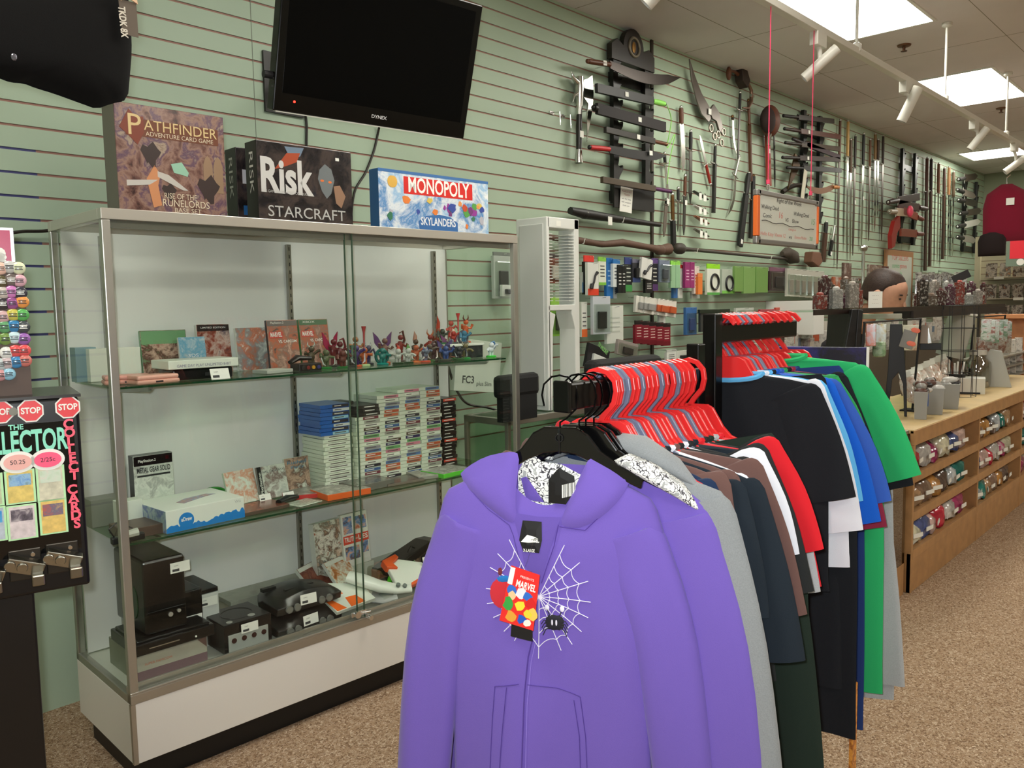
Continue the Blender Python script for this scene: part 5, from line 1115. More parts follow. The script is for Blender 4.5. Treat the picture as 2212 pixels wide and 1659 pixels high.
x, z = vp(28, 888); MB().cyl((x, -.001, z), (x, -.012, z), .008, n=16).build('lock', CHROME, vm)
for (px, py, c, t) in ((38, 998, (240, 180, 170), '50.25'), (103, 992, (255, 90, 130), '2/25c')):
    x, z = vp(px, py); o = MB().lathe([(.030, -.0005), (.030, .0005)], n=26).build('price_oval', PAPER, vm, mat=Mx.Translation((x, -.004, z)) @ Mx.Rotation(PI/2, 4, 'X') @ Mx.Scale(.72, 4, (0, 1, 0)))
    o = MB().lathe([(.024, -.0005), (.024, .0005)], n=26).build('price_field', M(c, .4), vm, mat=Mx.Translation((x, -.0052, z)) @ Mx.Rotation(PI/2, 4, 'X') @ Mx.Scale(.64, 4, (0, 1, 0)))
    k = MB(); put(k, t, (x, -.0062, z), size=.012); k.build('price_lettering', INK, vm)
cardc = [(((60, 120, 200), (150, 190, 220), (90, 110, 90)), (226, 200, 110)), (((190, 210, 180), (206, 220, 200), (220, 214, 200)), (210, 206, 180)), (((30, 30, 34), (110, 100, 110), (200, 190, 190)), (220, 206, 206)), (((206, 96, 60), (110, 110, 130), (230, 180, 110)), (230, 196, 110)), (((110, 150, 110), (150, 190, 150), (190, 200, 160)), (200, 210, 170)), (((60, 140, 210), (90, 170, 220), (60, 120, 190)), (190, 200, 210))]
for i, (x0, y0, x1, y1) in enumerate(((12, 1017, 74, 1085), (80, 1008, 138, 1079), (17, 1092, 78, 1162), (86, 1080, 143, 1150), (-55, 1026, 5, 1092), (-50, 1098, 12, 1168))):
    A0, A1 = vp(x0+1, (y0+y1)/2), vp(x1, (y0+y1)/2); zc2 = (A0[1]+A1[1])/2; h = (vp((x0+x1)/2, y0)[1]-vp((x0+x1)/2, y1)[1])/2*.98; xm = (A0[0]+A1[0])/2; hw_ = (A1[0]-A0[0])/2*.92
    c = MB().box(xm-hw_-.004, xm+hw_+.004, -.0034, -.0024, zc2-h-.003, zc2+h+.003).build('sample_card', M((190, 236, 180), .4), vm)
    MB().box(xm-hw_, xm+hw_, -.0038, -.0034, zc2-h, zc2+h).build('card_face', M(cardc[i][1], .4, var=.2, vs=90), c); MB().box(xm-hw_*.86, xm+hw_*.86, -.0042, -.0038, zc2+h*.08, zc2+h*.82).build('card_picture', art(cardc[i][0], 60, i, .3), c)
for (x0, x1, y0, y1) in ((15, 97, 1185, 1240), (98, 178, 1170, 1225), (-70, 6, 1200, 1255)):
    xa, xb = vp(x0, 1210)[0], vp(x1, 1210)[0]; za = (vp(x0, y0)[1]+vp(x1, y0)[1])/2; zb2 = za-.062
    o = MB().box(xa+.002, xb-.006, -.004, 0, zb2, za).build('coin_mechanism', M((70, 66, 60), .3, .8), vm, bevel=.002)
    k = MB()
    k.T = Mx.Translation(((xa+xb)/2, -.02, (za+zb2)/2)) @ Mx.Rotation(.35, 4, 'Y') @ Mx.Rotation(.25, 4, 'X')
    k.box(-.036, .03, -.008, .012, -.014, .014).cyl((-.03, -.008, .0), (-.03, -.012, 0), .010, n=14).cyl((-.008, -.008, 0), (-.008, -.012, 0), .010, n=14); k.T = None
    k.build('coin_slide', M((170, 168, 158), .22, 1), o, bevel=.0015)
    MB().box((xa+xb)/2+.005, xb-.004, -.05, -.018, zb2-.004, zb2+.018).build('push_handle', M((150, 146, 134), .25, 1), o, bevel=.003)
    MB().cyl(((xa+xb)/2+.012, -.004, za-.012), ((xa+xb)/2+.012, -.009, za-.012), .004, n=10).build('bolt', CHROME, o)
# badge board standing on the machine
bp_ = V(VP)+vn*.05; bx0, bz1 = vp(52, 566, .05); bzb = zt+.006
bb = empty('badge_board', mat=Vm @ Mx.Translation((0, .05, 0)), label='brown display board covered in round badges standing on the card machine', cat='display board')
bxr = (vp(52, 566, .05)[0]+vp(67, 845, .05)[0])/2
MB().box(bxr-.42, bxr, 0, .006, bzb, bz1).build('board', M((84, 66, 56), .6, bump=.2), bb)
MB().box(bxr-.40, bxr-.02, .006, .07, bzb, bzb+.01).build('foot', M((40, 36, 34), .5), bb)
bc = [(40, 579, (220, 226, 190)), (20, 577, (196, 196, 190)), (1, 580, (230, 190, 170)), (42, 606, (214, 170, 180)), (24, 604, (110, 100, 96)), (3, 608, (90, 84, 60)), (24, 630, (206, 130, 190)), (44, 632, (60, 60, 70)), (6, 632, (200, 190, 180)), (48, 652, (226, 150, 80)), (26, 655, (150, 84, 140)), (5, 656, (60, 56, 60)), (48, 680, (90, 170, 90)), (28, 680, (200, 190, 90)), (6, 684, (206, 170, 170)), (50, 706, (70, 76, 80)), (30, 704, (60, 130, 180)), (9, 706, (100, 160, 110)), (51, 732, (150, 100, 170)), (31, 729, (200, 226, 230)), (11, 732, (120, 150, 80)), (52, 757, (226, 90, 90)), (33, 758, (226, 90, 90)), (14, 762, (226, 226, 220)), (54, 779, (206, 120, 110)), (35, 782, (70, 140, 190)), (15, 784, (200, 180, 180)), (0, 787, (190, 200, 200)), (19, 808, (150, 200, 220)), (0, 810, (206, 150, 150)), (-18, 600, (90, 150, 200)), (-18, 640, (230, 190, 80)), (-16, 690, (200, 80, 90)), (-15, 740, (110, 190, 120)), (-14, 790, (220, 220, 210))]
hue = {}
for i, (px, py, c) in enumerate(bc):
    x, z = vp(px, py, .05); o = empty('round_badge', mat=Vm @ Mx.Translation((x, .047, z)), label=None)
    MB().lathe([(.0125, .003), (.0125, .001), (.0105, -.0015), (.005, -.003), (.0005, -.0032)], n=20).build('badge_face', M(c, .2, coat=.4), o, smooth=True, mat=Mx.Rotation(PI/2, 4, 'X') @ Mx.Scale(-1, 4, (0, 0, 1)))
    MB().box(-.007, .007, -.0034, -.003, .002, .0035).box(-.006, .006, -.0034, -.003, -.001, .0005).box(-.007, .007, -.0034, -.003, -.004, -.0025).build('badge_print', INK if sum(c) > 330 else PAPER, o)
    cn = 'pale' if min(c) > 170 else ('dark' if max(c) < 125 else {0: 'reddish', 1: 'green', 2: 'blue'}[c.index(max(c))])
    tag(o, '%s round badge, %s across and %s down on the brown badge board' % (cn, ORD1[i % 3], ORD1[i//3]), 'badge', 'round badges on the brown board')
# magenta sign above
x1, z1 = vp(22, 492, .06); x2, z2 = vp(28, 562, .06)
mg_ = empty('magenta_sign', mat=Vm @ Mx.Translation((x2, .062, 0)), label='magenta sign card with silver edge rising behind the badge board', cat='sign')
MB().box(-.34, .004, 0, .004, bzb+.02, z1).build('edge', M((190, 186, 190), .3, .4), mg_); MB().box(-.335, -.002, -.001, 0, bzb+.02, z1-.005).build('magenta_face', M((176, 30, 80), .35), mg_)
k = MB(); put(k, 'R', (-.022, -.002, z1-.06), size=.05, bold=.04); k.build('white_lettering', PAPER, mg_); MB().prism([(-.04+.03*math.cos(i*.4), z2+.006+.012*math.sin(i*.4)) for i in range(16)], -.002, -.001).build('white_oval', PAPER, mg_)
# dark cable along the wall at the upper corner of the case
cable([wp(20, 504, .02), wp(50, 500, .03), wp(97, 499, .03), wp(130, 492, .02)], .006, 'dark cord running along the wall behind the magenta sign')
# black garment hanging high with a hang tag
by = 2.05
bg = empty('black_garment', (0, 0, 0), 0, 'black T-shirt hanging high above the board games with brown hang tag', 'shirt')
outl = [(-90, -60), (270, -60), (278, 0), (283, 60), (285, 110), (281, 160), (276, 216), (245, 222), (213, 234), (180, 222), (120, 200), (80, 188), (55, 178), (25, 176), (0, 166), (-90, 140)]
P = [fy(a, b_, by) for a, b_ in outl]; P2 = [(p.x, p.z) for p in P]
g = pillow(smooth_poly(P2, 1), by, .05, 7); g.build('body', cloth((13, 12, 12)), bg, smooth=True)
pillow(smooth_poly(P2, 1), by+.012, -.035, 5).build('back_panel', cloth((12, 11, 11)), bg, smooth=True)
q = [fy(a, b_, by-.01) for a, b_ in ((240, 8), (278, 16), (283, 90), (249, 82))]
MB().prism([(p.x, p.z) for p in q], by-.052, by-.050).build('hang_tag', M((98, 86, 74), .6), bg)
c = fy(264, 48, by-.05); k = MB(); put(k, 'TKDK 8X', (c.x, by-.0535, c.z), xd=(.05, 0, -1), yd=(1, 0, .05), size=.022, width=.07, bold=.03); k.build('tag_lettering', M((214, 206, 190), .5), bg)
q = [fy(a, b_, by-.01) for a, b_ in ((228, -4), (245, 12), (252, 2), (262, 8), (280, 20), (276, 0), (262, -12))]
MB().prism([(p.x, p.z) for p in q], by-.056, by-.053).build('peach_ribbon', M((226, 186, 150), .6), bg)
c = fy(29, 124, by-.05); MB().ell((c.x, c.y-.004, c.z), (.006, .003, .008)).build('stud', M((130, 130, 140), .2, .8), bg)
MB().tube([(P[0].x+.18, by, P[0].z), (P[0].x+.18, by+.1, P[0].z+.1), (P[0].x+.18, W, P[0].z+.12)], .006, 8).build('hanging_bar', CHROME, bg)
# ================================================================ things hung on the slatwall
def amat(A, B):
    d = (B-A).normalized(); s = V((-d.z, 0, d.x)); s = s if abs(s.x) > .001 else s
    if s.x < 0 and abs(d.z) > .5: s = -s
    m_ = Mx.Identity(4); y = (-d).cross(s)
    if y.y < 0: s = -s; y = (-d).cross(s)
    for i in range(3): m_[i][0] = s[i]; m_[i][1] = y[i]; m_[i][2] = -d[i]; m_[i][3] = A[i]
    return m_, (B-A).length
BLD = M((206, 206, 200), .18, 1); BLDK = M((50, 42, 38), .3, .7); GRIPK = M((22, 18, 16), .5, bump=.3, bs=300); GRIPB = M((100, 56, 34), .45, bump=.2, bs=200); REDS = M((150, 44, 34), .35); BRS = M((120, 88, 52), .3, .8)
def sword(a, b_, label, name='sword', blade=BLD, grip=GRIPK, guard=BRS, gl=.2, bw=.020, gw=.05, curve=0, off=.03, group='swords and blades on the slatted wall', cat='sword', tagp=None, sheath=False, flare=0):
    A, B = wp(a[0], a[1], off), wp(b_[0], b_[1], off); m_, L = amat(A, B); e = empty(name, mat=m_, label=label, cat=cat, group=group)
    g = L*gl; n = 10; l_, r_ = [], []
    for i in range(n+1):
        t = i/n; z = -g-(L-g)*t; c = curve*math.sin(t*PI*.9)*L; hw_ = bw/2*(1+flare*math.sin(t*PI))*(1 if (t < .82 or sheath) else max(.02, (1-t)/.18))
        l_.append((c-hw_, z)); r_.append((c+hw_, z))
    MB().prism(l_+r_[::-1], -.003 if not sheath else -.011, .003 if not sheath else .011).build('sheath' if sheath else 'blade', blade, e, bevel=.001)
    b = MB(); gr = max(.010, bw*.3); b.tube([(0, 0, -.012), (0, 0, -g*.5), (0, 0, -g)], [gr, gr*1.15, gr], 10); b.build('grip', grip, e, smooth=True)
    b = MB(); b.ell((0, 0, -.006), (.014, .012, .014), 10, 6); b.tube([(-gw, 0, -g+.004), (-gw*.5, 0, -g-.002), (0, 0, -g), (gw*.5, 0, -g-.002), (gw, 0, -g+.004)], [.004, .006, .008, .006, .004], 8); b.build('guard', guard, e, smooth=True)
    MB().tube([(0, .0, -g-.004), (0, off*.5, -g-.002), (0, off, -g)], .003, 6).build('wall_peg', CHROME, e)
    if tagp: z = -L*tagp; MB().box(-.014, .014, -.014, -.0125, z-.022, z+.012).build('price_label', PAPER, e)
    return e
# tall black display stands: two scalloped uprights, rail items lie in the hooks
def stand(xl, xr, yt, yb, nh, label, header=None):
    A, B = wp(xl, yt, .0), wp(xl, yb, .0); C_ = wp(xr, (yt+yb)/2, 0); H_ = A.z-B.z; w_ = C_.x-A.x; e = empty('sword_stand', (A.x, W-.045, B.z), 0, label, 'sword stand')
    for k_, x in enumerate((0, w_)):
        P = [(-.035, 0), (-.035, H_)]; P.append((.02, H_))
        for i in range(nh):
            z = H_-(i+.35)*H_/nh; s_ = H_/nh
            P += [(.02, z+.3*s_), (.012, z+.12*s_), (.028, z+.0*s_), (.05, z+.02*s_), (.058, z+.14*s_), (.066, z+.10*s_), (.064, z-.08*s_), (.045, z-.25*s_), (.025, z-.45*s_)]
        P += [(.03, 0)]
        MB().prism([(x+p[0], p[1]) for p in P], 0, .03).build('upright', WOODB, e, bevel=.002)
    for z in (H_*.82, H_*.05): MB().box(-.03, w_+.03, .025, .042, z-.03, z+.03).build('crossbar', WOODB, e)
    return e, w_, H_
st1, sw1, sh1 = stand(1319, 1388, 108, 440, 7, 'black scalloped sword stand with round crest, nearest the camera')
hd = MB(); c = V((sw1*.5, 0, sh1+.0))
P = [(-.06, -.07)]+[(-.06, .02), (0, .06)]+[(sw1*.5+.11*math.cos(a0), .03+.12*math.sin(a0)) for a0 in [PI-PI*i/12 for i in range(13)]]+[(sw1, .06), (sw1+.06, .02), (sw1+.06, -.07)]
MB().prism([(p[0], p[1]+sh1) for p in P], -.008, .03).build('header', M((30, 20, 14), .4), st1, bevel=.002)
MB().torus((sw1*.5, -.010, sh1+.04), .055, .010, 30, 8).build('crest_ring', M((120, 112, 96), .4, .4), st1, smooth=True); MB().ell((sw1*.5, -.009, sh1+.04), (.02, .003, .035), 14, 8).build('crest_emblem', M((140, 100, 40), .4, .6), st1)
MB().box(-.05, sw1+.05, -.012, .0, -.03, sh1*.14).build('lower_board', WOODB, st1, bevel=.002)
pz = wp(1352, 432, .06); n_ = MB().box(-.065, .065, -.0005, .0005, -.075, .075).build('notice', PAPER); n_.location = (pz.x, W-.063, pz.z); n_.rotation_euler = (.05, .04, 0); tag(n_, 'white paper notice taped on the lower board of the crested stand', 'notice')
letters(n_, [('PLEASE DO NOT', (0, -.001, .05), .016, dict(width=.1)), ('TOUCH', (0, -.001, .03), .016, dict(width=.06))], M((150, 50, 44), .6)); letters(n_, [('ask for help', (0, -.001, .005), .014, dict(width=.1)), ('with weapons', (0, -.001, -.015), .014, dict(width=.1)), ('thank you', (0, -.001, -.035), .014, dict(width=.07))], M((100, 100, 104), .6), 'small_lettering')
GS1 = 'blades lying across the crested stand'
sword((1268, 132), (1470, 162), 'brown curved fighting knife lying on the topmost hooks of the crested stand', blade=BLDK, grip=GRIPB, guard=GRIPB, gl=.22, bw=.045, gw=.015, curve=-.05, off=.11, group=GS1, cat='knife', flare=.5, tagp=.15)
sword((1437, 225), (1288, 190), 'black sheathed knife with lime green grip on the crested stand', blade=M((15, 14, 14), .5), grip=M((150, 226, 100), .5), guard=BLACK, gl=.2, bw=.052, gw=.02, off=.11, group=GS1, cat='knife', sheath=True, tagp=.6)
sword((1280, 232), (1436, 275), 'black cloth wrapped blade bundle on the crested stand', blade=M((28, 20, 22), .7), grip=BLACK, guard=BLACK, gl=.05, bw=.062, gw=.01, off=.115, group=GS1, sheath=True, tagp=.6)
sword((1440, 312), (1307, 280), 'knife with pale upper edge and brown grip on the crested stand', blade=M((40, 34, 30), .4), grip=GRIPB, guard=BRS, gl=.22, bw=.034, gw=.02, off=.11, group=GS1, cat='knife', sheath=True, tagp=.5)
sword((1272, 318), (1440, 335), 'short sword with red wrapped grip on the crested stand', blade=M((18, 16, 18), .35), grip=M((196, 40, 44), .5, bump=.4, bs=200), guard=BLACK, gl=.24, bw=.045, gw=.015, off=.11, group=GS1, sheath=False, tagp=.75, curve=-.02, flare=.2)
sword((1450, 414), (1300, 388), 'sheathed sword with purple wrapped grip on the lowest hooks of the crested stand', blade=M((74, 60, 44), .4), grip=M((90, 40, 90), .5, bump=.4, bs=200), guard=BLACK, gl=.26, bw=.036, gw=.02, off=.11, group=GS1, sheath=True)
# axe and pegs
A, B = wp(1252, 172, .05), wp(1250, 352, .05); m_, L = amat(A, B); e = empty('fantasy_axe', mat=m_, label='silver ornamented axe with crescent blade hanging before the crested stand', cat='axe')
MB().tube([(0, 0, .0), (0, 0, -L*.3), (0, 0, -L*.55), (0, 0, -L*.85), (0, 0, -L)], [.016, .012, .019, .016, .022], 12).build('shaft', M((30, 26, 24), .3), e, smooth=True); MB().tube([(0, 0, .015), (0, 0, -.05), (0, 0, -L*.45)], [.024, .028, .014], 12).tube([(0, 0, -L*.84), (0, 0, -L)], [.018, .026], 12).build('silver_fittings', BLD, e, smooth=True)
MB().prism([(.02, .0), (.07, .02), (.115, .05), (.13, -.05), (.12, -.15), (.09, -.26), (.075, -.34), (.07, -.2), (.08, -.12), (.02, -.08)], -.004, .004).build('crescent_blade', BLD, e, bevel=.001); MB().tube([(-.02, 0, -.02), (-.06, 0, -.0), (-.075, 0, .03)], [.018, .012, .002], 8).tube([(-.02, 0, -.08), (-.05, 0, -.1), (-.06, 0, -.14)], [.014, .009, .002], 8).build('spikes', BLD, e, smooth=True)
MB().box(-.016, .016, -.022, -.02, -L*.7, -L*.62).build('price_label', PAPER, e)
for i, (x, y) in enumerate(((1191, 243), (1214, 250))):
    p = wp(x, y); e = empty('wall_hook', p, 0, 'empty chrome wire hook, the %s from the television' % ORD1[i], 'hook', 'empty wire hooks by the television'); MB().box(-.02, .02, -.006, 0, -.012, .006).tube([(0, -.004, 0), (0, -.06, -.006), (-.002, -.065, -.08)], .0022, 6).tube([(.012, -.004, 0), (.012, -.05, -.006), (.012, -.055, -.06)], .0018, 6).build('wire', CHROME, e)
# lime cord
cable([wp(1440, 226, .12), wp(1450, 260, .05), wp(1441, 320, .05), wp(1458, 290, .05), wp(1447, 345, .05), wp(1441, 398, .05)], .003, 'lime green cord dangling from the green gripped knife', 'cord', 'cord', M((150, 226, 100), .6))
SW = [((1471, 230), (1474, 372), 'wood handled machete with bright curved blade', dict(grip=GRIPB, guard=STEEL, gl=.26, bw=.05, gw=.012, curve=.03, name='machete', cat='machete')),
 ((1492, 282), (1491, 440), 'steel dagger with broad cross guard and dark fuller', dict(blade=M((90, 86, 80), .3, .8), gl=.27, bw=.04, gw=.06, guard=STEEL)),
 ((1535, 400), (1511, 292), 'silver knife hung point upward with red wooden grip', dict(grip=REDS, guard=STEEL, gl=.42, bw=.03, gw=.03, cat='knife')),
 ((1545, 312), (1541, 460), 'slim black dagger with silver cross guard', dict(blade=M((40, 36, 34), .3), gl=.28, bw=.024, gw=.06, guard=STEEL, sheath=True)),
 ((1599, 198), (1594, 350), 'tall dark bladed sabre with round hand guard', dict(gl=.26, bw=.022, gw=.05, blade=BLDK, guard=STEEL)),
 ((1582, 250), (1592, 335), 'thin curved silver blade hung beside the sabre', dict(gl=.1, bw=.025, gw=.01, curve=-.08)),
 ((1597, 336), (1570, 462), 'long thin curved scimitar with silver handle', dict(gl=.35, bw=.03, gw=.05, curve=.10, grip=STEEL, guard=STEEL)),
 ((1617, 215), (1622, 392), 'long brown wooden staff sword beyond the sabre', dict(blade=M((92, 56, 36), .5), gl=.3, bw=.02, gw=.02, grip=GRIPB, sheath=True)),
 ((1657, 262), (1661, 402), 'red brown sheathed sword below the round ball', dict(blade=M((150, 62, 44), .4), gl=.06, bw=.055, gw=.03, sheath=True, guard=STEEL, tagp=.45)),
 ((1672, 275), (1674, 405), 'slender dark sword just beside the red brown sheath', dict(blade=BLDK, gl=.12, bw=.02, gw=.03, guard=STEEL)),
 ((1480, 378), (1477, 508), 'dagger with brown grip hung low beside small knives', dict(grip=GRIPB, blade=M((60, 56, 50), .4), gl=.35, bw=.03, gw=.03, guard=STEEL, tagp=.45)),
 ((1440, 430), (1434, 512), 'grey toothed blade hanging above the walking stick', dict(blade=M((120, 110, 100), .4, .5), gl=.15, bw=.035, gw=.03, guard=STEEL, tagp=.05)),
 ((1452, 418), (1455, 534), 'knife in plain black sheath above the stick knob', dict(blade=BLACK, grip=BRS, gl=.5, bw=.04, gw=.05, sheath=True, guard=STEEL)),
 ((1465, 405), (1464, 500), 'narrow silver knife between the black sheath and the brown dagger', dict(gl=.3, bw=.022, gw=.035, guard=STEEL)),
 ((1618, 372), (1598, 532), 'long black sheath leaning beside the whiteboard', dict(blade=BLACK, gl=.3, bw=.06, gw=.04, sheath=True, guard=STEEL, tagp=.93)),
 ((1628, 378), (1622, 515), 'black forked sword next to the whiteboard frame', dict(blade=M((30, 24, 20), .4), gl=.4, bw=.05, gw=.05, sheath=True, guard=BRS)),
 ((1785, 478), (1778, 565), 'dark dagger with split guard below the second stand', dict(blade=M((70, 44, 30), .4), gl=.3, bw=.06, gw=.04, sheath=True, guard=STEEL)),
 ((1803, 488), (1792, 552), 'dagger with ornate silver hilt and black sheath', dict(blade=BLACK, gl=.5, bw=.035, gw=.04, sheath=True, grip=STEEL, guard=STEEL, tagp=.92)),
 ((1435, 330), (1444, 440), 'silver winged dagger beside the lime cord', dict(gl=.2, bw=.025, gw=.07, guard=BLD))]
for a_, b_, lb, kw in SW: sword(a_, b_, lb, **kw)
# rows of long swords further on
LS = [(1815, 258, 1808, 582, (96, 60, 40), 0), (1832, 260, 1828, 545, (190, 150, 90), 1), (1848, 292, 1842, 552, (40, 30, 26), 0), (1866, 288, 1860, 540, (30, 26, 24), 1), (1880, 300, 1876, 520, (110, 70, 44), 0), (1891, 288, 1889, 500, (130, 96, 50), 1), (1908, 292, 1904, 520, (50, 34, 26), 0), (1838, 300, 1836, 566, (90, 70, 50), 1), (1897, 300, 1895, 470, (70, 50, 36), 1)]
for i, (x0, y0, x1, y1, c, s_) in enumerate(LS):
    sword((x0, y0), (x1, y1), 'long hanging sword, %s along the wall after the second stand' % ORD1[i], blade=BLD if s_ else M((104, 92, 82), .3, .7), grip=M(c, .45), guard=STEEL, gl=.27, bw=.045 if s_ else .04, gw=.07, group='long swords hanging after the second stand', tagp=.55 if i in (2, 3, 8) else None)
LS = [(2003, 340, 1998, 585, (90, 50, 40)), (2012, 342, 2008, 575, (40, 24, 22)), (2028, 352, 2024, 570, (110, 64, 40)), (2040, 362, 2036, 560, (70, 40, 30)), (2050, 360, 2047, 562, (140, 96, 60)), (2060, 370, 2057, 555, (90, 70, 50))]
for i, (x0, y0, x1, y1, c) in enumerate(LS):
    sword((x0, y0), (x1, y1), 'dark long sword, %s in the far row before the last stand' % ORD1[i], blade=M((60, 34, 26), .35) if i in (0, 1, 3) else BLD, grip=M(c, .45), guard=STEEL, gl=.3, bw=.06, gw=.10, group='long swords in the far row', sheath=i in (0, 1, 3))
st2, w2, h2 = stand(1730, 1763, 240, 478, 7, 'black sword stand behind the second pink string')
for i, (xa, ya, xb, yb, c, lb) in enumerate(((1692, 250, 1800, 262, (40, 28, 22), 'dark sheathed sword on the topmost hooks of the second stand'), (1694, 278, 1812, 296, (84, 44, 34), 'red brown sword second from the top of the second stand'), (1696, 308, 1812, 322, (60, 44, 30), 'brown sword third from the top of the second stand'), (1690, 340, 1812, 345, (44, 26, 22), 'maroon black sword fourth from the top of the second stand'), (1700, 362, 1816, 368, (26, 22, 22), 'black sword fifth from the top of the second stand'), (1712, 300, 1813, 340, (50, 30, 40), 'slanting plum coloured sword on the second stand'))):
    sword((xa, ya), (xb, yb), lb, blade=M(c, .35), grip=M(tuple(int(v_*.7) for v_ in c), .5), guard=BLACK, gl=.27, bw=.04, gw=.025, off=.11, group='swords lying on the second stand', sheath=True, tagp=.4 if i in (1, 3) else None)
sword((1812, 405), (1742, 400), 'curved bone coloured dagger on the second stand', blade=M((110, 70, 40), .4), grip=M((170, 110, 60), .4), guard=BRS, gl=.2, bw=.05, gw=.02, curve=.06, off=.11, group='swords lying on the second stand')
o = MB().box(-.03, .03, -.002, .002, -.16, .08).build('price_sign', M((206, 200, 180), .6)); p = wp(1738, 388, .16); o.location = p; o.rotation_euler = (0, .25, 0); tag(o, 'long pale price slip hanging from the second stand', 'price tag')
A = wp(1715, 345, .06); o = MB().prism([(-.12, -.25), (0, .05), (.08, .02), (.1, -.05)], -.01, .0).build('broad_blade', M((90, 66, 40), .4, .5)); o.location = A; tag(o, 'broad bronze blade pointing down behind the second stand', 'blade')
cable([wp(1690, 415, .04), wp(1705, 405, .05), wp(1722, 400, .06), wp(1740, 402, .08)], .02, 'silver curved horn shaped blade above the whiteboard', 'curved_blade', 'blade', BLDK)
st3, w3, h3 = stand(1944, 1969, 322, 527, 6, 'black sword stand above the wall whiteboard')
for i, (xa, ya, xb, yb, c, lb) in enumerate(((1918, 437, 1985, 425, (60, 34, 28), 'dark curved blade on the third stand'), (1921, 457, 1966, 460, (190, 176, 150), 'ivory coloured horn hilt on the third stand'), (2002, 452, 1940, 440, (70, 30, 26), 'brown gripped sword on the third stand'), (1993, 474, 1950, 455, (150, 60, 40), 'orange tipped dagger on the third stand'), (1993, 506, 1945, 502, (130, 60, 44), 'red brown dagger low on the third stand'))):
    sword((xa, ya), (xb, yb), lb, blade=M(c, .35), grip=M(tuple(int(v_*.8) for v_ in c), .5), guard=STEEL, gl=.3, bw=.08, gw=.05, off=.12, group='blades lying on the third stand', sheath=True)
o = MB().prism([(-.12, -.18), (-.14, -.05), (-.05, .10), (.10, .16), (.12, .05), (.02, -.02), (-.03, -.15)], -.03, .01).build('axe_blade', M((140, 34, 30), .35)); o.location = wp(1930, 500, .12); tag(o, 'crimson crescent axe blade hanging low on the third stand', 'axe')
o = MB().ell((0, 0, 0), (.05, .03, .06)).build('pink_tassel', M((236, 80, 110), .5)); o.location = wp(1966, 456, .18); tag(o, 'small pink tassel on the third stand', 'tassel')
st4, w4, h4 = stand(2080, 2102, 385, 545, 6, 'dark sword stand at the end of the wall by the maroon shirt')
for i, (xa, ya, xb, yb, c) in enumerate(((2070, 388, 2112, 380, (70, 60, 52)), (2068, 410, 2108, 425, (120, 110, 100)), (2070, 432, 2112, 440, (40, 30, 26)), (2074, 462, 2120, 455, (60, 40, 34)), (2068, 490, 2118, 478, (220, 216, 206)), (2068, 512, 2108, 520, (150, 140, 130)))):
    sword((xa, ya), (xb, yb), 'blade lying on the last stand, %s from its top' % ORD1[i], blade=M(c, .3, .5), grip=GRIPK, guard=STEEL, gl=.3, bw=.08, gw=.06, off=.12, group='blades lying on the last stand')
# big grey fantasy double blade
o = empty('fantasy_sword', wp(1530, 245, .05), 0, 'large grey curved fantasy blade with chain like rings near the ceiling', 'blade')
MB().prism([(-.26, .32), (-.19, .22), (-.10, .12), (.0, .05), (.05, .02), (.04, -.02), (.0, -.06), (-.10, -.02), (-.17, .07), (-.23, .18)], -.006, .004).build('blade', M((120, 112, 106), .3, .7), o, bevel=.001)
MB().prism([(.0, .02), (.06, .07), (.13, .03), (.18, -.05), (.20, -.12), (.14, -.10), (.10, -.04), (.04, -.03)], -.012, .004).build('rear_blade', M((100, 92, 86), .3, .7), o, bevel=.001)
k = MB()
for c_ in ((.02, -.10), (.07, -.15), (.12, -.13), (.17, -.18), (.20, -.10)): k.torus((c_[0], -.01, c_[1]), .024, .006, 14, 6)
k.build('rings', M((150, 140, 126), .3, .8), o, smooth=True); MB().box(-.02, .02, -.014, -.012, -.01, .03).build('price_label', PAPER, o)
k = MB(); o = empty('hand_guard', wp(1612, 215, .05), 0, 'silver hooked hand guard hung beside the dark sabre', 'blade'); k.tube([(-.05, 0, .10), (.02, 0, .13), (.08, 0, .08), (.08, 0, .0), (.03, 0, -.06), (-.06, 0, -.07)], [.008, .012, .014, .016, .012, .006], 8).build('guard_bow', M((140, 110, 92), .3, .8), o, smooth=True); MB().box(.055, .105, -.012, .0, .03, .05).build('bright_band', BLD, o)
p = wp(1660, 260, .09); o = empty('round_mask', p, 0, 'round brown leather ball with dark tufts hung by the first pink string', 'mask'); MB().ell((.03, 0, 0), (.10, .07, .12), 18, 12).build('ball', M((104, 56, 38), .6, bump=.3, bs=60), o, smooth=True); MB().ell((-.05, -.02, -.01), (.09, .05, .10), 14, 8).build('dark_tuft', M((46, 30, 26), .8, bump=.6, bs=50), o, smooth=True); MB().cyl((-.02, -.03, -.11), (-.04, -.03, -.20), .008, n=8).cyl((-.05, -.03, -.09), (-.06, -.03, -.2), .008, n=8).build('silver_teeth', BLD, o)
p = wp(1590, 165, .06); o = empty('wooden_mallet', p, 0, 'small dark brown mallet shaped club fixed near the ceiling', 'club'); MB().tube([(-.11, 0, .02), (-.03, 0, .03), (.03, 0, .02)], [.012, .01, .014], 8).build('handle', GRIPB, o, smooth=True); MB().prism([(.02, .05), (.09, .07), (.15, -.01), (.11, -.07), (.04, -.03)], -.04, .03).build('mallet_head', M((52, 36, 28), .6), o, bevel=.006); MB().ell((-.11, 0, .0), (.02, .02, .05)).build('knob', GRIPB, o)
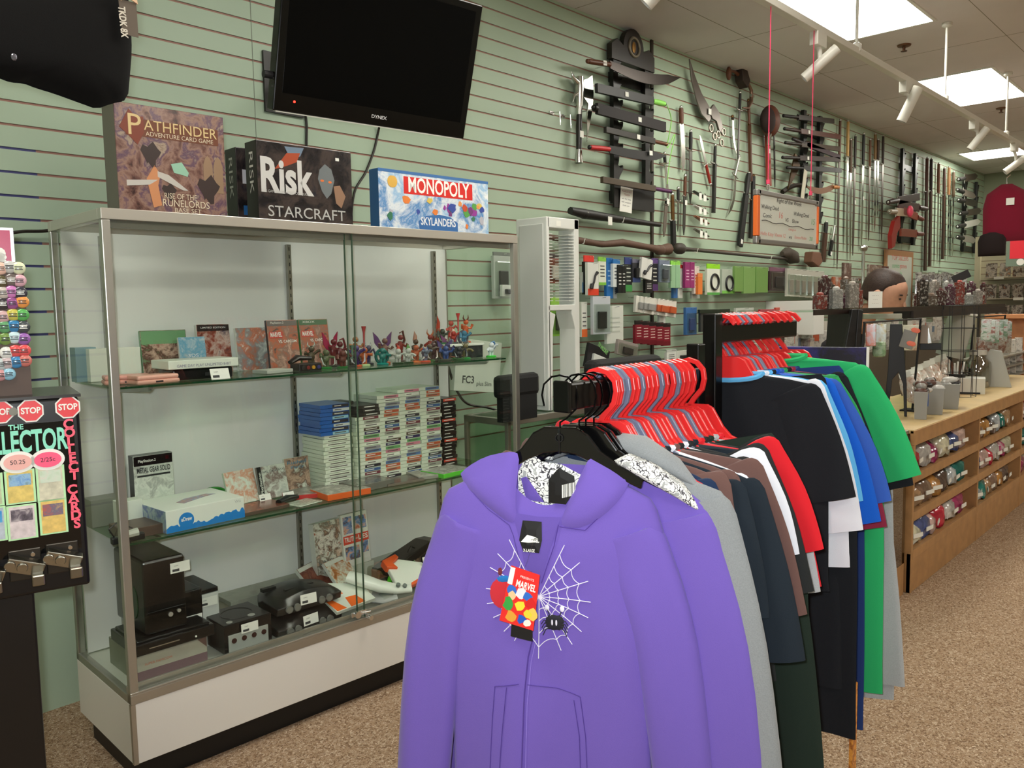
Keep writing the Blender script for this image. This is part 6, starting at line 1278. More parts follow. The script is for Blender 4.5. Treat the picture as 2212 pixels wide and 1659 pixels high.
# horizontal sticks
def stick(pts, rad, label, mat, knob=None, r2=None):
    P = [wp(a0, b0, .06) for a0, b0 in pts]; e = empty('walking_stick', P[0], 0, label, 'stick', 'long sticks lying on wall hooks'); Q = [p-P[0] for p in P]
    MB().tube(Q, rad, 8).build('shaft', mat, e, smooth=True)
    if knob is not None: MB().ell(Q[knob], (r2*1.6, r2, r2), 12, 8).build('knob', mat, e, smooth=True)
    for k_ in (1, -2): q = Q[k_]; MB().tube([q+V((0, .06, .0)), q+V((0, -.02, -.018)), q+V((0, -.03, .01))], .003, 6).build('wall_hook', PAPER, e)
    return e
stick([(1232, 455), (1262, 462), (1340, 474), (1425, 486)], [.022, .03, .022, .014], 'dark sheathed sword lying across white hooks above the white tower', M((30, 26, 24), .5), 1, .03)
tg_ = MB().box(-.02, .02, -.001, .001, -.05, 0).build('price_tag', PAPER); tg_.location = wp(1318, 468, .10); tag(tg_, 'price tag tied to the dark sheathed sword', 'price tag')
stick([(1180, 512), (1255, 520), (1300, 528), (1345, 524), (1400, 534), (1425, 540), (1444, 538)], [.016, .02, .018, .023, .02, .03, .04], 'gnarled brown walking stick with thick knob end', M((96, 70, 56), .7, bump=.8, bs=40), 5, .035)
stick([(1468, 537), (1500, 540), (1580, 548), (1660, 556), (1720, 560)], [.02, .012, .011, .011, .014], 'slim dark cane with tangled root knob', M((60, 52, 44), .6), 0, .04)
p = wp(1705, 555, .06); o = empty('root_club', p, 0, 'dark tangled root club above the clear blister packs', 'club'); MB().tube([(-.14, 0, .02), (-.05, 0, .03), (.06, 0, .0), (.16, 0, -.03)], [.02, .05, .06, .02], 10).build('body', M((70, 60, 50), .8, bump=.8, bs=30), o, smooth=True)
p = wp(1755, 560, .08); o = MB().prism([(-.10, .06), (.06, .06), (.11, -.02), (.02, -.07), (-.12, -.03)], -.05, .03).build('leather_pouch', M((112, 76, 56), .7), bevel=.01); o.location = p; tag(o, 'brown leather pouch hanging below the whiteboard corner', 'pouch')
p = wp(1515, 418, .05)
for i, (px, py, c, lb) in enumerate(((1513, 422, (60, 56, 52), 'dark folding knife pack, the topmost of three small ones'), (1513, 452, (206, 206, 200), 'white labelled folding knife pack in the upper middle'), (1515, 475, (150, 96, 70), 'brown folding knife pack third of the small ones'), (1515, 503, (110, 104, 96), 'grey folding knife pack, the lowest of the small ones'))):
    o = empty('folding_knife', wp(px, py, .06), 0, lb, 'knife', 'folding knives on short hooks'); MB().tube([(-.09, 0, .02), (0, 0, .0), (.10, 0, -.02)], [.012, .018, .010], 8, flat=.6).build('handle', M(c, .4), o, smooth=True); MB().box(-.05, -.015, -.02, -.018, -.035, .01).box(.01, .05, -.02, -.018, -.04, .0).build('price_label', PAPER, o); MB().torus((.0, 0, .005), .018, .003, 14, 5).torus((.06, 0, .0), .016, .003, 14, 5).build('rings', STEEL, o)

# ---------------------------------------------------------------- packaged accessories
def pack(x0, y0, x1, y1, off, body, label, head=None, hh=.16, low=None, lh=.2, shape=None, sc=(30, 30, 32), cat='accessory pack', group='packaged accessories hanging on the slatted wall', th=.02, clear=False, tilt=0, name='accessory_pack'):
    c = wp((x0+x1)/2, (y0+y1)/2, off); a_, b_ = wp(x0, (y0+y1)/2, off), wp(x1, (y0+y1)/2, off); t_, u_ = wp((x0+x1)/2, y0, off), wp((x0+x1)/2, y1, off)
    w_, h = (b_.x-a_.x)*.94, t_.z-u_.z; e = empty(name, (c.x, c.y, c.z-h/2), 0, label, cat, group, rot=(0, tilt, 0))
    bm = body if not isinstance(body, tuple) else M(body, .35)
    MB().box(-w_/2, w_/2, 0, th, 0, h*(1-hh) if head else h).build('card', bm, e, bevel=.0015)
    if head: MB().box(-w_/2, w_/2, 0, th*.4, h*(1-hh), h).build('header', M(head, .35), e)
    if low: MB().box(-w_/2+.001, w_/2-.001, -.001, 0, 0, h*lh).build('lower_band', M(low, .35), e)
    if shape == 'coil': MB().torus((w_*.05, -.006, h*.42), min(w_, h)*.30, .008, 22, 7).build('coiled_cable', M(sc, .35), e, smooth=True)
    elif shape == 'cable': MB().tube([(-w_*.25, -.008, h*.25), (-w_*.02, -.008, h*.4), (w_*.1, -.008, h*.6), (w_*.3, -.008, h*.7)], [.008, .006, .006, .010], 8).tube([(-w_*.28, -.008, h*.2), (-w_*.2, -.008, h*.34)], .012, 8).build('cable', M(sc, .35), e, smooth=True)
    elif shape == 'block': MB().box(-w_*.3, w_*.3, -.02, 0, h*.2, h*.62).build('product', M(sc, .35), e, bevel=.004)
    elif shape == 'lines':
        k = MB()
        for i in range(4): k.box(-w_*.3, w_*.28-.02*(i % 2)*w_, -.0012, 0, h*(.3+.12*i), h*(.335+.12*i))
        k.build('print', M(sc, .5), e)
    elif shape == 'film': MB().box(-w_*.47, w_*.47, -.02, -.001, h*.05, h*.8).build('clear_blister', CLEAR, e, bevel=.006); 
    if shape == 'film': MB().box(-w_*.25, w_*.2, -.015, 0, h*.15, h*.6).build('product', M(sc, .4), e, bevel=.004)
    MB().tube([(0, off+.0, h*.95), (0, 0, h*.955), (0, -.03, h*.965)], .002, 6).build('display_hook', CHROME, e)
    return e
PK = [(1182, 548, 1215, 612, .10, (150, 84, 70), 'red brown blister pack seen through the white tower', dict(shape='film', sc=(206, 196, 186), head=(70, 60, 56))),
 (1257, 588, 1268, 632, .07, (200, 204, 196), 'white and blue pack edge at the side of the white tower', dict(low=(70, 120, 160), lh=.5)),
 (1262, 552, 1284, 636, .08, (24, 20, 20), 'black cable pack with bright red header', dict(head=(226, 60, 50))),
 (1269, 567, 1294, 638, .12, (226, 228, 220), 'white cable pack with red lower corner', dict(low=(226, 70, 44), shape='cable', sc=(40, 40, 42))),
 (1293, 555, 1310, 616, .09, (226, 230, 214), 'white pack with lime green sides', dict(head=(140, 206, 80), low=(130, 196, 70), lh=.1, shape='lines', sc=(60, 60, 60))),
 (1310, 557, 1325, 645, .08, (40, 110, 180), 'tall blue adapter box, the nearer one', dict(shape='lines', sc=(150, 190, 226))),
 (1324, 560, 1340, 620, .10, (222, 228, 226), 'white and blue video adapter box', dict(head=(50, 120, 190), shape='lines', sc=(60, 66, 80))),
 (1327, 610, 1333, 645, .07, (190, 200, 206), 'pale blue lower box end below the blue ones', dict(shape='lines')),
 (1335, 572, 1344, 633, .11, (20, 22, 22), 'black and white printed slim box, first of two', dict(shape='lines', sc=(220, 220, 214))),
 (1344, 572, 1352, 633, .11, (22, 24, 24), 'black and white printed slim box, second of two', dict(shape='lines', sc=(220, 220, 214))),
 (1350, 556, 1366, 630, .09, (44, 48, 46), 'dark box with blue header among the cable packs', dict(head=(56, 70, 130), hh=.2, low=(70, 150, 80), shape='lines', sc=(190, 196, 186))),
 (1366, 560, 1384, 610, .10, (50, 50, 56), 'dark adapter box with blue lower edge', dict(head=(110, 110, 130), low=(70, 90, 150), shape='block', sc=(24, 24, 24))),
 (1383, 558, 1408, 602, .13, (228, 228, 222), 'white tilted box showing black plug', dict(shape='cable', sc=(40, 40, 44), tilt=.15)),
 (1394, 602, 1411, 633, .10, (24, 22, 22), 'black box with white letters under the tilted white one', dict(shape='lines', sc=(226, 226, 220))),
 (1408, 558, 1422, 628, .09, (30, 28, 36), 'black and violet cable box', dict(head=(96, 70, 130), low=(80, 50, 100), shape='lines', sc=(190, 190, 180))),
 (1424, 562, 1448, 610, .10, (120, 130, 150), 'blister pack with blue cable ends', dict(shape='film', sc=(50, 60, 80))),
 (1449, 563, 1460, 622, .10, (150, 190, 150), 'pale green accessory card, first of two', dict(head=(150, 220, 90))),
 (1460, 563, 1470, 622, .10, (150, 192, 152), 'pale green accessory card, second of two', dict(head=(150, 220, 90))),
 (1470, 572, 1480, 622, .08, (222, 222, 216), 'narrow white pack with small red header', dict(head=(206, 60, 60))),
 (1480, 566, 1491, 622, .11, (150, 50, 110), 'magenta slim pack, first of two', dict(shape='lines', sc=(226, 190, 210))),
 (1491, 566, 1501, 622, .11, (150, 50, 110), 'magenta slim pack, second of two', dict(shape='lines', sc=(226, 190, 210))),
 (1499, 575, 1511, 635, .09, (220, 210, 200), 'white and red slim pack beside the magenta ones', dict(shape='lines', sc=(200, 60, 50))),
 (1508, 590, 1518, 636, .11, (232, 130, 60), 'orange tubular pack before the coiled cable', dict(head=(236, 140, 80))),
 (1527, 570, 1556, 637, .10, (228, 232, 218), 'white pack with green header and black coiled cable', dict(head=(150, 220, 40), low=(90, 170, 80), lh=.08, shape='coil')),
 (1559, 582, 1588, 634, .08, (180, 190, 176), 'clear bag with dark coiled cable', dict(shape='coil', low=(130, 200, 90), lh=.12)),
 (1587, 575, 1606, 630, .10, (118, 156, 84), 'green padded sleeve, first of three', dict()),
 (1606, 576, 1632, 634, .10, (126, 164, 92), 'green padded sleeve in the middle of three', dict()),
 (1633, 577, 1660, 632, .10, (116, 154, 82), 'green padded sleeve, last of three', dict()),
 (1662, 578, 1706, 628, .11, (64, 44, 46), 'dark maroon blister with shiny round charms', dict(head=(120, 80, 100), shape='film', sc=(30, 24, 26))),
 (1455, 622, 1464, 644, .07, (60, 110, 170), 'short blue box below the pale green cards', dict()),
 (1465, 622, 1475, 644, .07, (222, 224, 216), 'short white box below the pale green cards', dict()),
 (1495, 630, 1512, 645, .07, (180, 184, 174), 'short grey blister under the orange pack', dict()),
 (1190, 642, 1226, 726, .14, (140, 196, 70), 'lime green cable bag behind the white tower', dict(shape='film', sc=(50, 54, 40), head=(150, 200, 80))),
 (1256, 652, 1269, 728, .09, (226, 228, 218), 'tall white pack with orange band beside the white tower', dict(low=(230, 110, 50), lh=.22, shape='lines', sc=(90, 90, 90))),
 (1280, 640, 1320, 722, .12, (200, 206, 212), 'clear blister with blue edges and black plug', dict(shape='film', sc=(36, 38, 40))),
 (1310, 660, 1348, 742, .10, (220, 224, 214), 'white rounded blister card with small red print', dict(shape='lines', sc=(190, 196, 186))),
 (1481, 664, 1506, 723, .10, (64, 110, 170), 'blue blister pack hanging below the magenta ones', dict(shape='film', sc=(40, 70, 130))),
 (1511, 668, 1580, 676, .14, (30, 44, 30), 'black header strip of stacked green packs', dict()),
 (1513, 676, 1552, 716, .13, (60, 62, 60), 'black and white stacked pack under green header', dict(shape='lines', sc=(206, 210, 200))),
 (1552, 678, 1582, 706, .11, (96, 92, 96), 'grey violet packs behind the stacked one', dict(shape='lines')),
 (1642, 668, 1676, 688, .12, (170, 40, 60), 'crimson pack beside the red cardboard', dict()),
 (1676, 664, 1706, 684, .12, (200, 80, 60), 'orange red cardboard pack near the white post', dict()),
 (1589, 665, 1630, 690, .09, (190, 196, 186), 'row of clear small packs near the crimson one', dict(shape='film')),
 (1440, 755, 1462, 790, .12, (226, 228, 220), 'white bottle shaped cleaner pack above the front hangers', dict(shape='lines', head=(200, 204, 196))),
 (1461, 757, 1495, 782, .12, (210, 212, 200), 'pale boxed cable set behind the front hangers', dict(shape='block')),
 (1495, 755, 1530, 772, .12, (214, 218, 208), 'white small box beside the rack upright', dict()),
 (1331, 738, 1378, 770, .14, (160, 150, 144), 'two clear charger packs leaning above the black chair back', dict(shape='film', sc=(60, 50, 50), tilt=.2)),
 (1425, 660, 1438, 720, .10, (210, 214, 206), 'white slim blister right of the orange white packs', dict(low=(150, 210, 90)))]
PK[-1] = PK[-1][:6]+('white slim blister beyond the orange white packs',)+PK[-1][7:]
for it in PK:
    x0, y0, x1, y1, off, body, lb, kw = it; pack(x0, y0, x1, y1, off, body, lb, **kw)
for i in range(6): pack(1700+i*13, 580+i*1.2, 1716+i*13, 640+i, .14-.01*i, (186, 184, 172), 'clear bubble blister pack, %s of the row after the maroon one' % ORD1[i], shape='film', sc=(150, 140, 130), group='clear bubble packs in a row')
for i in range(8): pack(1372+i*9.5, 640+i*1.3, 1394+i*9.5, 676+i*1.2, .10+.012*(i % 3), (226, 224, 214), 'white and orange adapter pack, %s of eight overlapping' % ORD1[i], shape='block', sc=(190, 90, 50) if i > 3 else (150, 150, 146), group='overlapping white and orange adapter packs', tilt=.12)
for i in range(5): pack(1372+i*15, 692+i*1.5, 1389+i*15, 742+i*1.2, .12, (130, 28, 44), 'maroon battery pack, %s of five side by side' % ORD1[i], head=(30, 24, 24), hh=.18, low=(110, 24, 36), shape='lines', sc=(220, 190, 180), group='maroon battery packs side by side')
pack(1262, 748, 1312, 800, .16, (34, 32, 36), 'television mount box leaning with white panels', tilt=.3, shape='block', sc=(226, 228, 222), name='mount_box', cat='box')
p = wp(1285, 762, .19); k = MB(); put(k, 'TV MOUNT', (0, 0, 0), xd=(.95, 0, -.3), yd=(.3, 0, .95), size=.035, width=.11, bold=.03); o = k.build('lettering', M((150, 220, 130), .5), bpy.data.objects['mount_box']); o.matrix_parent_inverse = Mx.Identity(4); o.location = (0, -.024, .13)
pack(1265, 795, 1290, 845, .18, (30, 30, 32), 'second black and white mount box lying lower', tilt=.5, shape='block', sc=(220, 222, 216), name='mount_box', cat='box')
pack(1066, 545, 1108, 645, .06, (190, 196, 190), 'clear blister with black controller seen through the glass case', shape='film', sc=(40, 42, 44), head=(120, 124, 120), hh=.08)
pack(1085, 615, 1108, 640, .10, (226, 228, 222), 'small white pack over the black controller blister', shape='block')

# white wall strips of the next shelf bay
for (px, y0, y1, lb) in ((1717, 650, 722, 'white upright board end beyond the crimson packs'),):
    a_ = wp(px, y0, .2); b_ = wp(px, y1, .2); o = MB().box(-.1, .1, -.2, .2, 0, a_.z-b_.z).build('white_board', WHITE, bevel=.002); o.location = (a_.x, W-.2, b_.z); tag(o, lb, 'board')

# ---------------------------------------------------------------- hanging whiteboard
yb = TY; c4 = [fy(a_, b_, yb) for a_, b_ in ((1634, 404), (1769, 438), (1765, 541), (1633, 524))]
x0, x1 = (c4[0].x+c4[3].x)/2, (c4[1].x+c4[2].x)/2; zt_ = (c4[0].z+c4[1].z)/2; zb_ = (c4[2].z+c4[3].z)/2; bw_, bh = x1-x0, zt_-zb_
wbm = empty('whiteboard', (x0, yb, zb_), 0, 'small whiteboard with orange sides hung on pink strings, handwritten poll', 'whiteboard')
al = M((150, 146, 142), .35, .6); org = M((232, 112, 44), .45)
MB().box(.008, bw_-.008, 0, .012, .008, bh-.008).build('writing_surface', M((226, 230, 220), .2), wbm)
MB().box(.014, bw_-.014, -.005, .014, bh-.022, bh).box(.014, bw_-.014, -.005, .014, 0, .022).box(0, .036, -.005, .017, bh-.026, bh-.0).box(0, .036, -.005, .017, 0, .033).box(bw_-.036, bw_, -.005, .017, bh-.026, bh).box(bw_-.036, bw_, -.005, .017, 0, .026).build('grey_frame', al, wbm, bevel=.005)
MB().box(0, .025, -.006, .015, .033, bh-.026).build('orange_side', org, wbm, bevel=.003); MB().box(bw_-.016, bw_, -.006, .015, .026, bh-.026).build('orange_side', org, wbm, bevel=.003)
pen = M((70, 66, 66), .6); rp = M((226, 150, 140), .6); gp_ = M((130, 190, 140), .6); yy = -.0012
def wl(s, u, v, sz, wd, mt_, nm='handwriting'): k = MB(); put(k, s, (u*bw_, yy, v*bh), size=sz*.75, width=wd*bw_, shear=.15); return k.build(nm, mt_, wbm)
wl('Fight of the Week', .50, .86, .034, .40, pen); wl('Walking Dead', .20, .70, .032, .26, pen); wl('Walking Dead', .70, .66, .032, .26, pen); wl('Comic', .16, .54, .034, .13, pen); wl('VS', .46, .51, .032, .05, pen); wl('Show', .60, .51, .032, .11, pen)
wl('16', .36, .58, .05, .06, rp); wl('15', .90, .55, .05, .06, gp_); wl('Hello Kitty Vixens 12', .25, .2, .03, .38, rp); wl('vs', .52, .19, .026, .05, pen); wl('Domino Maiden', .69, .2, .026, .2, rp); wl('20', .87, .2, .034, .06, gp_)
wl('League', .55, .34, .018, .12, rp)
k = MB(); k.tube([(bw_*(.08+.84*i/16), yy, bh*(.44-.05*(i/16))+.004*math.sin(i*1.3)) for i in range(17)], .0014, 4).build('divider_line', pen, wbm)
pink = M((240, 70, 110), .5)
for i, (px, py) in enumerate(((1659, 404), (1751, 428))):
    p = fy(px, py, yb); e = empty('pink_string', p, 0, 'pink string from the track bar to the whiteboard, the %s one' % ('nearer' if i == 0 else 'farther'), 'string', 'pink strings holding the whiteboard')
    MB().cyl((0, 0, .02), (0, -.004, TZ-p.z), .0024, n=6).cyl((0, 0, .012), (0, 0, .03), .008, n=8).build('cord', pink, e); MB().torus((0, 0, .0), .012, .003, 14, 6).build('ring', CHROME, e)

# framed whiteboard on the wall, far
a_, b_ = wp(1912, 600, .03), wp(1972, 600, .03); t_, u_ = wp(1940, 541, .03), wp(1940, 655, .03); w_, h = b_.x-a_.x, t_.z-u_.z
e = empty('wall_whiteboard', (a_.x, W-.03, u_.z-.12), 0, 'tall wood framed whiteboard on the wall behind the man', 'whiteboard'); h += .12
MB().box(0, w_, 0, .02, 0, h).build('frame', M((176, 130, 90), .5), e, bevel=.003); MB().box(.06, w_-.06, -.002, 0, .05, h-.06).build('writing_surface', M((214, 222, 212), .2), e)
for (s, u, v, c) in (('TOP SELLERS', .5, .88, (220, 120, 110)), ('comics', .35, .76, (110, 190, 130)), ('games', .62, .76, (220, 130, 120)), ('cards', .45, .64, (110, 190, 130))): k = MB(); put(k, s, (w_*u, -.003, h*v), size=.07, width=w_*(.6 if v > .8 else .25)); k.build('handwriting', M(c, .6), e)

# ---------------------------------------------------------------- low glass showcase carrying the white tower
lc = empty('low_showcase', (2.62, 2.46, 0), -.01, 'low aluminium framed glass showcase beyond the tall case', 'display case')
pt = fy(1180, 893, 2.46); LZ = pt.z; lc.location.z = 0
MB().box(0, 1.75, 0, .28, .0, .12).build('base', M((40, 38, 36), .5), lc); MB().box(.01, 1.74, .01, .27, .12, LZ-.012).build('back_body', GS, lc)
b = MB()
for u in (0, 1.73):
    for v in (0, .26): b.box(u, u+.02, v, v+.02, .12, LZ)
b.box(0, 1.75, 0, .022, LZ-.03, LZ).box(0, 1.75, .258, .28, LZ-.03, LZ).box(0, .022, 0, .28, LZ-.03, LZ).box(1.728, 1.75, 0, .28, LZ-.03, LZ).build('frame', ALU, lc, bevel=.002)
MB().box(.02, 1.73, .02, .26, LZ-.008, LZ-.001).build('top_pane', GS, lc)
MB().box(.02, 1.73, .02, .26, LZ*.55, LZ*.55+.008).build('glass_shelf', GS, lc)
# white slotted tower
ty = 2.50; A = fy(1120, 890, ty); z1_ = fy(1185, 468, ty).z; xr_ = fy(1254, 600, ty).x; xm_ = fy(1188, 600, ty).x; xl_ = fy(1127, 600, ty).x
tw_ = empty('storage_tower', (0, 0, LZ+.001), 0, 'tall white slotted game storage tower standing on the low showcase', 'storage tower'); wm_ = M((228, 230, 224), .35)
hz = z1_-LZ; dy = .085; xs0 = fy(1188, 880, ty).x; xs1 = fy(1254, 880, ty).x; wd_ = xs1-xs0
MB().box(xs0-.008, xs0+.012, ty-.0, ty+.19, 0, hz).build('solid_side', wm_, tw_, bevel=.004); MB().box(xs0-.012, xs0+.0, ty+.02, ty+.17, .02, hz-.03).build('side_panel', M((206, 208, 202), .4), tw_, bevel=.004)
MB().prism([(xs0, hz-.05), (xs0, hz), (xs1, hz), (xs1, hz-.05)], ty, ty+.10).build('head', wm_, tw_, bevel=.004)
MB().prism([(xs1-.035, 0), (xs1-.035, hz*.42), (xs1-.06, hz*.50), (xs1-.06, hz*.52), (xs0, hz*.52), (xs0, hz*.55), (xs1-.035, hz*.55), (xs1-.035, hz), (xs1, hz), (xs1, 0)], ty, ty+.10).build('open_side', wm_, tw_, bevel=.003)
MB().prism([(xs0, 0), (xs0, hz*.52), (xs0+.05, hz*.5), (xs0+.03, hz*.42), (xs0+.022, 0)], ty+.0, ty+.10).build('inner_leg', wm_, tw_, bevel=.003)
k = MB()
for i in range(22):
    z_ = hz*.57+i*(hz*.36/22); k.box(xs1-.075, xs1-.035, ty+.004, ty+.09, z_, z_+.003).box(xs0+.012, xs0+.045, ty+.01, ty+.09, z_, z_+.003)
o = k.build('disc_slots', wm_, tw_); o['kind'] = 'stuff'
MB().box((xs0+xs1)/2-.055, (xs0+xs1)/2-.02, ty-.001, ty, hz-.04, hz-.015).build('price_label', PAPER, tw_)
for (u, lb, w_, h, c) in ((.20, 'clear plastic cup standing beside the white tower foot', .03, .09, (210, 214, 206)), (.30, 'second clear cup standing beside the white tower foot', .03, .09, (206, 210, 200))):
    o = MB().lathe([(.026, 0), (.032, .09), (.030, .09), (.024, .004)], n=18).build('plastic_cup', glassy(c, 1.2, dens=.2), smooth=True); o.location = (xs0+u*.6-.06, ty-.02 if u < .25 else ty-.02, LZ); tag(o, lb, 'cup')
# white boxed console and glove behind the case's end pane
a_ = cp(1020, 850, .62); o = empty('white_console_box', wp(1025, 855, .22), 0, 'white slanted console box with dark lettering seen through the glass', 'console box', rot=(0, .12, 0))
MB().box(-.14, .17, 0, .06, .02, .27).build('carton', M((214, 220, 206), .4), o, bevel=.002); k = MB(); put(k, 'FC3', (-.05, -.001, .075), size=.05, bold=.02); put(k, 'plus Slim', (.06, -.001, .06), size=.03); k.build('lettering', M((70, 74, 70), .5), o)
o = empty('white_glove', wp(1098, 800, .2), 0, 'pale curved plastic shell hanging beside the white console box', 'accessory', rot=(0, .45, 0)); MB().tube([(0, 0, -.12), (0, 0, 0), (0, 0, .13)], [.02, .035, .03], 12, flat=.5).build('body', M((220, 224, 214), .4), o, smooth=True)
cable([wp(968, 790, .2), wp(985, 840, .2), wp(1010, 872, .2), wp(1060, 882, .2), wp(1120, 905, .2)], .006, 'dark cord drooping in front of the white console box')
# games racked on the lower wall behind the case end
for i in range(26):
    o = MB().box(0, .28, 0, .14, 0, .011).build('flat_game', M(((150, 154, 146), (110, 112, 106), (180, 184, 176))[i % 3], .3)); o.location = (3.52, W-.30, .60+i*.0125); tag(o, 'clear flat game case, %s from the bottom of the pile behind the glass' % (ORD1[i] if i < 25 else 'topmost'), 'game case', 'pile of clear flat cases')
o = MB().box(3.5, 3.84, W-.32, W-.08, 0, .599).build('side_cabinet', M((52, 54, 48), .5)); tag(o, 'dark low cabinet carrying the pile of clear cases', 'cabinet')
# black chair back and office bits between tower and rack
ch = empty('office_chair', (3.35, 1.95, 0), 0, 'black office chair whose padded back shows behind the front hangers', 'chair')
t_ = fy(1340, 772, 1.95).z
l_, r_ = fy(1272, 800, 1.95).x-3.35, fy(1418, 800, 1.95).x-3.35
MB().box(l_, r_, -.04, .04, .55, t_).build('backrest', M((12, 12, 12), .8), ch, bevel=.03, seg=3); MB().box(-.25, .25, -.02, .45, .44, .52).build('seat', M((12, 12, 12), .8), ch, bevel=.02); MB().cyl((0, .2, .06), (0, .2, .44), .03).build('column', BLACK, ch)
MB().box(-.28, .28, .18, .22, .03, .06).box(-.02, .02, -.08, .48, .03, .06).build('base', BLACK, ch)
l2 = fy(1178, 850, 2.15); o = MB().box(-.0, .26, 0, .05, -.10, .0).build('black_bag', M((12, 12, 12), .8), bevel=.02); o.location = (l2.x, 2.40, fy(1200, 800, 2.40).z+.0); tag(o, 'black padded bag leaning under the white tower arch', 'bag')
MB().box(.02, .24, .005, .04, LZ-o.location.z, -.09).build('lower_part', M((14, 14, 14), .8), o)
# ================================================================ wooden sales counter on the aisle
KY, KX0, KX1, KT = 1.213, 4.03, 7.45, .775
wd = M((178, 134, 88), .42, var=.18, vs=14); wdk = M((120, 78, 52), .5, var=.2, vs=18); wtop = M((206, 178, 124), .4, var=.1, vs=10)
ct = empty('sales_counter', (KX0, KY, 0), 0, 'long wooden sales counter with open slanted cubbies along the aisle', 'counter')
KL, KD = KX1-KX0, .55
MB().box(0, KL, 0, KD, KT-.02, KT).build('top', wtop, ct, bevel=.003)
MB().box(0, KL, -.004, .018, .702, KT-.004).build('fascia', wd, ct, bevel=.002)
MB().box(0, KL, 0, .02, .0, .19).build('kick_board', wd, ct, bevel=.002)
divs = [0, fy(2112, 1000, KY).x-KX0, fy(2203, 1000, KY).x-KX0, KL-.02]
for i, u in enumerate(divs): MB().box(u, u+.022, -.002, KD, 0, .702).build('divider', wd, ct, bevel=.002)
MB().box(.02, KL, KD-.015, KD, .02, .70).build('back_board', wdk, ct)
zs = (.545, .362, .178)
for c in range(3):
    for z_ in zs:
        a0, a1 = divs[c]+.022, divs[c+1]
        b = MB(); b.T = Mx(((0, 1, 0, 0), (1, 0, 0, .01), (0, 0, 1, z_), (0, 0, 0, 1)))
        o = b.prism([(0, -.02), (0, .0), (KD-.03, .08), (KD-.03, .06)], a0, a1).build('slanted_shelf', wd, ct)
        MB().box(a0, a1, -.002, .012, z_-.022, z_+.022).build('shelf_lip', wd, o, bevel=.002)
bagc = [((206, 50, 70), 'red'), ((40, 130, 120), 'teal'), ((220, 214, 206), 'white'), ((200, 160, 120), 'tan'), ((180, 60, 110), 'magenta'), ((150, 120, 100), 'brown'), ((226, 220, 190), 'cream'), ((210, 150, 80), 'orange'), ((90, 100, 150), 'violet blue'), ((110, 90, 80), 'dark brown'), ((226, 190, 180), 'pink'), ((190, 196, 200), 'silver')]
rr = random.Random(21)
for c in range(3):
    a0, a1 = divs[c]+.03, divs[c+1]-.01; n = 6 if c < 2 else 3
    for r_, z_ in enumerate(zs[:3]+(.19-.17,)):
        base_z = z_+.022 if r_ < 3 else .03
        if r_ == 3: continue
        for i in range(n):
            u = lerp(a0+.08, a1-.08, (i+.5)/n)+rr.uniform(-.015, .015); cc = bagc[(c*5+r_*3+i*2) % 12]
            e = empty('bagged_item', (KX0+u, KY+.09, base_z+.028), rr.uniform(-.3, .3), '%s bagged item, %s along the %s cubby shelf of the %s counter bay' % (cc[1], ORD1[i], ('top', 'middle', 'lowest')[r_], ORD1[c]), 'bagged item', 'bagged goods in the counter cubbies')
            w_ = (a1-a0)/n*.56
            for sg in range(3): pass
            P = [(w_*math.copysign(abs(math.cos(t))**.6, math.cos(t)), .11*math.copysign(abs(math.sin(t))**.6, math.sin(t))) for t in [2*PI*j/18 for j in range(18)]]
            rings = [[(x*s_, .05+y*s_, zz+.012*math.sin(x*50+i)*(s_ < 1)+y*.18) for x, y in P] for s_, zz in ((.97, -.012), (1, .01), (.94, .045+.02*(i % 2)), (.55, .075+.03*(i % 2)))]
            MB().ring(rings).build('wrapped_goods', art((cc[0], tuple(int(v_*.75) for v_ in cc[0]), cc[0], (226, 222, 214)), 9, i+r_*6, .12), e, smooth=True)
            MB().box(-w_*.4, w_*.4, -.072, -.068, .0, .02).build('label_strip', PAPER, e)
# end pane of a lower glass case before the counter
e = empty('aisle_glass_case', (3.70, KY+.02, 0), 0, 'low glass sided case end butted against the wooden counter', 'display case')
MB().box(0, .30, .0, .5, 0, .15).build('base', wd, e, bevel=.002); MB().box(.0, .30, .0, .5, .15, .76).build('glass_body', glassy((190, 186, 170), 1, dens=.15), e); MB().box(0, .31, -.004, .51, .76, .775).build('metal_top', ALU, e)
# gray bins on the counter
grey = M((150, 150, 146), .45); 
def rbm(px0, py0, px1, py1, y, z=None):
    """place of something standing on the counter, turned to the aisle entrance"""
    xm, b_ = (px0+px1)/2, fy((px0+px1)/2, py1, y); d = V((b_.x, b_.y, 0)).normalized(); rt = V((d.y, -d.x, 0))
    P = b_; l_, r_ = onpl(px0, py1, P, d), onpl(px1, py1, P, d); t_ = onpl(xm, py0, P, d)
    ang = math.atan2(rt.y, rt.x); return P, ang, abs((r_-l_).dot(rt)), t_.z-P.z
def rbox(name, label, cat, rect, y, dep, mat, bevel=.002, group=None, z=None, fm=None, turn=0):
    P, a_, w_, h = rbm(*rect, y); e = empty(name, P if z is None else (P.x, P.y, z), a_+turn, label, cat, group)
    MB().box(-w_/2, w_/2, 0, dep, 0, h, 0, fm).build('body', mat, e, bevel=bevel); return e, w_, h
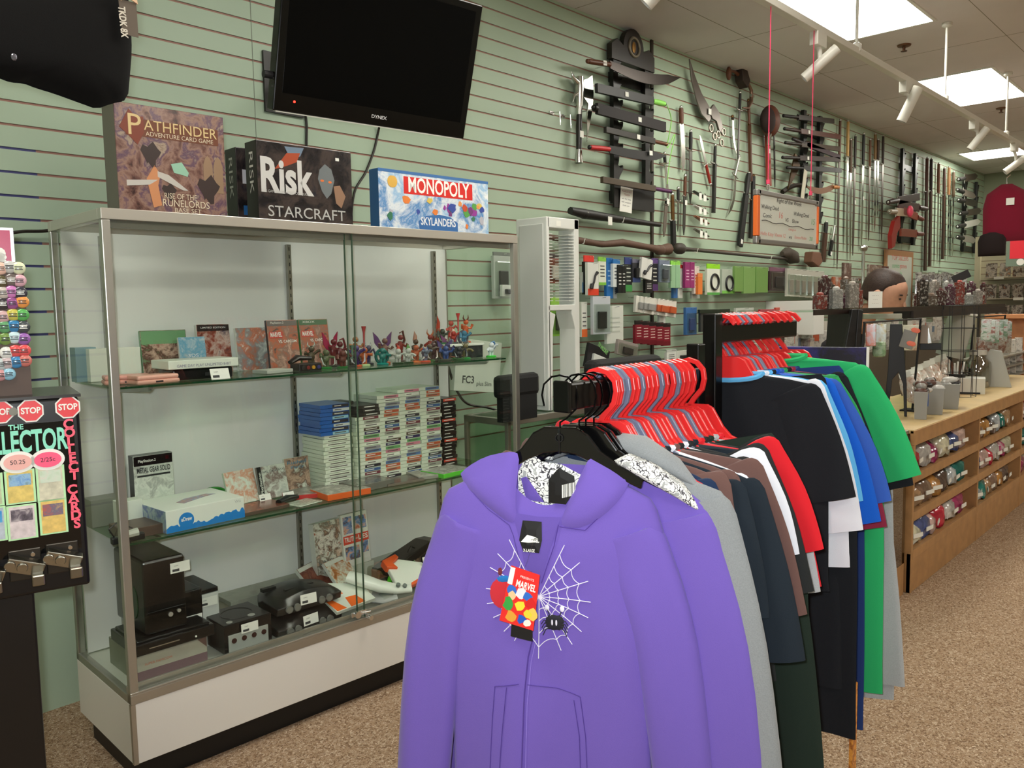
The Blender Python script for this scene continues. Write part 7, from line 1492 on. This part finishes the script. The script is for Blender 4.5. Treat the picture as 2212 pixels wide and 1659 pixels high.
for i, (r_, y) in enumerate((((1975, 868, 2000, 925), 1.30), ((2000, 868, 2034, 922), 1.30), ((2034, 860, 2068, 908), 1.30))):
    P, a_, w_, h = rbm(*r_, y); e = empty('storage_bin', (P.x, P.y, KT), a_, 'grey plastic bin, %s of three at the counter edge' % ORD1[i], 'bin', 'grey plastic bins on the counter'); h = .14; w_ *= 1.25
    MB().ring([[(-w_*.42, -.0, 0), (w_*.42, 0, 0), (w_*.42, .14, 0), (-w_*.42, .14, 0)], [(-w_*.5, -.01, h), (w_*.5, -.01, h), (w_*.5, .16, h), (-w_*.5, .16, h)], [(-w_*.46, .0, h), (w_*.46, 0, h), (w_*.46, .15, h), (-w_*.46, .15, h)], [(-w_*.4, .01, .01), (w_*.4, .01, .01), (w_*.4, .13, .01), (-w_*.4, .13, .01)]]).build('bin_body', grey, e, bevel=.002)
    b = MB(); rr = random.Random(i)
    for k_ in range(9): c = (rr.uniform(-.3, .3)*w_, rr.uniform(.03, .12), h*.9+rr.uniform(-.02, .05)); b.ell(c, (.02+rr.random()*.02, .02, .02), 8, 6, k_ % 4)
    o = b.build('small_goods', [M((40, 34, 34), .3), M((150, 146, 140), .2), M((90, 60, 50), .4), M((200, 196, 190), .2)], e, smooth=True); o['kind'] = 'stuff'
C1 = 'things standing on the wooden counter'
# clear bags leaning
for i in range(7):
    P, a_, w_, h = rbm(1955+i*13, 795-i*2, 1992+i*13, 862-i*2, 1.42+.02*i); e = empty('clear_bag', (P.x, P.y, KT+.05), a_, 'clear bagged tan toy, %s of the leaning row on the counter' % ORD1[i], 'bagged item', 'leaning clear bags on the counter', rot=(-.2, -.3, a_))
    MB().ring([[(x*s_*w_*.5, t_, (z_)*s_*h*.5+h*.5) for x, z_ in [(math.cos(k_*PI/6), math.sin(k_*PI/6)) for k_ in range(12)]] for t_, s_ in ((0, .85), (.008, 1.05), (.02, .9))]).build('wrapped_goods', art(((176, 140, 120), (214, 190, 176), (226, 222, 214), (140, 100, 84)), 40, i, .12), e, smooth=True); MB().box(-.03, .03, -.004, -.001, h*.85, h*1.02).build('header_card', PAPER, e)
rbox('blue_card', 'bright blue card printed with red figure among the bins', 'card', (1975, 816, 2006, 850), 1.34, .004, art(((40, 90, 180), (50, 100, 190), (180, 60, 80)), 20, 2), group=C1, z=KT+.05)
rbox('snack_box', 'orange red snack carton behind the clear bags', 'carton', (2036, 800, 2062, 834), 1.5, .1, art(((206, 70, 50), (226, 110, 60), (170, 50, 40)), 20, 3), group=C1, z=KT)
e, w_, h = rbox('white_carton', 'white carton with dark slot standing on the counter', 'carton', (2060, 806, 2128, 840), 1.42, .16, M((206, 206, 196), .45), group=C1, z=KT)
MB().box(-w_*.35, w_*.35, -.002, 0, .0, .012).build('dark_slot', INK, e)
P, a_, w_, h = rbm(2127, 765, 2185, 842, 1.38); e = empty('wedge_stand', (P.x, P.y, KT), a_, 'grey wedge shaped acrylic card stand on the counter', 'card stand', C1)
MB().prism([(-w_*.5, 0), (w_*.5, 0), (w_*.1, h), (-w_*.35, h*1.05), (-w_*.5, h*.9)], 0, .10).build('body', M((168, 168, 160), .35), e, bevel=.002)
P, a_, w_, h = rbm(2052, 777, 2078, 806, 1.5); e = empty('pen_cup', (P.x, P.y, KT), a_, 'black cylindrical cup holding pens on the counter', 'cup', C1)
MB().cyl((0, .05, 0), (0, .05, .12), .055, n=20).build('body', M((22, 20, 20), .4), e, smooth=True)
for i in range(6): MB().cyl((-.03+.012*i, .05, .10), (-.045+.018*i, .06, .19+.01*(i % 2)), .006, n=8).build('pen', (PAPER, BROWN, WHITE)[i % 3], e)
rbox('white_carton', 'pale cube shaped carton beside the pen cup', 'carton', (2022, 760, 2050, 790), 1.6, .14, M((196, 186, 172), .5), group=C1, z=KT)
rbox('white_carton', 'second pale carton behind the cube shaped one', 'carton', (1995, 762, 2022, 785), 1.66, .14, M((186, 180, 168), .5), group=C1, z=KT)
P, a_, w_, h = rbm(2098, 755, 2125, 800, 1.5); e = empty('clear_jar', (P.x, P.y, KT), a_, 'large clear plastic jar standing behind the white carton', 'jar', C1)
MB().lathe([(.075, 0), (.08, .02), (.08, .17), (.05, .20), (.05, .23)], n=22).build('body', glassy((210, 206, 196), 1.2, dens=.25), e, smooth=True); MB().lathe([(.054, .22), (.054, .25)], n=22).build('lid', M((190, 186, 176), .4), e)
P, a_, w_, h = rbm(2040, 680, 2092, 770, 1.62); e = empty('cup_stack', (P.x, P.y, P.z), a_, 'leaning tall grey cone of stacked paper cups', 'cups', C1)
MB().tube([(-w_*.3, .05, 0), (w_*.2, .05, h)], [.09, .085], 22).build('body', M((180, 180, 172), .6, bump=.4, bs=80), e, smooth=True); MB().tube([(w_*.2, .05, h), (w_*.21, .05, h+.012)], [.092, .092], 22).build('rim', PAPER, e); MB().cyl((-w_*.3, .05, -P.z+KT), (-w_*.3, .05, 0), .02).build('post', BLACK, e)
# wire rack with hanging green packs
e = empty('wire_spinner', (fy(2105, 800, 1.36).x, 1.45, KT), 0, 'black wire spinner rack with hanging clear packs on the counter', 'rack')
k = MB()
for i in range(9): k.tube([(.10*math.cos(i*.7), .1*math.sin(i*.7), 0), (.10*math.cos(i*.7), .1*math.sin(i*.7), .56)], .002, 5)
for z_ in (0, .14, .28, .42, .56): k.torus((0, 0, z_), .10, .002, 20, 5, ax='z')
o = k.build('wire_frame', INK, e)
for i in range(6): rbox('green_pack', 'clear pack with green top, %s of the bunch hanging by the spinner' % ORD1[i], 'accessory pack', (2118+i*9, 690+(i % 2)*3, 2140+i*9, 735+(i % 3)*3), 1.45+.015*i, .02, art(((60, 130, 60), (110, 130, 100), (190, 196, 186), (150, 80, 50), (110, 60, 44)), 14, i, .15, stretch=(1, 1, 2)), group='green topped clear packs by the spinner')
for i in range(5): rbox('hook_pack', 'small brown and clear hanging pack, %s below the green ones' % ORD1[i], 'accessory pack', (2108+i*14, 728, 2128+i*14, 762), 1.5, .02, art(((110, 70, 50), (190, 184, 172), (140, 90, 60), (80, 60, 50)), 24, i+9, .15), group='brown clear packs by the spinner')
# monitor with dark back
P, a_, w_, h = rbm(1822, 668, 1862, 772, 1.50); mo = empty('monitor', (P.x, P.y, P.z), a_+.35, 'black computer monitor seen from its side on the counter', 'monitor')
MB().prism([(-w_*.55, 0), (-w_*.1, h), (w_*.25, h), (w_*.1, 0)], 0, .035).build('housing', BLACK, mo, bevel=.004)
MB().prism([(w_*.1, .0), (w_*.25, h), (w_*.55, h*.98), (w_*.42, .0)], .0, .42).build('dark_rear', M((20, 18, 18), .5), mo, bevel=.004)
MB().box(-w_*.2, w_*.4, .02, .2, KT-P.z, 0).build('stand', BLACK, mo)
e, w_, h = rbox('pale_panel', 'pale underside panel of the monitor hood', 'panel', (1858, 678, 1948, 689), 1.58, .02, M((170, 168, 150), .5))
# easel stand and hanging goods
P, a_, w_, h = rbm(1910, 700, 1962, 795, 1.44); e = empty('easel', (P.x, P.y, KT), a_, 'black two legged easel with arched gap on the counter', 'easel', C1); h = P.z+h-KT
MB().prism([(-w_*.3, h), (w_*.2, h), (w_*.45, h*.35), (w_*.5, 0), (w_*.38, 0), (w_*.3, h*.35), (w_*.1, h*.48), (-w_*.15, h*.4), (-w_*.3, 0), (-w_*.5, 0), (-w_*.35, h*.5)], 0, .02).build('frame', BLACK, e, bevel=.002)
for i, (rect, c) in enumerate((((1870, 700, 1892, 748), ((150, 180, 210), (206, 110, 80), (190, 200, 210), (90, 70, 80))), ((1890, 700, 1914, 748), ((170, 190, 190), (200, 210, 206), (170, 150, 70), (110, 60, 60))))):
    rbox('hanging_card_pack', 'rounded blister card with pictured front, %s beside the monitor' % ORD1[i], 'accessory pack', rect, 1.40, .015, art(c, 12, i, .15), group='pictured blister cards by the monitor', bevel=.004)
rbox('green_bag', 'green clear bag drooping below the pictured cards', 'bagged item', (1884, 738, 1914, 772), 1.38, .05, art(((70, 120, 60), (150, 170, 140), (50, 80, 46)), 22, 3, .12), bevel=.015)
rbox('tilted_card', 'grey tilted card with two orange circles beside the easel', 'card', (1940, 713, 1970, 752), 1.40, .006, M((120, 116, 106), .35)); o = bpy.data.objects['tilted_card']; o.rotation_euler[1] = .28
for z_ in (.03, .10): MB().ell((.02, -.002, z_), (.022, .001, .014), 14, 6).build('orange_circle', M((226, 110, 80), .4), o)
rbox('white_card_pack', 'cream card pack with drawn lines behind the tilted card', 'card', (1948, 702, 1984, 757), 1.52, .015, art(((206, 200, 170), (216, 212, 186), (170, 120, 80)), 14, 5)); rbox('grey_pack', 'grey brown hanging pack beside the cream card', 'card', (1984, 703, 2004, 742), 1.56, .015, M((150, 134, 122), .4))
rbox('black_tray', 'black flat tray under the bright reflecting bottle', 'tray', (1986, 742, 2034, 756), 1.55, .1, M((16, 15, 15), .4))
e, w_, h = rbox('silver_bottle', 'shiny slanting silver tube on the black tray', 'tube', (2004, 706, 2013, 742), 1.54, .02, CHROME); e.rotation_euler[1] = -.2
for i in range(5): rbox('hanging_strip_pack', 'thin hanging pack, %s of the row before the monitor' % ORD1[i], 'accessory pack', (1778+i*11, 694, 1788+i*11, 745), W-.06, .015, (M((206, 196, 180), .3), M((150, 80, 54), .4), M((190, 184, 176), .25), M((176, 120, 96), .35), M((130, 110, 96), .3))[i], group='thin hanging packs before the monitor')
rbox('white_sheet', 'white sheet with window lines showing under the easel arch', 'sheet', (1922, 757, 1944, 788), 1.5, .004, PAPER)
for (pa, pb, py_, y_, lb) in ((1866, 1990, 697, 1.41, 'black wire bar carrying the pictured blister cards'), (2104, 2172, 686, 1.54, 'black wire bar carrying the green topped packs')):
    A_, B_ = fy(pa, py_, y_), fy(pb, py_, y_); e = empty('merchandise_bar', (A_.x, y_, KT), 0, lb, 'bar'); h_ = A_.z-KT
    MB().tube([(0, 0, h_), (B_.x-A_.x, 0, h_)], .005, 6).tube([(.01, 0, h_), (.01, .03, 0)], .006, 6).tube([(B_.x-A_.x-.01, 0, h_), (B_.x-A_.x-.01, .03, 0)], .006, 6).box(-.04, .06, -.03, .08, 0, .008).box(B_.x-A_.x-.06, B_.x-A_.x+.04, -.03, .08, 0, .008).build('wire', INK, e)
# upper shelf at eye level
sy = 1.55; s0, s1 = fy(1760, 674, sy), fy(2172, 655, sy); zz_ = (fy(1875, 670, sy).z+fy(2125, 658, sy).z)/2
us = empty('eye_level_shelf', (s0.x, sy, zz_), 0, 'dark edged glass shelf at eye level above the counter', 'shelf'); LX = s1.x-s0.x
MB().box(0, LX, 0, .008, -.018, .006).build('front_edge', M((40, 26, 20), .4), us); MB().box(0, LX, .008, .24, -.004, .004).build('glass_plate', GS, us)
for u in (.02, LX*.5, LX-.05): MB().box(u, u+.02, .16, .18, KT-zz_, -.004).build('post', M((110, 100, 90), .4, .6), us)
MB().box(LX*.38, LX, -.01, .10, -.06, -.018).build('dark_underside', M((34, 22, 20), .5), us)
S1 = 'small goods on the eye level shelf'
P = fy(1893, 668, sy-.01); o = MB().box(-.035, .035, -.001, .001, 0, .085).build('paper_notice', PAPER); o.location = (P.x, sy-.004, zz_+.006); o.rotation_euler = (0, 0, -.9); tag(o, 'small white paper notice standing on the shelf before the man', 'notice')
letters(o, [('- - - -', (0, -.0015, .065), .014), ('- - -', (0, -.0015, .045), .014), ('- - - -', (0, -.0015, .025), .014)], M((140, 120, 110), .6))
goods = [((170, 80, 70), 'dusty red'), ((130, 110, 96), 'brown'), ((206, 206, 200), 'silvery'), ((90, 50, 50), 'maroon'), ((190, 180, 170), 'grey'), ((110, 60, 80), 'plum'), ((60, 50, 46), 'black brown')]
for i in range(30):
    px = 1776+i*11.5 if i < 8 else 1990+(i-8)*6.6; c, cn = goods[(i*3) % 7]; yy_ = sy+.12+.05*(i % 3); P = fy(px, 664, yy_); h_ = .07+.03*((i*7) % 4)
    e = empty('small_box', (P.x, yy_, zz_+.005), -.6+.3*(i % 3), '%s small packaged item, %s along the eye level shelf' % (cn, ORD1[i] if i < 25 else ('thirty-%s' % ORD1[i-25] if i-25 < 9 else 'last')), 'small item', S1)
    MB().box(-.03, .03, 0, .04, 0, h_).build('body', art((c, tuple(int(v_*.6) for v_ in c), (216, 210, 200)), 50, i, .2), e, bevel=.004)
    MB().ell((0, .02, h_+.005), (.02, .016, .012), 8, 6).build('cap', M(c, .3), e)
# crowded goods on the wall behind the counter
for r_ in range(2):
    for i in range(18):
        px = 1790+i*9 if r_ == 0 else 1795+i*9; y0 = 600+r_*34; c, cn = goods[(i*2+r_) % 7]
        if 1860 < px+5: 
            px = 1985+(i-8)*10
        pack(px, y0, px+9, y0+30, .10, art((c, (200, 196, 186), tuple(int(v_*.5) for v_ in c), (216, 160, 130)), 20, i+r_*20, .2), '%s wall pack, %s in the %s row behind the counter' % (cn, ORD1[i], ('upper', 'lower')[r_]), shape='film', sc=tuple(int(v_*.8) for v_ in c), group='crowded wall packs behind the counter')
for i, (rect, c, lb) in enumerate((((1822, 568, 1840, 612), (130, 100, 90), 'dark spined upright box on the wall ledge'), ((1876, 572, 1906, 606), (150, 120, 104), 'brown grey boxed goods beside the chrome pole'), ((1905, 575, 1920, 600), (96, 40, 34), 'maroon rounded bag beside the wall whiteboard'), ((1800, 598, 1818, 628), (206, 120, 84), 'orange cartoonish coloured box on the wall ledge'))):
    pack(*rect, .18, art((c, tuple(int(v_*.7) for v_ in c), (190, 180, 170)), 14, i, .3), lb, group=None, name='boxed_goods', cat='box')
p = wp(1864, 600, .56); e = empty('chrome_pole', (p.x, W-.56, 0), 0, 'slim chrome display pole rising beside the man', 'pole'); MB().cyl((0, 0, 0), (0, 0, wp(1866, 536, .56).z), .014, n=10).build('shaft', CHROME, e, smooth=True); MB().cyl((0, 0, 0), (0, 0, .02), .12).build('base', BLACK, e)
MB().ell((.0, 0, wp(1866, 536, .56).z), (.05, .03, .03)).build('top_clip', STEEL, e)
# long low cabinet along the wall behind the counter
o = MB().box(4.4, 10.6, W-.42, W-.005, 0, .92).build('wall_cabinet', M((92, 84, 70), .5)); tag(o, 'long low cabinet along the slatted wall behind the counter', 'cabinet')
for i in range(31):
    c, cn = goods[(i*3+1) % 7]; x = 5.6+i*.16; h_ = .16+.05*((i*5) % 3)
    e = empty('boxed_goods', (x, W-.30+.03*(i % 2), .921), .4-.2*(i % 4), '%s carton, %s along the low wall cabinet' % (cn, ORD1[i] if i < 25 else 'number %s past the middle' % ORD1[i-25]), 'carton', 'cartons on the low wall cabinet')
    MB().box(-.06, .06, 0, .1, 0, h_).build('body', art((c, (206, 200, 190), tuple(int(v_*.5) for v_ in c)), 18, i, .3), e, bevel=.002); MB().box(-.04, .04, -.002, 0, h_*.5, h_*.8).build('label_patch', M(((206, 196, 180), (190, 90, 60), (110, 130, 150))[i % 3], .4), e)

# ---------------------------------------------------------------- man behind the counter
mp = fy(1912, 636, 1.92); hs = (mp-EYEP).dot(FW)*100/F/.235
man = empty('person', (mp.x, mp.y, 0), 0, 'man with dark hair bending his head behind the eye level shelf', 'person')
skin = M((216, 162, 134), .55, var=.08, vs=30); hair = M((52, 34, 26), .6, bump=.8, bs=120, var=.3, vs=60); hairl = M((112, 84, 66), .6, bump=.6, bs=120)
# head frame: face turned along +x towards the far end and tipped forward
fd = V((-.05, -.90, -.36)).normalized(); upv = V((-.04, -.30, .95)); sd = fd.cross(upv).normalized(); upv = sd.cross(fd).normalized()
hm = Mx.Identity(4); hc = V((0, 0, mp.z))
for i in range(3): hm[i][0] = sd[i]; hm[i][1] = -fd[i]; hm[i][2] = upv[i]; hm[i][3] = hc[i]
s_ = hs
b = MB(); prof = [(-.115, .030, .035, -.045), (-.105, .045, .055, -.035), (-.08, .055, .075, -.018), (-.05, .064, .088, -.006), (-.02, .070, .096, 0), (.01, .074, .100, 0), (.04, .076, .102, .002), (.07, .072, .096, .006), (.095, .058, .078, .010), (.112, .034, .046, .012)]
rings = []
for z_, rx, ry, oy in prof:
    row = []
    for j in range(28):
        t = 2*PI*j/28; x = rx*math.cos(t); y = ry*math.sin(t)+oy
        if y < 0:
            f_ = max(0, 1-abs(x)/.02); yn = 0
            if -.035 < z_ < .02: yn = -.022*f_*(1 if z_ < -.01 else .55)
            if abs(z_+.055) < .02: yn -= .006*max(0, 1-abs(x)/.03)
            if abs(z_-.01) < .012: yn += .008*math.exp(-((abs(x)-.03)/.014)**2)
            y += yn
        row.append((x*s_, y*s_, z_*s_))
    rings.append(row)
hb = b.ring(rings)
b.T = None; b.tube([(0, .03*s_, -.07*s_), (0, .06*s_, -.16*s_), (0, .09*s_, -.24*s_)], [.055*s_, .056*s_, .07*s_], 16); b.tube([(0, -.088*s_, .016*s_), (0, -.106*s_, -.012*s_), (0, -.120*s_, -.028*s_), (0, -.098*s_, -.038*s_)], [.008*s_, .010*s_, .013*s_, .012*s_], 8); b.ell((0, -.068*s_, -.088*s_), (.03*s_, .03*s_, .022*s_), 10, 7)
hd_ = b.build('body', skin, man, smooth=True, mat=hm, sub=1)
k = MB()
for sg in (-1, 1): k.ell((sg*.028*s_, -.088*s_, .010*s_), (.010*s_, .006*s_, .005*s_), 10, 6)
k.build('eye', M((60, 44, 38), .3), man, smooth=True, mat=hm)
k = MB()
for sg in (-1, 1): k.ell((sg*.03*s_, -.087*s_, .030*s_), (.016*s_, .008*s_, .004*s_), 10, 6)
k.build('eyebrow', hair, man, smooth=True, mat=hm)
MB().ell((0, -.096*s_, -.058*s_), (.022*s_, .006*s_, .005*s_), 12, 6).build('mouth', M((170, 96, 84), .5), man, smooth=True, mat=hm)
for sg in (-1, 1): MB().ell((sg*.077*s_, .008*s_, -.004*s_), (.012*s_, .022*s_, .032*s_), 12, 8).torus((sg*.082*s_, .008*s_, -.002*s_), .017*s_, .005*s_, 14, 6, ax='x').build('ear', skin, man, smooth=True, mat=hm)
rings = []
for i in range(9):
    t = i/8; z_ = lerp(-.055, .128, t); row = []
    for j in range(28):
        an = 2*PI*j/28; c_, sn = math.cos(an), math.sin(an); rr_ = math.sqrt(max(0.02, 1-((z_-.03)/.105)**2)) if z_ > .03 else 1
        fr = (.055 if z_ < .075 else 1)
        y = .108*sn*rr_+.016
        if sn < 0: y = max(y, -.012-.100*min(1, max(0, (z_-.035)/.04)))
        x = .084*c_*rr_
        n_ = 1+.05*NZ.noise(V((c_*4, sn*4, z_*30))); row.append((x*s_*n_, y*s_*n_, z_*s_))
    rings.append(row)
MB().ring(rings).build('hair', hair, man, smooth=True, mat=hm, sub=1)
nk = hm @ V((0, .09*s_, -.22*s_))
b = MB(); rg = []
for z_, rx, ry, ox in ((nk.z+.01, .07, .07, 0), (nk.z-.05, .15, .10, -.03), (nk.z-.10, .23, .12, -.06), (nk.z-.25, .23, .13, -.10), (nk.z-.45, .20, .13, -.12), (.78, .19, .13, -.14), (.5, .2, .14, -.12)):
    rg.append([(nk.x+rx*math.cos(2*PI*j/24), nk.y-ox+ry*math.sin(2*PI*j/24), z_) for j in range(24)])
b.ring(rg)
for sg in (-1, 1): b.tube([(nk.x+sg*.20, nk.y+.06, nk.z-.12), (nk.x+sg*.25, nk.y+.06, nk.z-.36), (nk.x+sg*.16, nk.y-.12, nk.z-.47)], [.06, .05, .04], 12)
b.build('dark_shirt', cloth((44, 40, 44)), man, smooth=True)
for sg in (-1, 1): MB().tube([(nk.x+sg*.09, nk.y+.12, .52), (nk.x+sg*.10, nk.y+.08, .28), (nk.x+sg*.10, nk.y+.10, .02)], [.10, .07, .055], 12).build('trouser_leg', cloth((40, 44, 60)), man, smooth=True)
for sg in (-1, 1):
    b = MB(); hx_, hy_, hz_ = nk.x+sg*.155, nk.y-.14, nk.z-.48; b.ell((hx_, hy_-.03, hz_), (.035, .045, .018), 12, 8)
    for f_ in range(4): x_ = hx_-.024+.016*f_; b.tube([(x_, hy_-.06, hz_), (x_, hy_-.10, hz_-.002), (x_, hy_-.125+.006*abs(f_-1.5), hz_-.02)], [.009, .008, .006], 8)
    b.tube([(hx_-sg*.03, hy_-.01, hz_), (hx_-sg*.055, hy_-.05, hz_-.005), (hx_-sg*.055, hy_-.075, hz_-.015)], [.010, .009, .007], 8); b.build('hand', skin, man, smooth=True)

# ---------------------------------------------------------------- far end of the shop
PE = 2.62
o = MB().box(11.0, 11.06, -1.2, PE, 0, 2.0).build('divider_wall', [M((206, 202, 176), .6)]); tag(o, 'cream slatted partition across the far end of the shop', 'partition')
for i in range(14): MB().box(10.996, 11.0, -1.2, PE, .9+i*.0762, .906+i*.0762).build('groove', M((120, 96, 76), .6), o)
o = MB().box(10.95, 11.02, PE, PE+.06, 0, 2.1).build('partition_post', M((216, 210, 180), .5)); tag(o, 'pale post at the edge of the far partition', 'post')
rr = random.Random(8)
for r_ in range(6):
    z_ = 1.62-.24*r_
    o = MB().box(10.72, 10.99, -1.0, PE-.1, z_-.012, z_).build('far_shelf', M((206, 160, 120), .5) if r_ > 1 else M((190, 180, 160), .5)); tag(o, 'far wall shelf full of comics, the %s one' % ORD[r_], 'shelf', 'shelves on the far partition')
    for i in range(16):
        c, cn = goods[rr.randint(0, 6)]; y = PE-.16-.135*i
        if r_ == 3 and i > 14: continue
        o = MB().box(0, .02, -.055, .055, 0, .16).build('comic_book', art((c, (200, 190, 176), tuple(int(v_*.5) for v_ in c), (206, 150, 110)), 22, i+r_*16, .3)); o.location = (10.76+.02*(i % 2), y, z_+.001); o.rotation_euler = (0, .12, 0)
        tag(o, '%s comic cover, %s from the post on the %s far shelf' % (cn, ORD1[i], ORD[r_]), 'comic', 'comics on the far shelves')
for i in range(11): o = MB().box(0, .004, -.05, .05, 0, .03).build('shelf_label', PAPER); o.location = (10.715, PE-.25-.2*i, 1.595-.24*(i % 2)); tag(o, 'white shelf edge label, %s from the post' % ORD1[i], 'label', 'white labels on far shelf edges')
# wooden post and unit
p = fy(2178, 700, 1.45)
o = MB().box(8.3, 8.42, 1.62, 1.86, 0, 1.20).build('wooden_unit', M((196, 132, 88), .5, var=.2, vs=12)); tag(o, 'orange wooden shelf unit end beyond the counter', 'shelf unit')
MB().box(8.22, 8.5, 1.45, 1.92, 1.20, 1.235).build('top_board', M((206, 140, 92), .5), o, bevel=.003)
# garments at the far end
def fgar(label, rect, D, c, y):
    P, a_, w_, h = rbm(*rect, y); e = empty('far_shirt', (P.x, P.y, P.z), a_, label, 'shirt', 'shirts hung high at the far end')
    A_ = [(-w_*.5, 0), (w_*.5, 0), (w_*.5, h*.7), (w_*.44, h*.86), (w_*.12, h), (-w_*.12, h), (-w_*.44, h*.84), (-w_*.52, h*.6)]
    pillow(A_, 0, .08, 6).build('body', cloth(c), e, smooth=True); pillow(A_, .02, -.08, 5).build('back', cloth(c), e, smooth=True)
    MB().tube([(0, 0, h), (0, 0, h+.06), (.03, 0, h+.09)], .006, 6).build('hook', CHROME, e); return e, w_, h
e, w_, h = fgar('maroon shirt with small white emblem hanging high at the far end', (2122, 398, 2218, 522), 0, (126, 26, 48), 2.05)
MB().box(.0, .07, -.09, -.085, h*.62, h*.74).build('white_emblem', PAPER, e)
e, w_, h = fgar('black shirt hem hanging below the maroon shirt', (2112, 500, 2172, 553), 0, (44, 36, 36), 2.15)
P, a_, w_, h = rbm(2172, 520, 2225, 575, 1.85); e = empty('far_poster', (P.x, P.y, P.z), a_, 'grey green poster with bright red block beside the maroon shirt', 'poster'); MB().box(-w_/2, w_/2, 0, .01, 0, h).build('sheet', M((112, 130, 112), .5), e); MB().box(-w_*.35, w_*.3, -.003, 0, h*.3, h*1.0).build('red_block', M((230, 30, 50), .4), e); MB().lathe([(w_*.16, -.001), (w_*.16, .001)], n=20).build('white_disc', PAPER, e, mat=Mx.Translation((w_*.1, -.004, h*.16)) @ Mx.Rotation(PI/2, 4, 'X'))
o, w_, h = rbox('rolled_blind', 'dark brown cylinder on a slanting arm near the far wall', 'camera', (2060, 588, 2100, 605), W-.35, .12, M((30, 20, 18), .4)); o.rotation_euler[1] = -.45
MB().cyl((0, .05, .05), (-.3, .62, .35), .012).build('arm', STEEL, o)
rbox('crimson_pack', 'crimson box hanging below the dark cylinder', 'box', (2070, 610, 2086, 630), W-.1, .05, M((170, 30, 70), .4))
for i in range(8): rbox('glossy_case', 'clear glossy case of trinkets, %s in the row past the wall whiteboard' % ORD1[i], 'case', (1976+i*14, 588+(i % 2)*4, 1990+i*14, 636), W-.12, .06, art(((120, 104, 92), (200, 196, 186), (80, 64, 56), (160, 140, 124)), 26, i, .1), group='glossy cases past the wall whiteboard')
# tiered rack of goods past the middle of the counter
TRY = 1.62
for r_ in range(3):
    zb0 = fy(2140, 772+r_*24, TRY).z; x0_, x1_ = fy(2116, 760, TRY).x, fy(2222, 760, TRY).x
    o = MB().box(x0_, x1_, TRY-.05, TRY+.14, zb0-.012, zb0).build('tier_board', M((150, 144, 132), .4)); tag(o, 'grey tier board crowded with goods, the %s one behind the wedge stand' % ORD[r_], 'shelf', 'tier boards behind the wedge stand')
    for x_ in (x0_+.02, x1_-.03): MB().box(x_, x_+.012, TRY+.10, TRY+.12, KT if r_ == 2 else zb0-.16, zb0-.012).build('support', INK, o)
    for i in range(7):
        c, cn = goods[(i+r_*2) % 7]; rbox('cluttered_item', '%s cluttered item, %s along the %s tier board' % (cn, ORD1[i], ORD[r_]), 'item', (2120+i*14, 742+r_*24, 2138+i*14, 772+r_*24), TRY, .05, art((c, (206, 200, 190), tuple(int(v_*.5) for v_ in c)), 22, i*3+r_, .15), group='cluttered goods on the tier boards', bevel=.006, z=zb0)
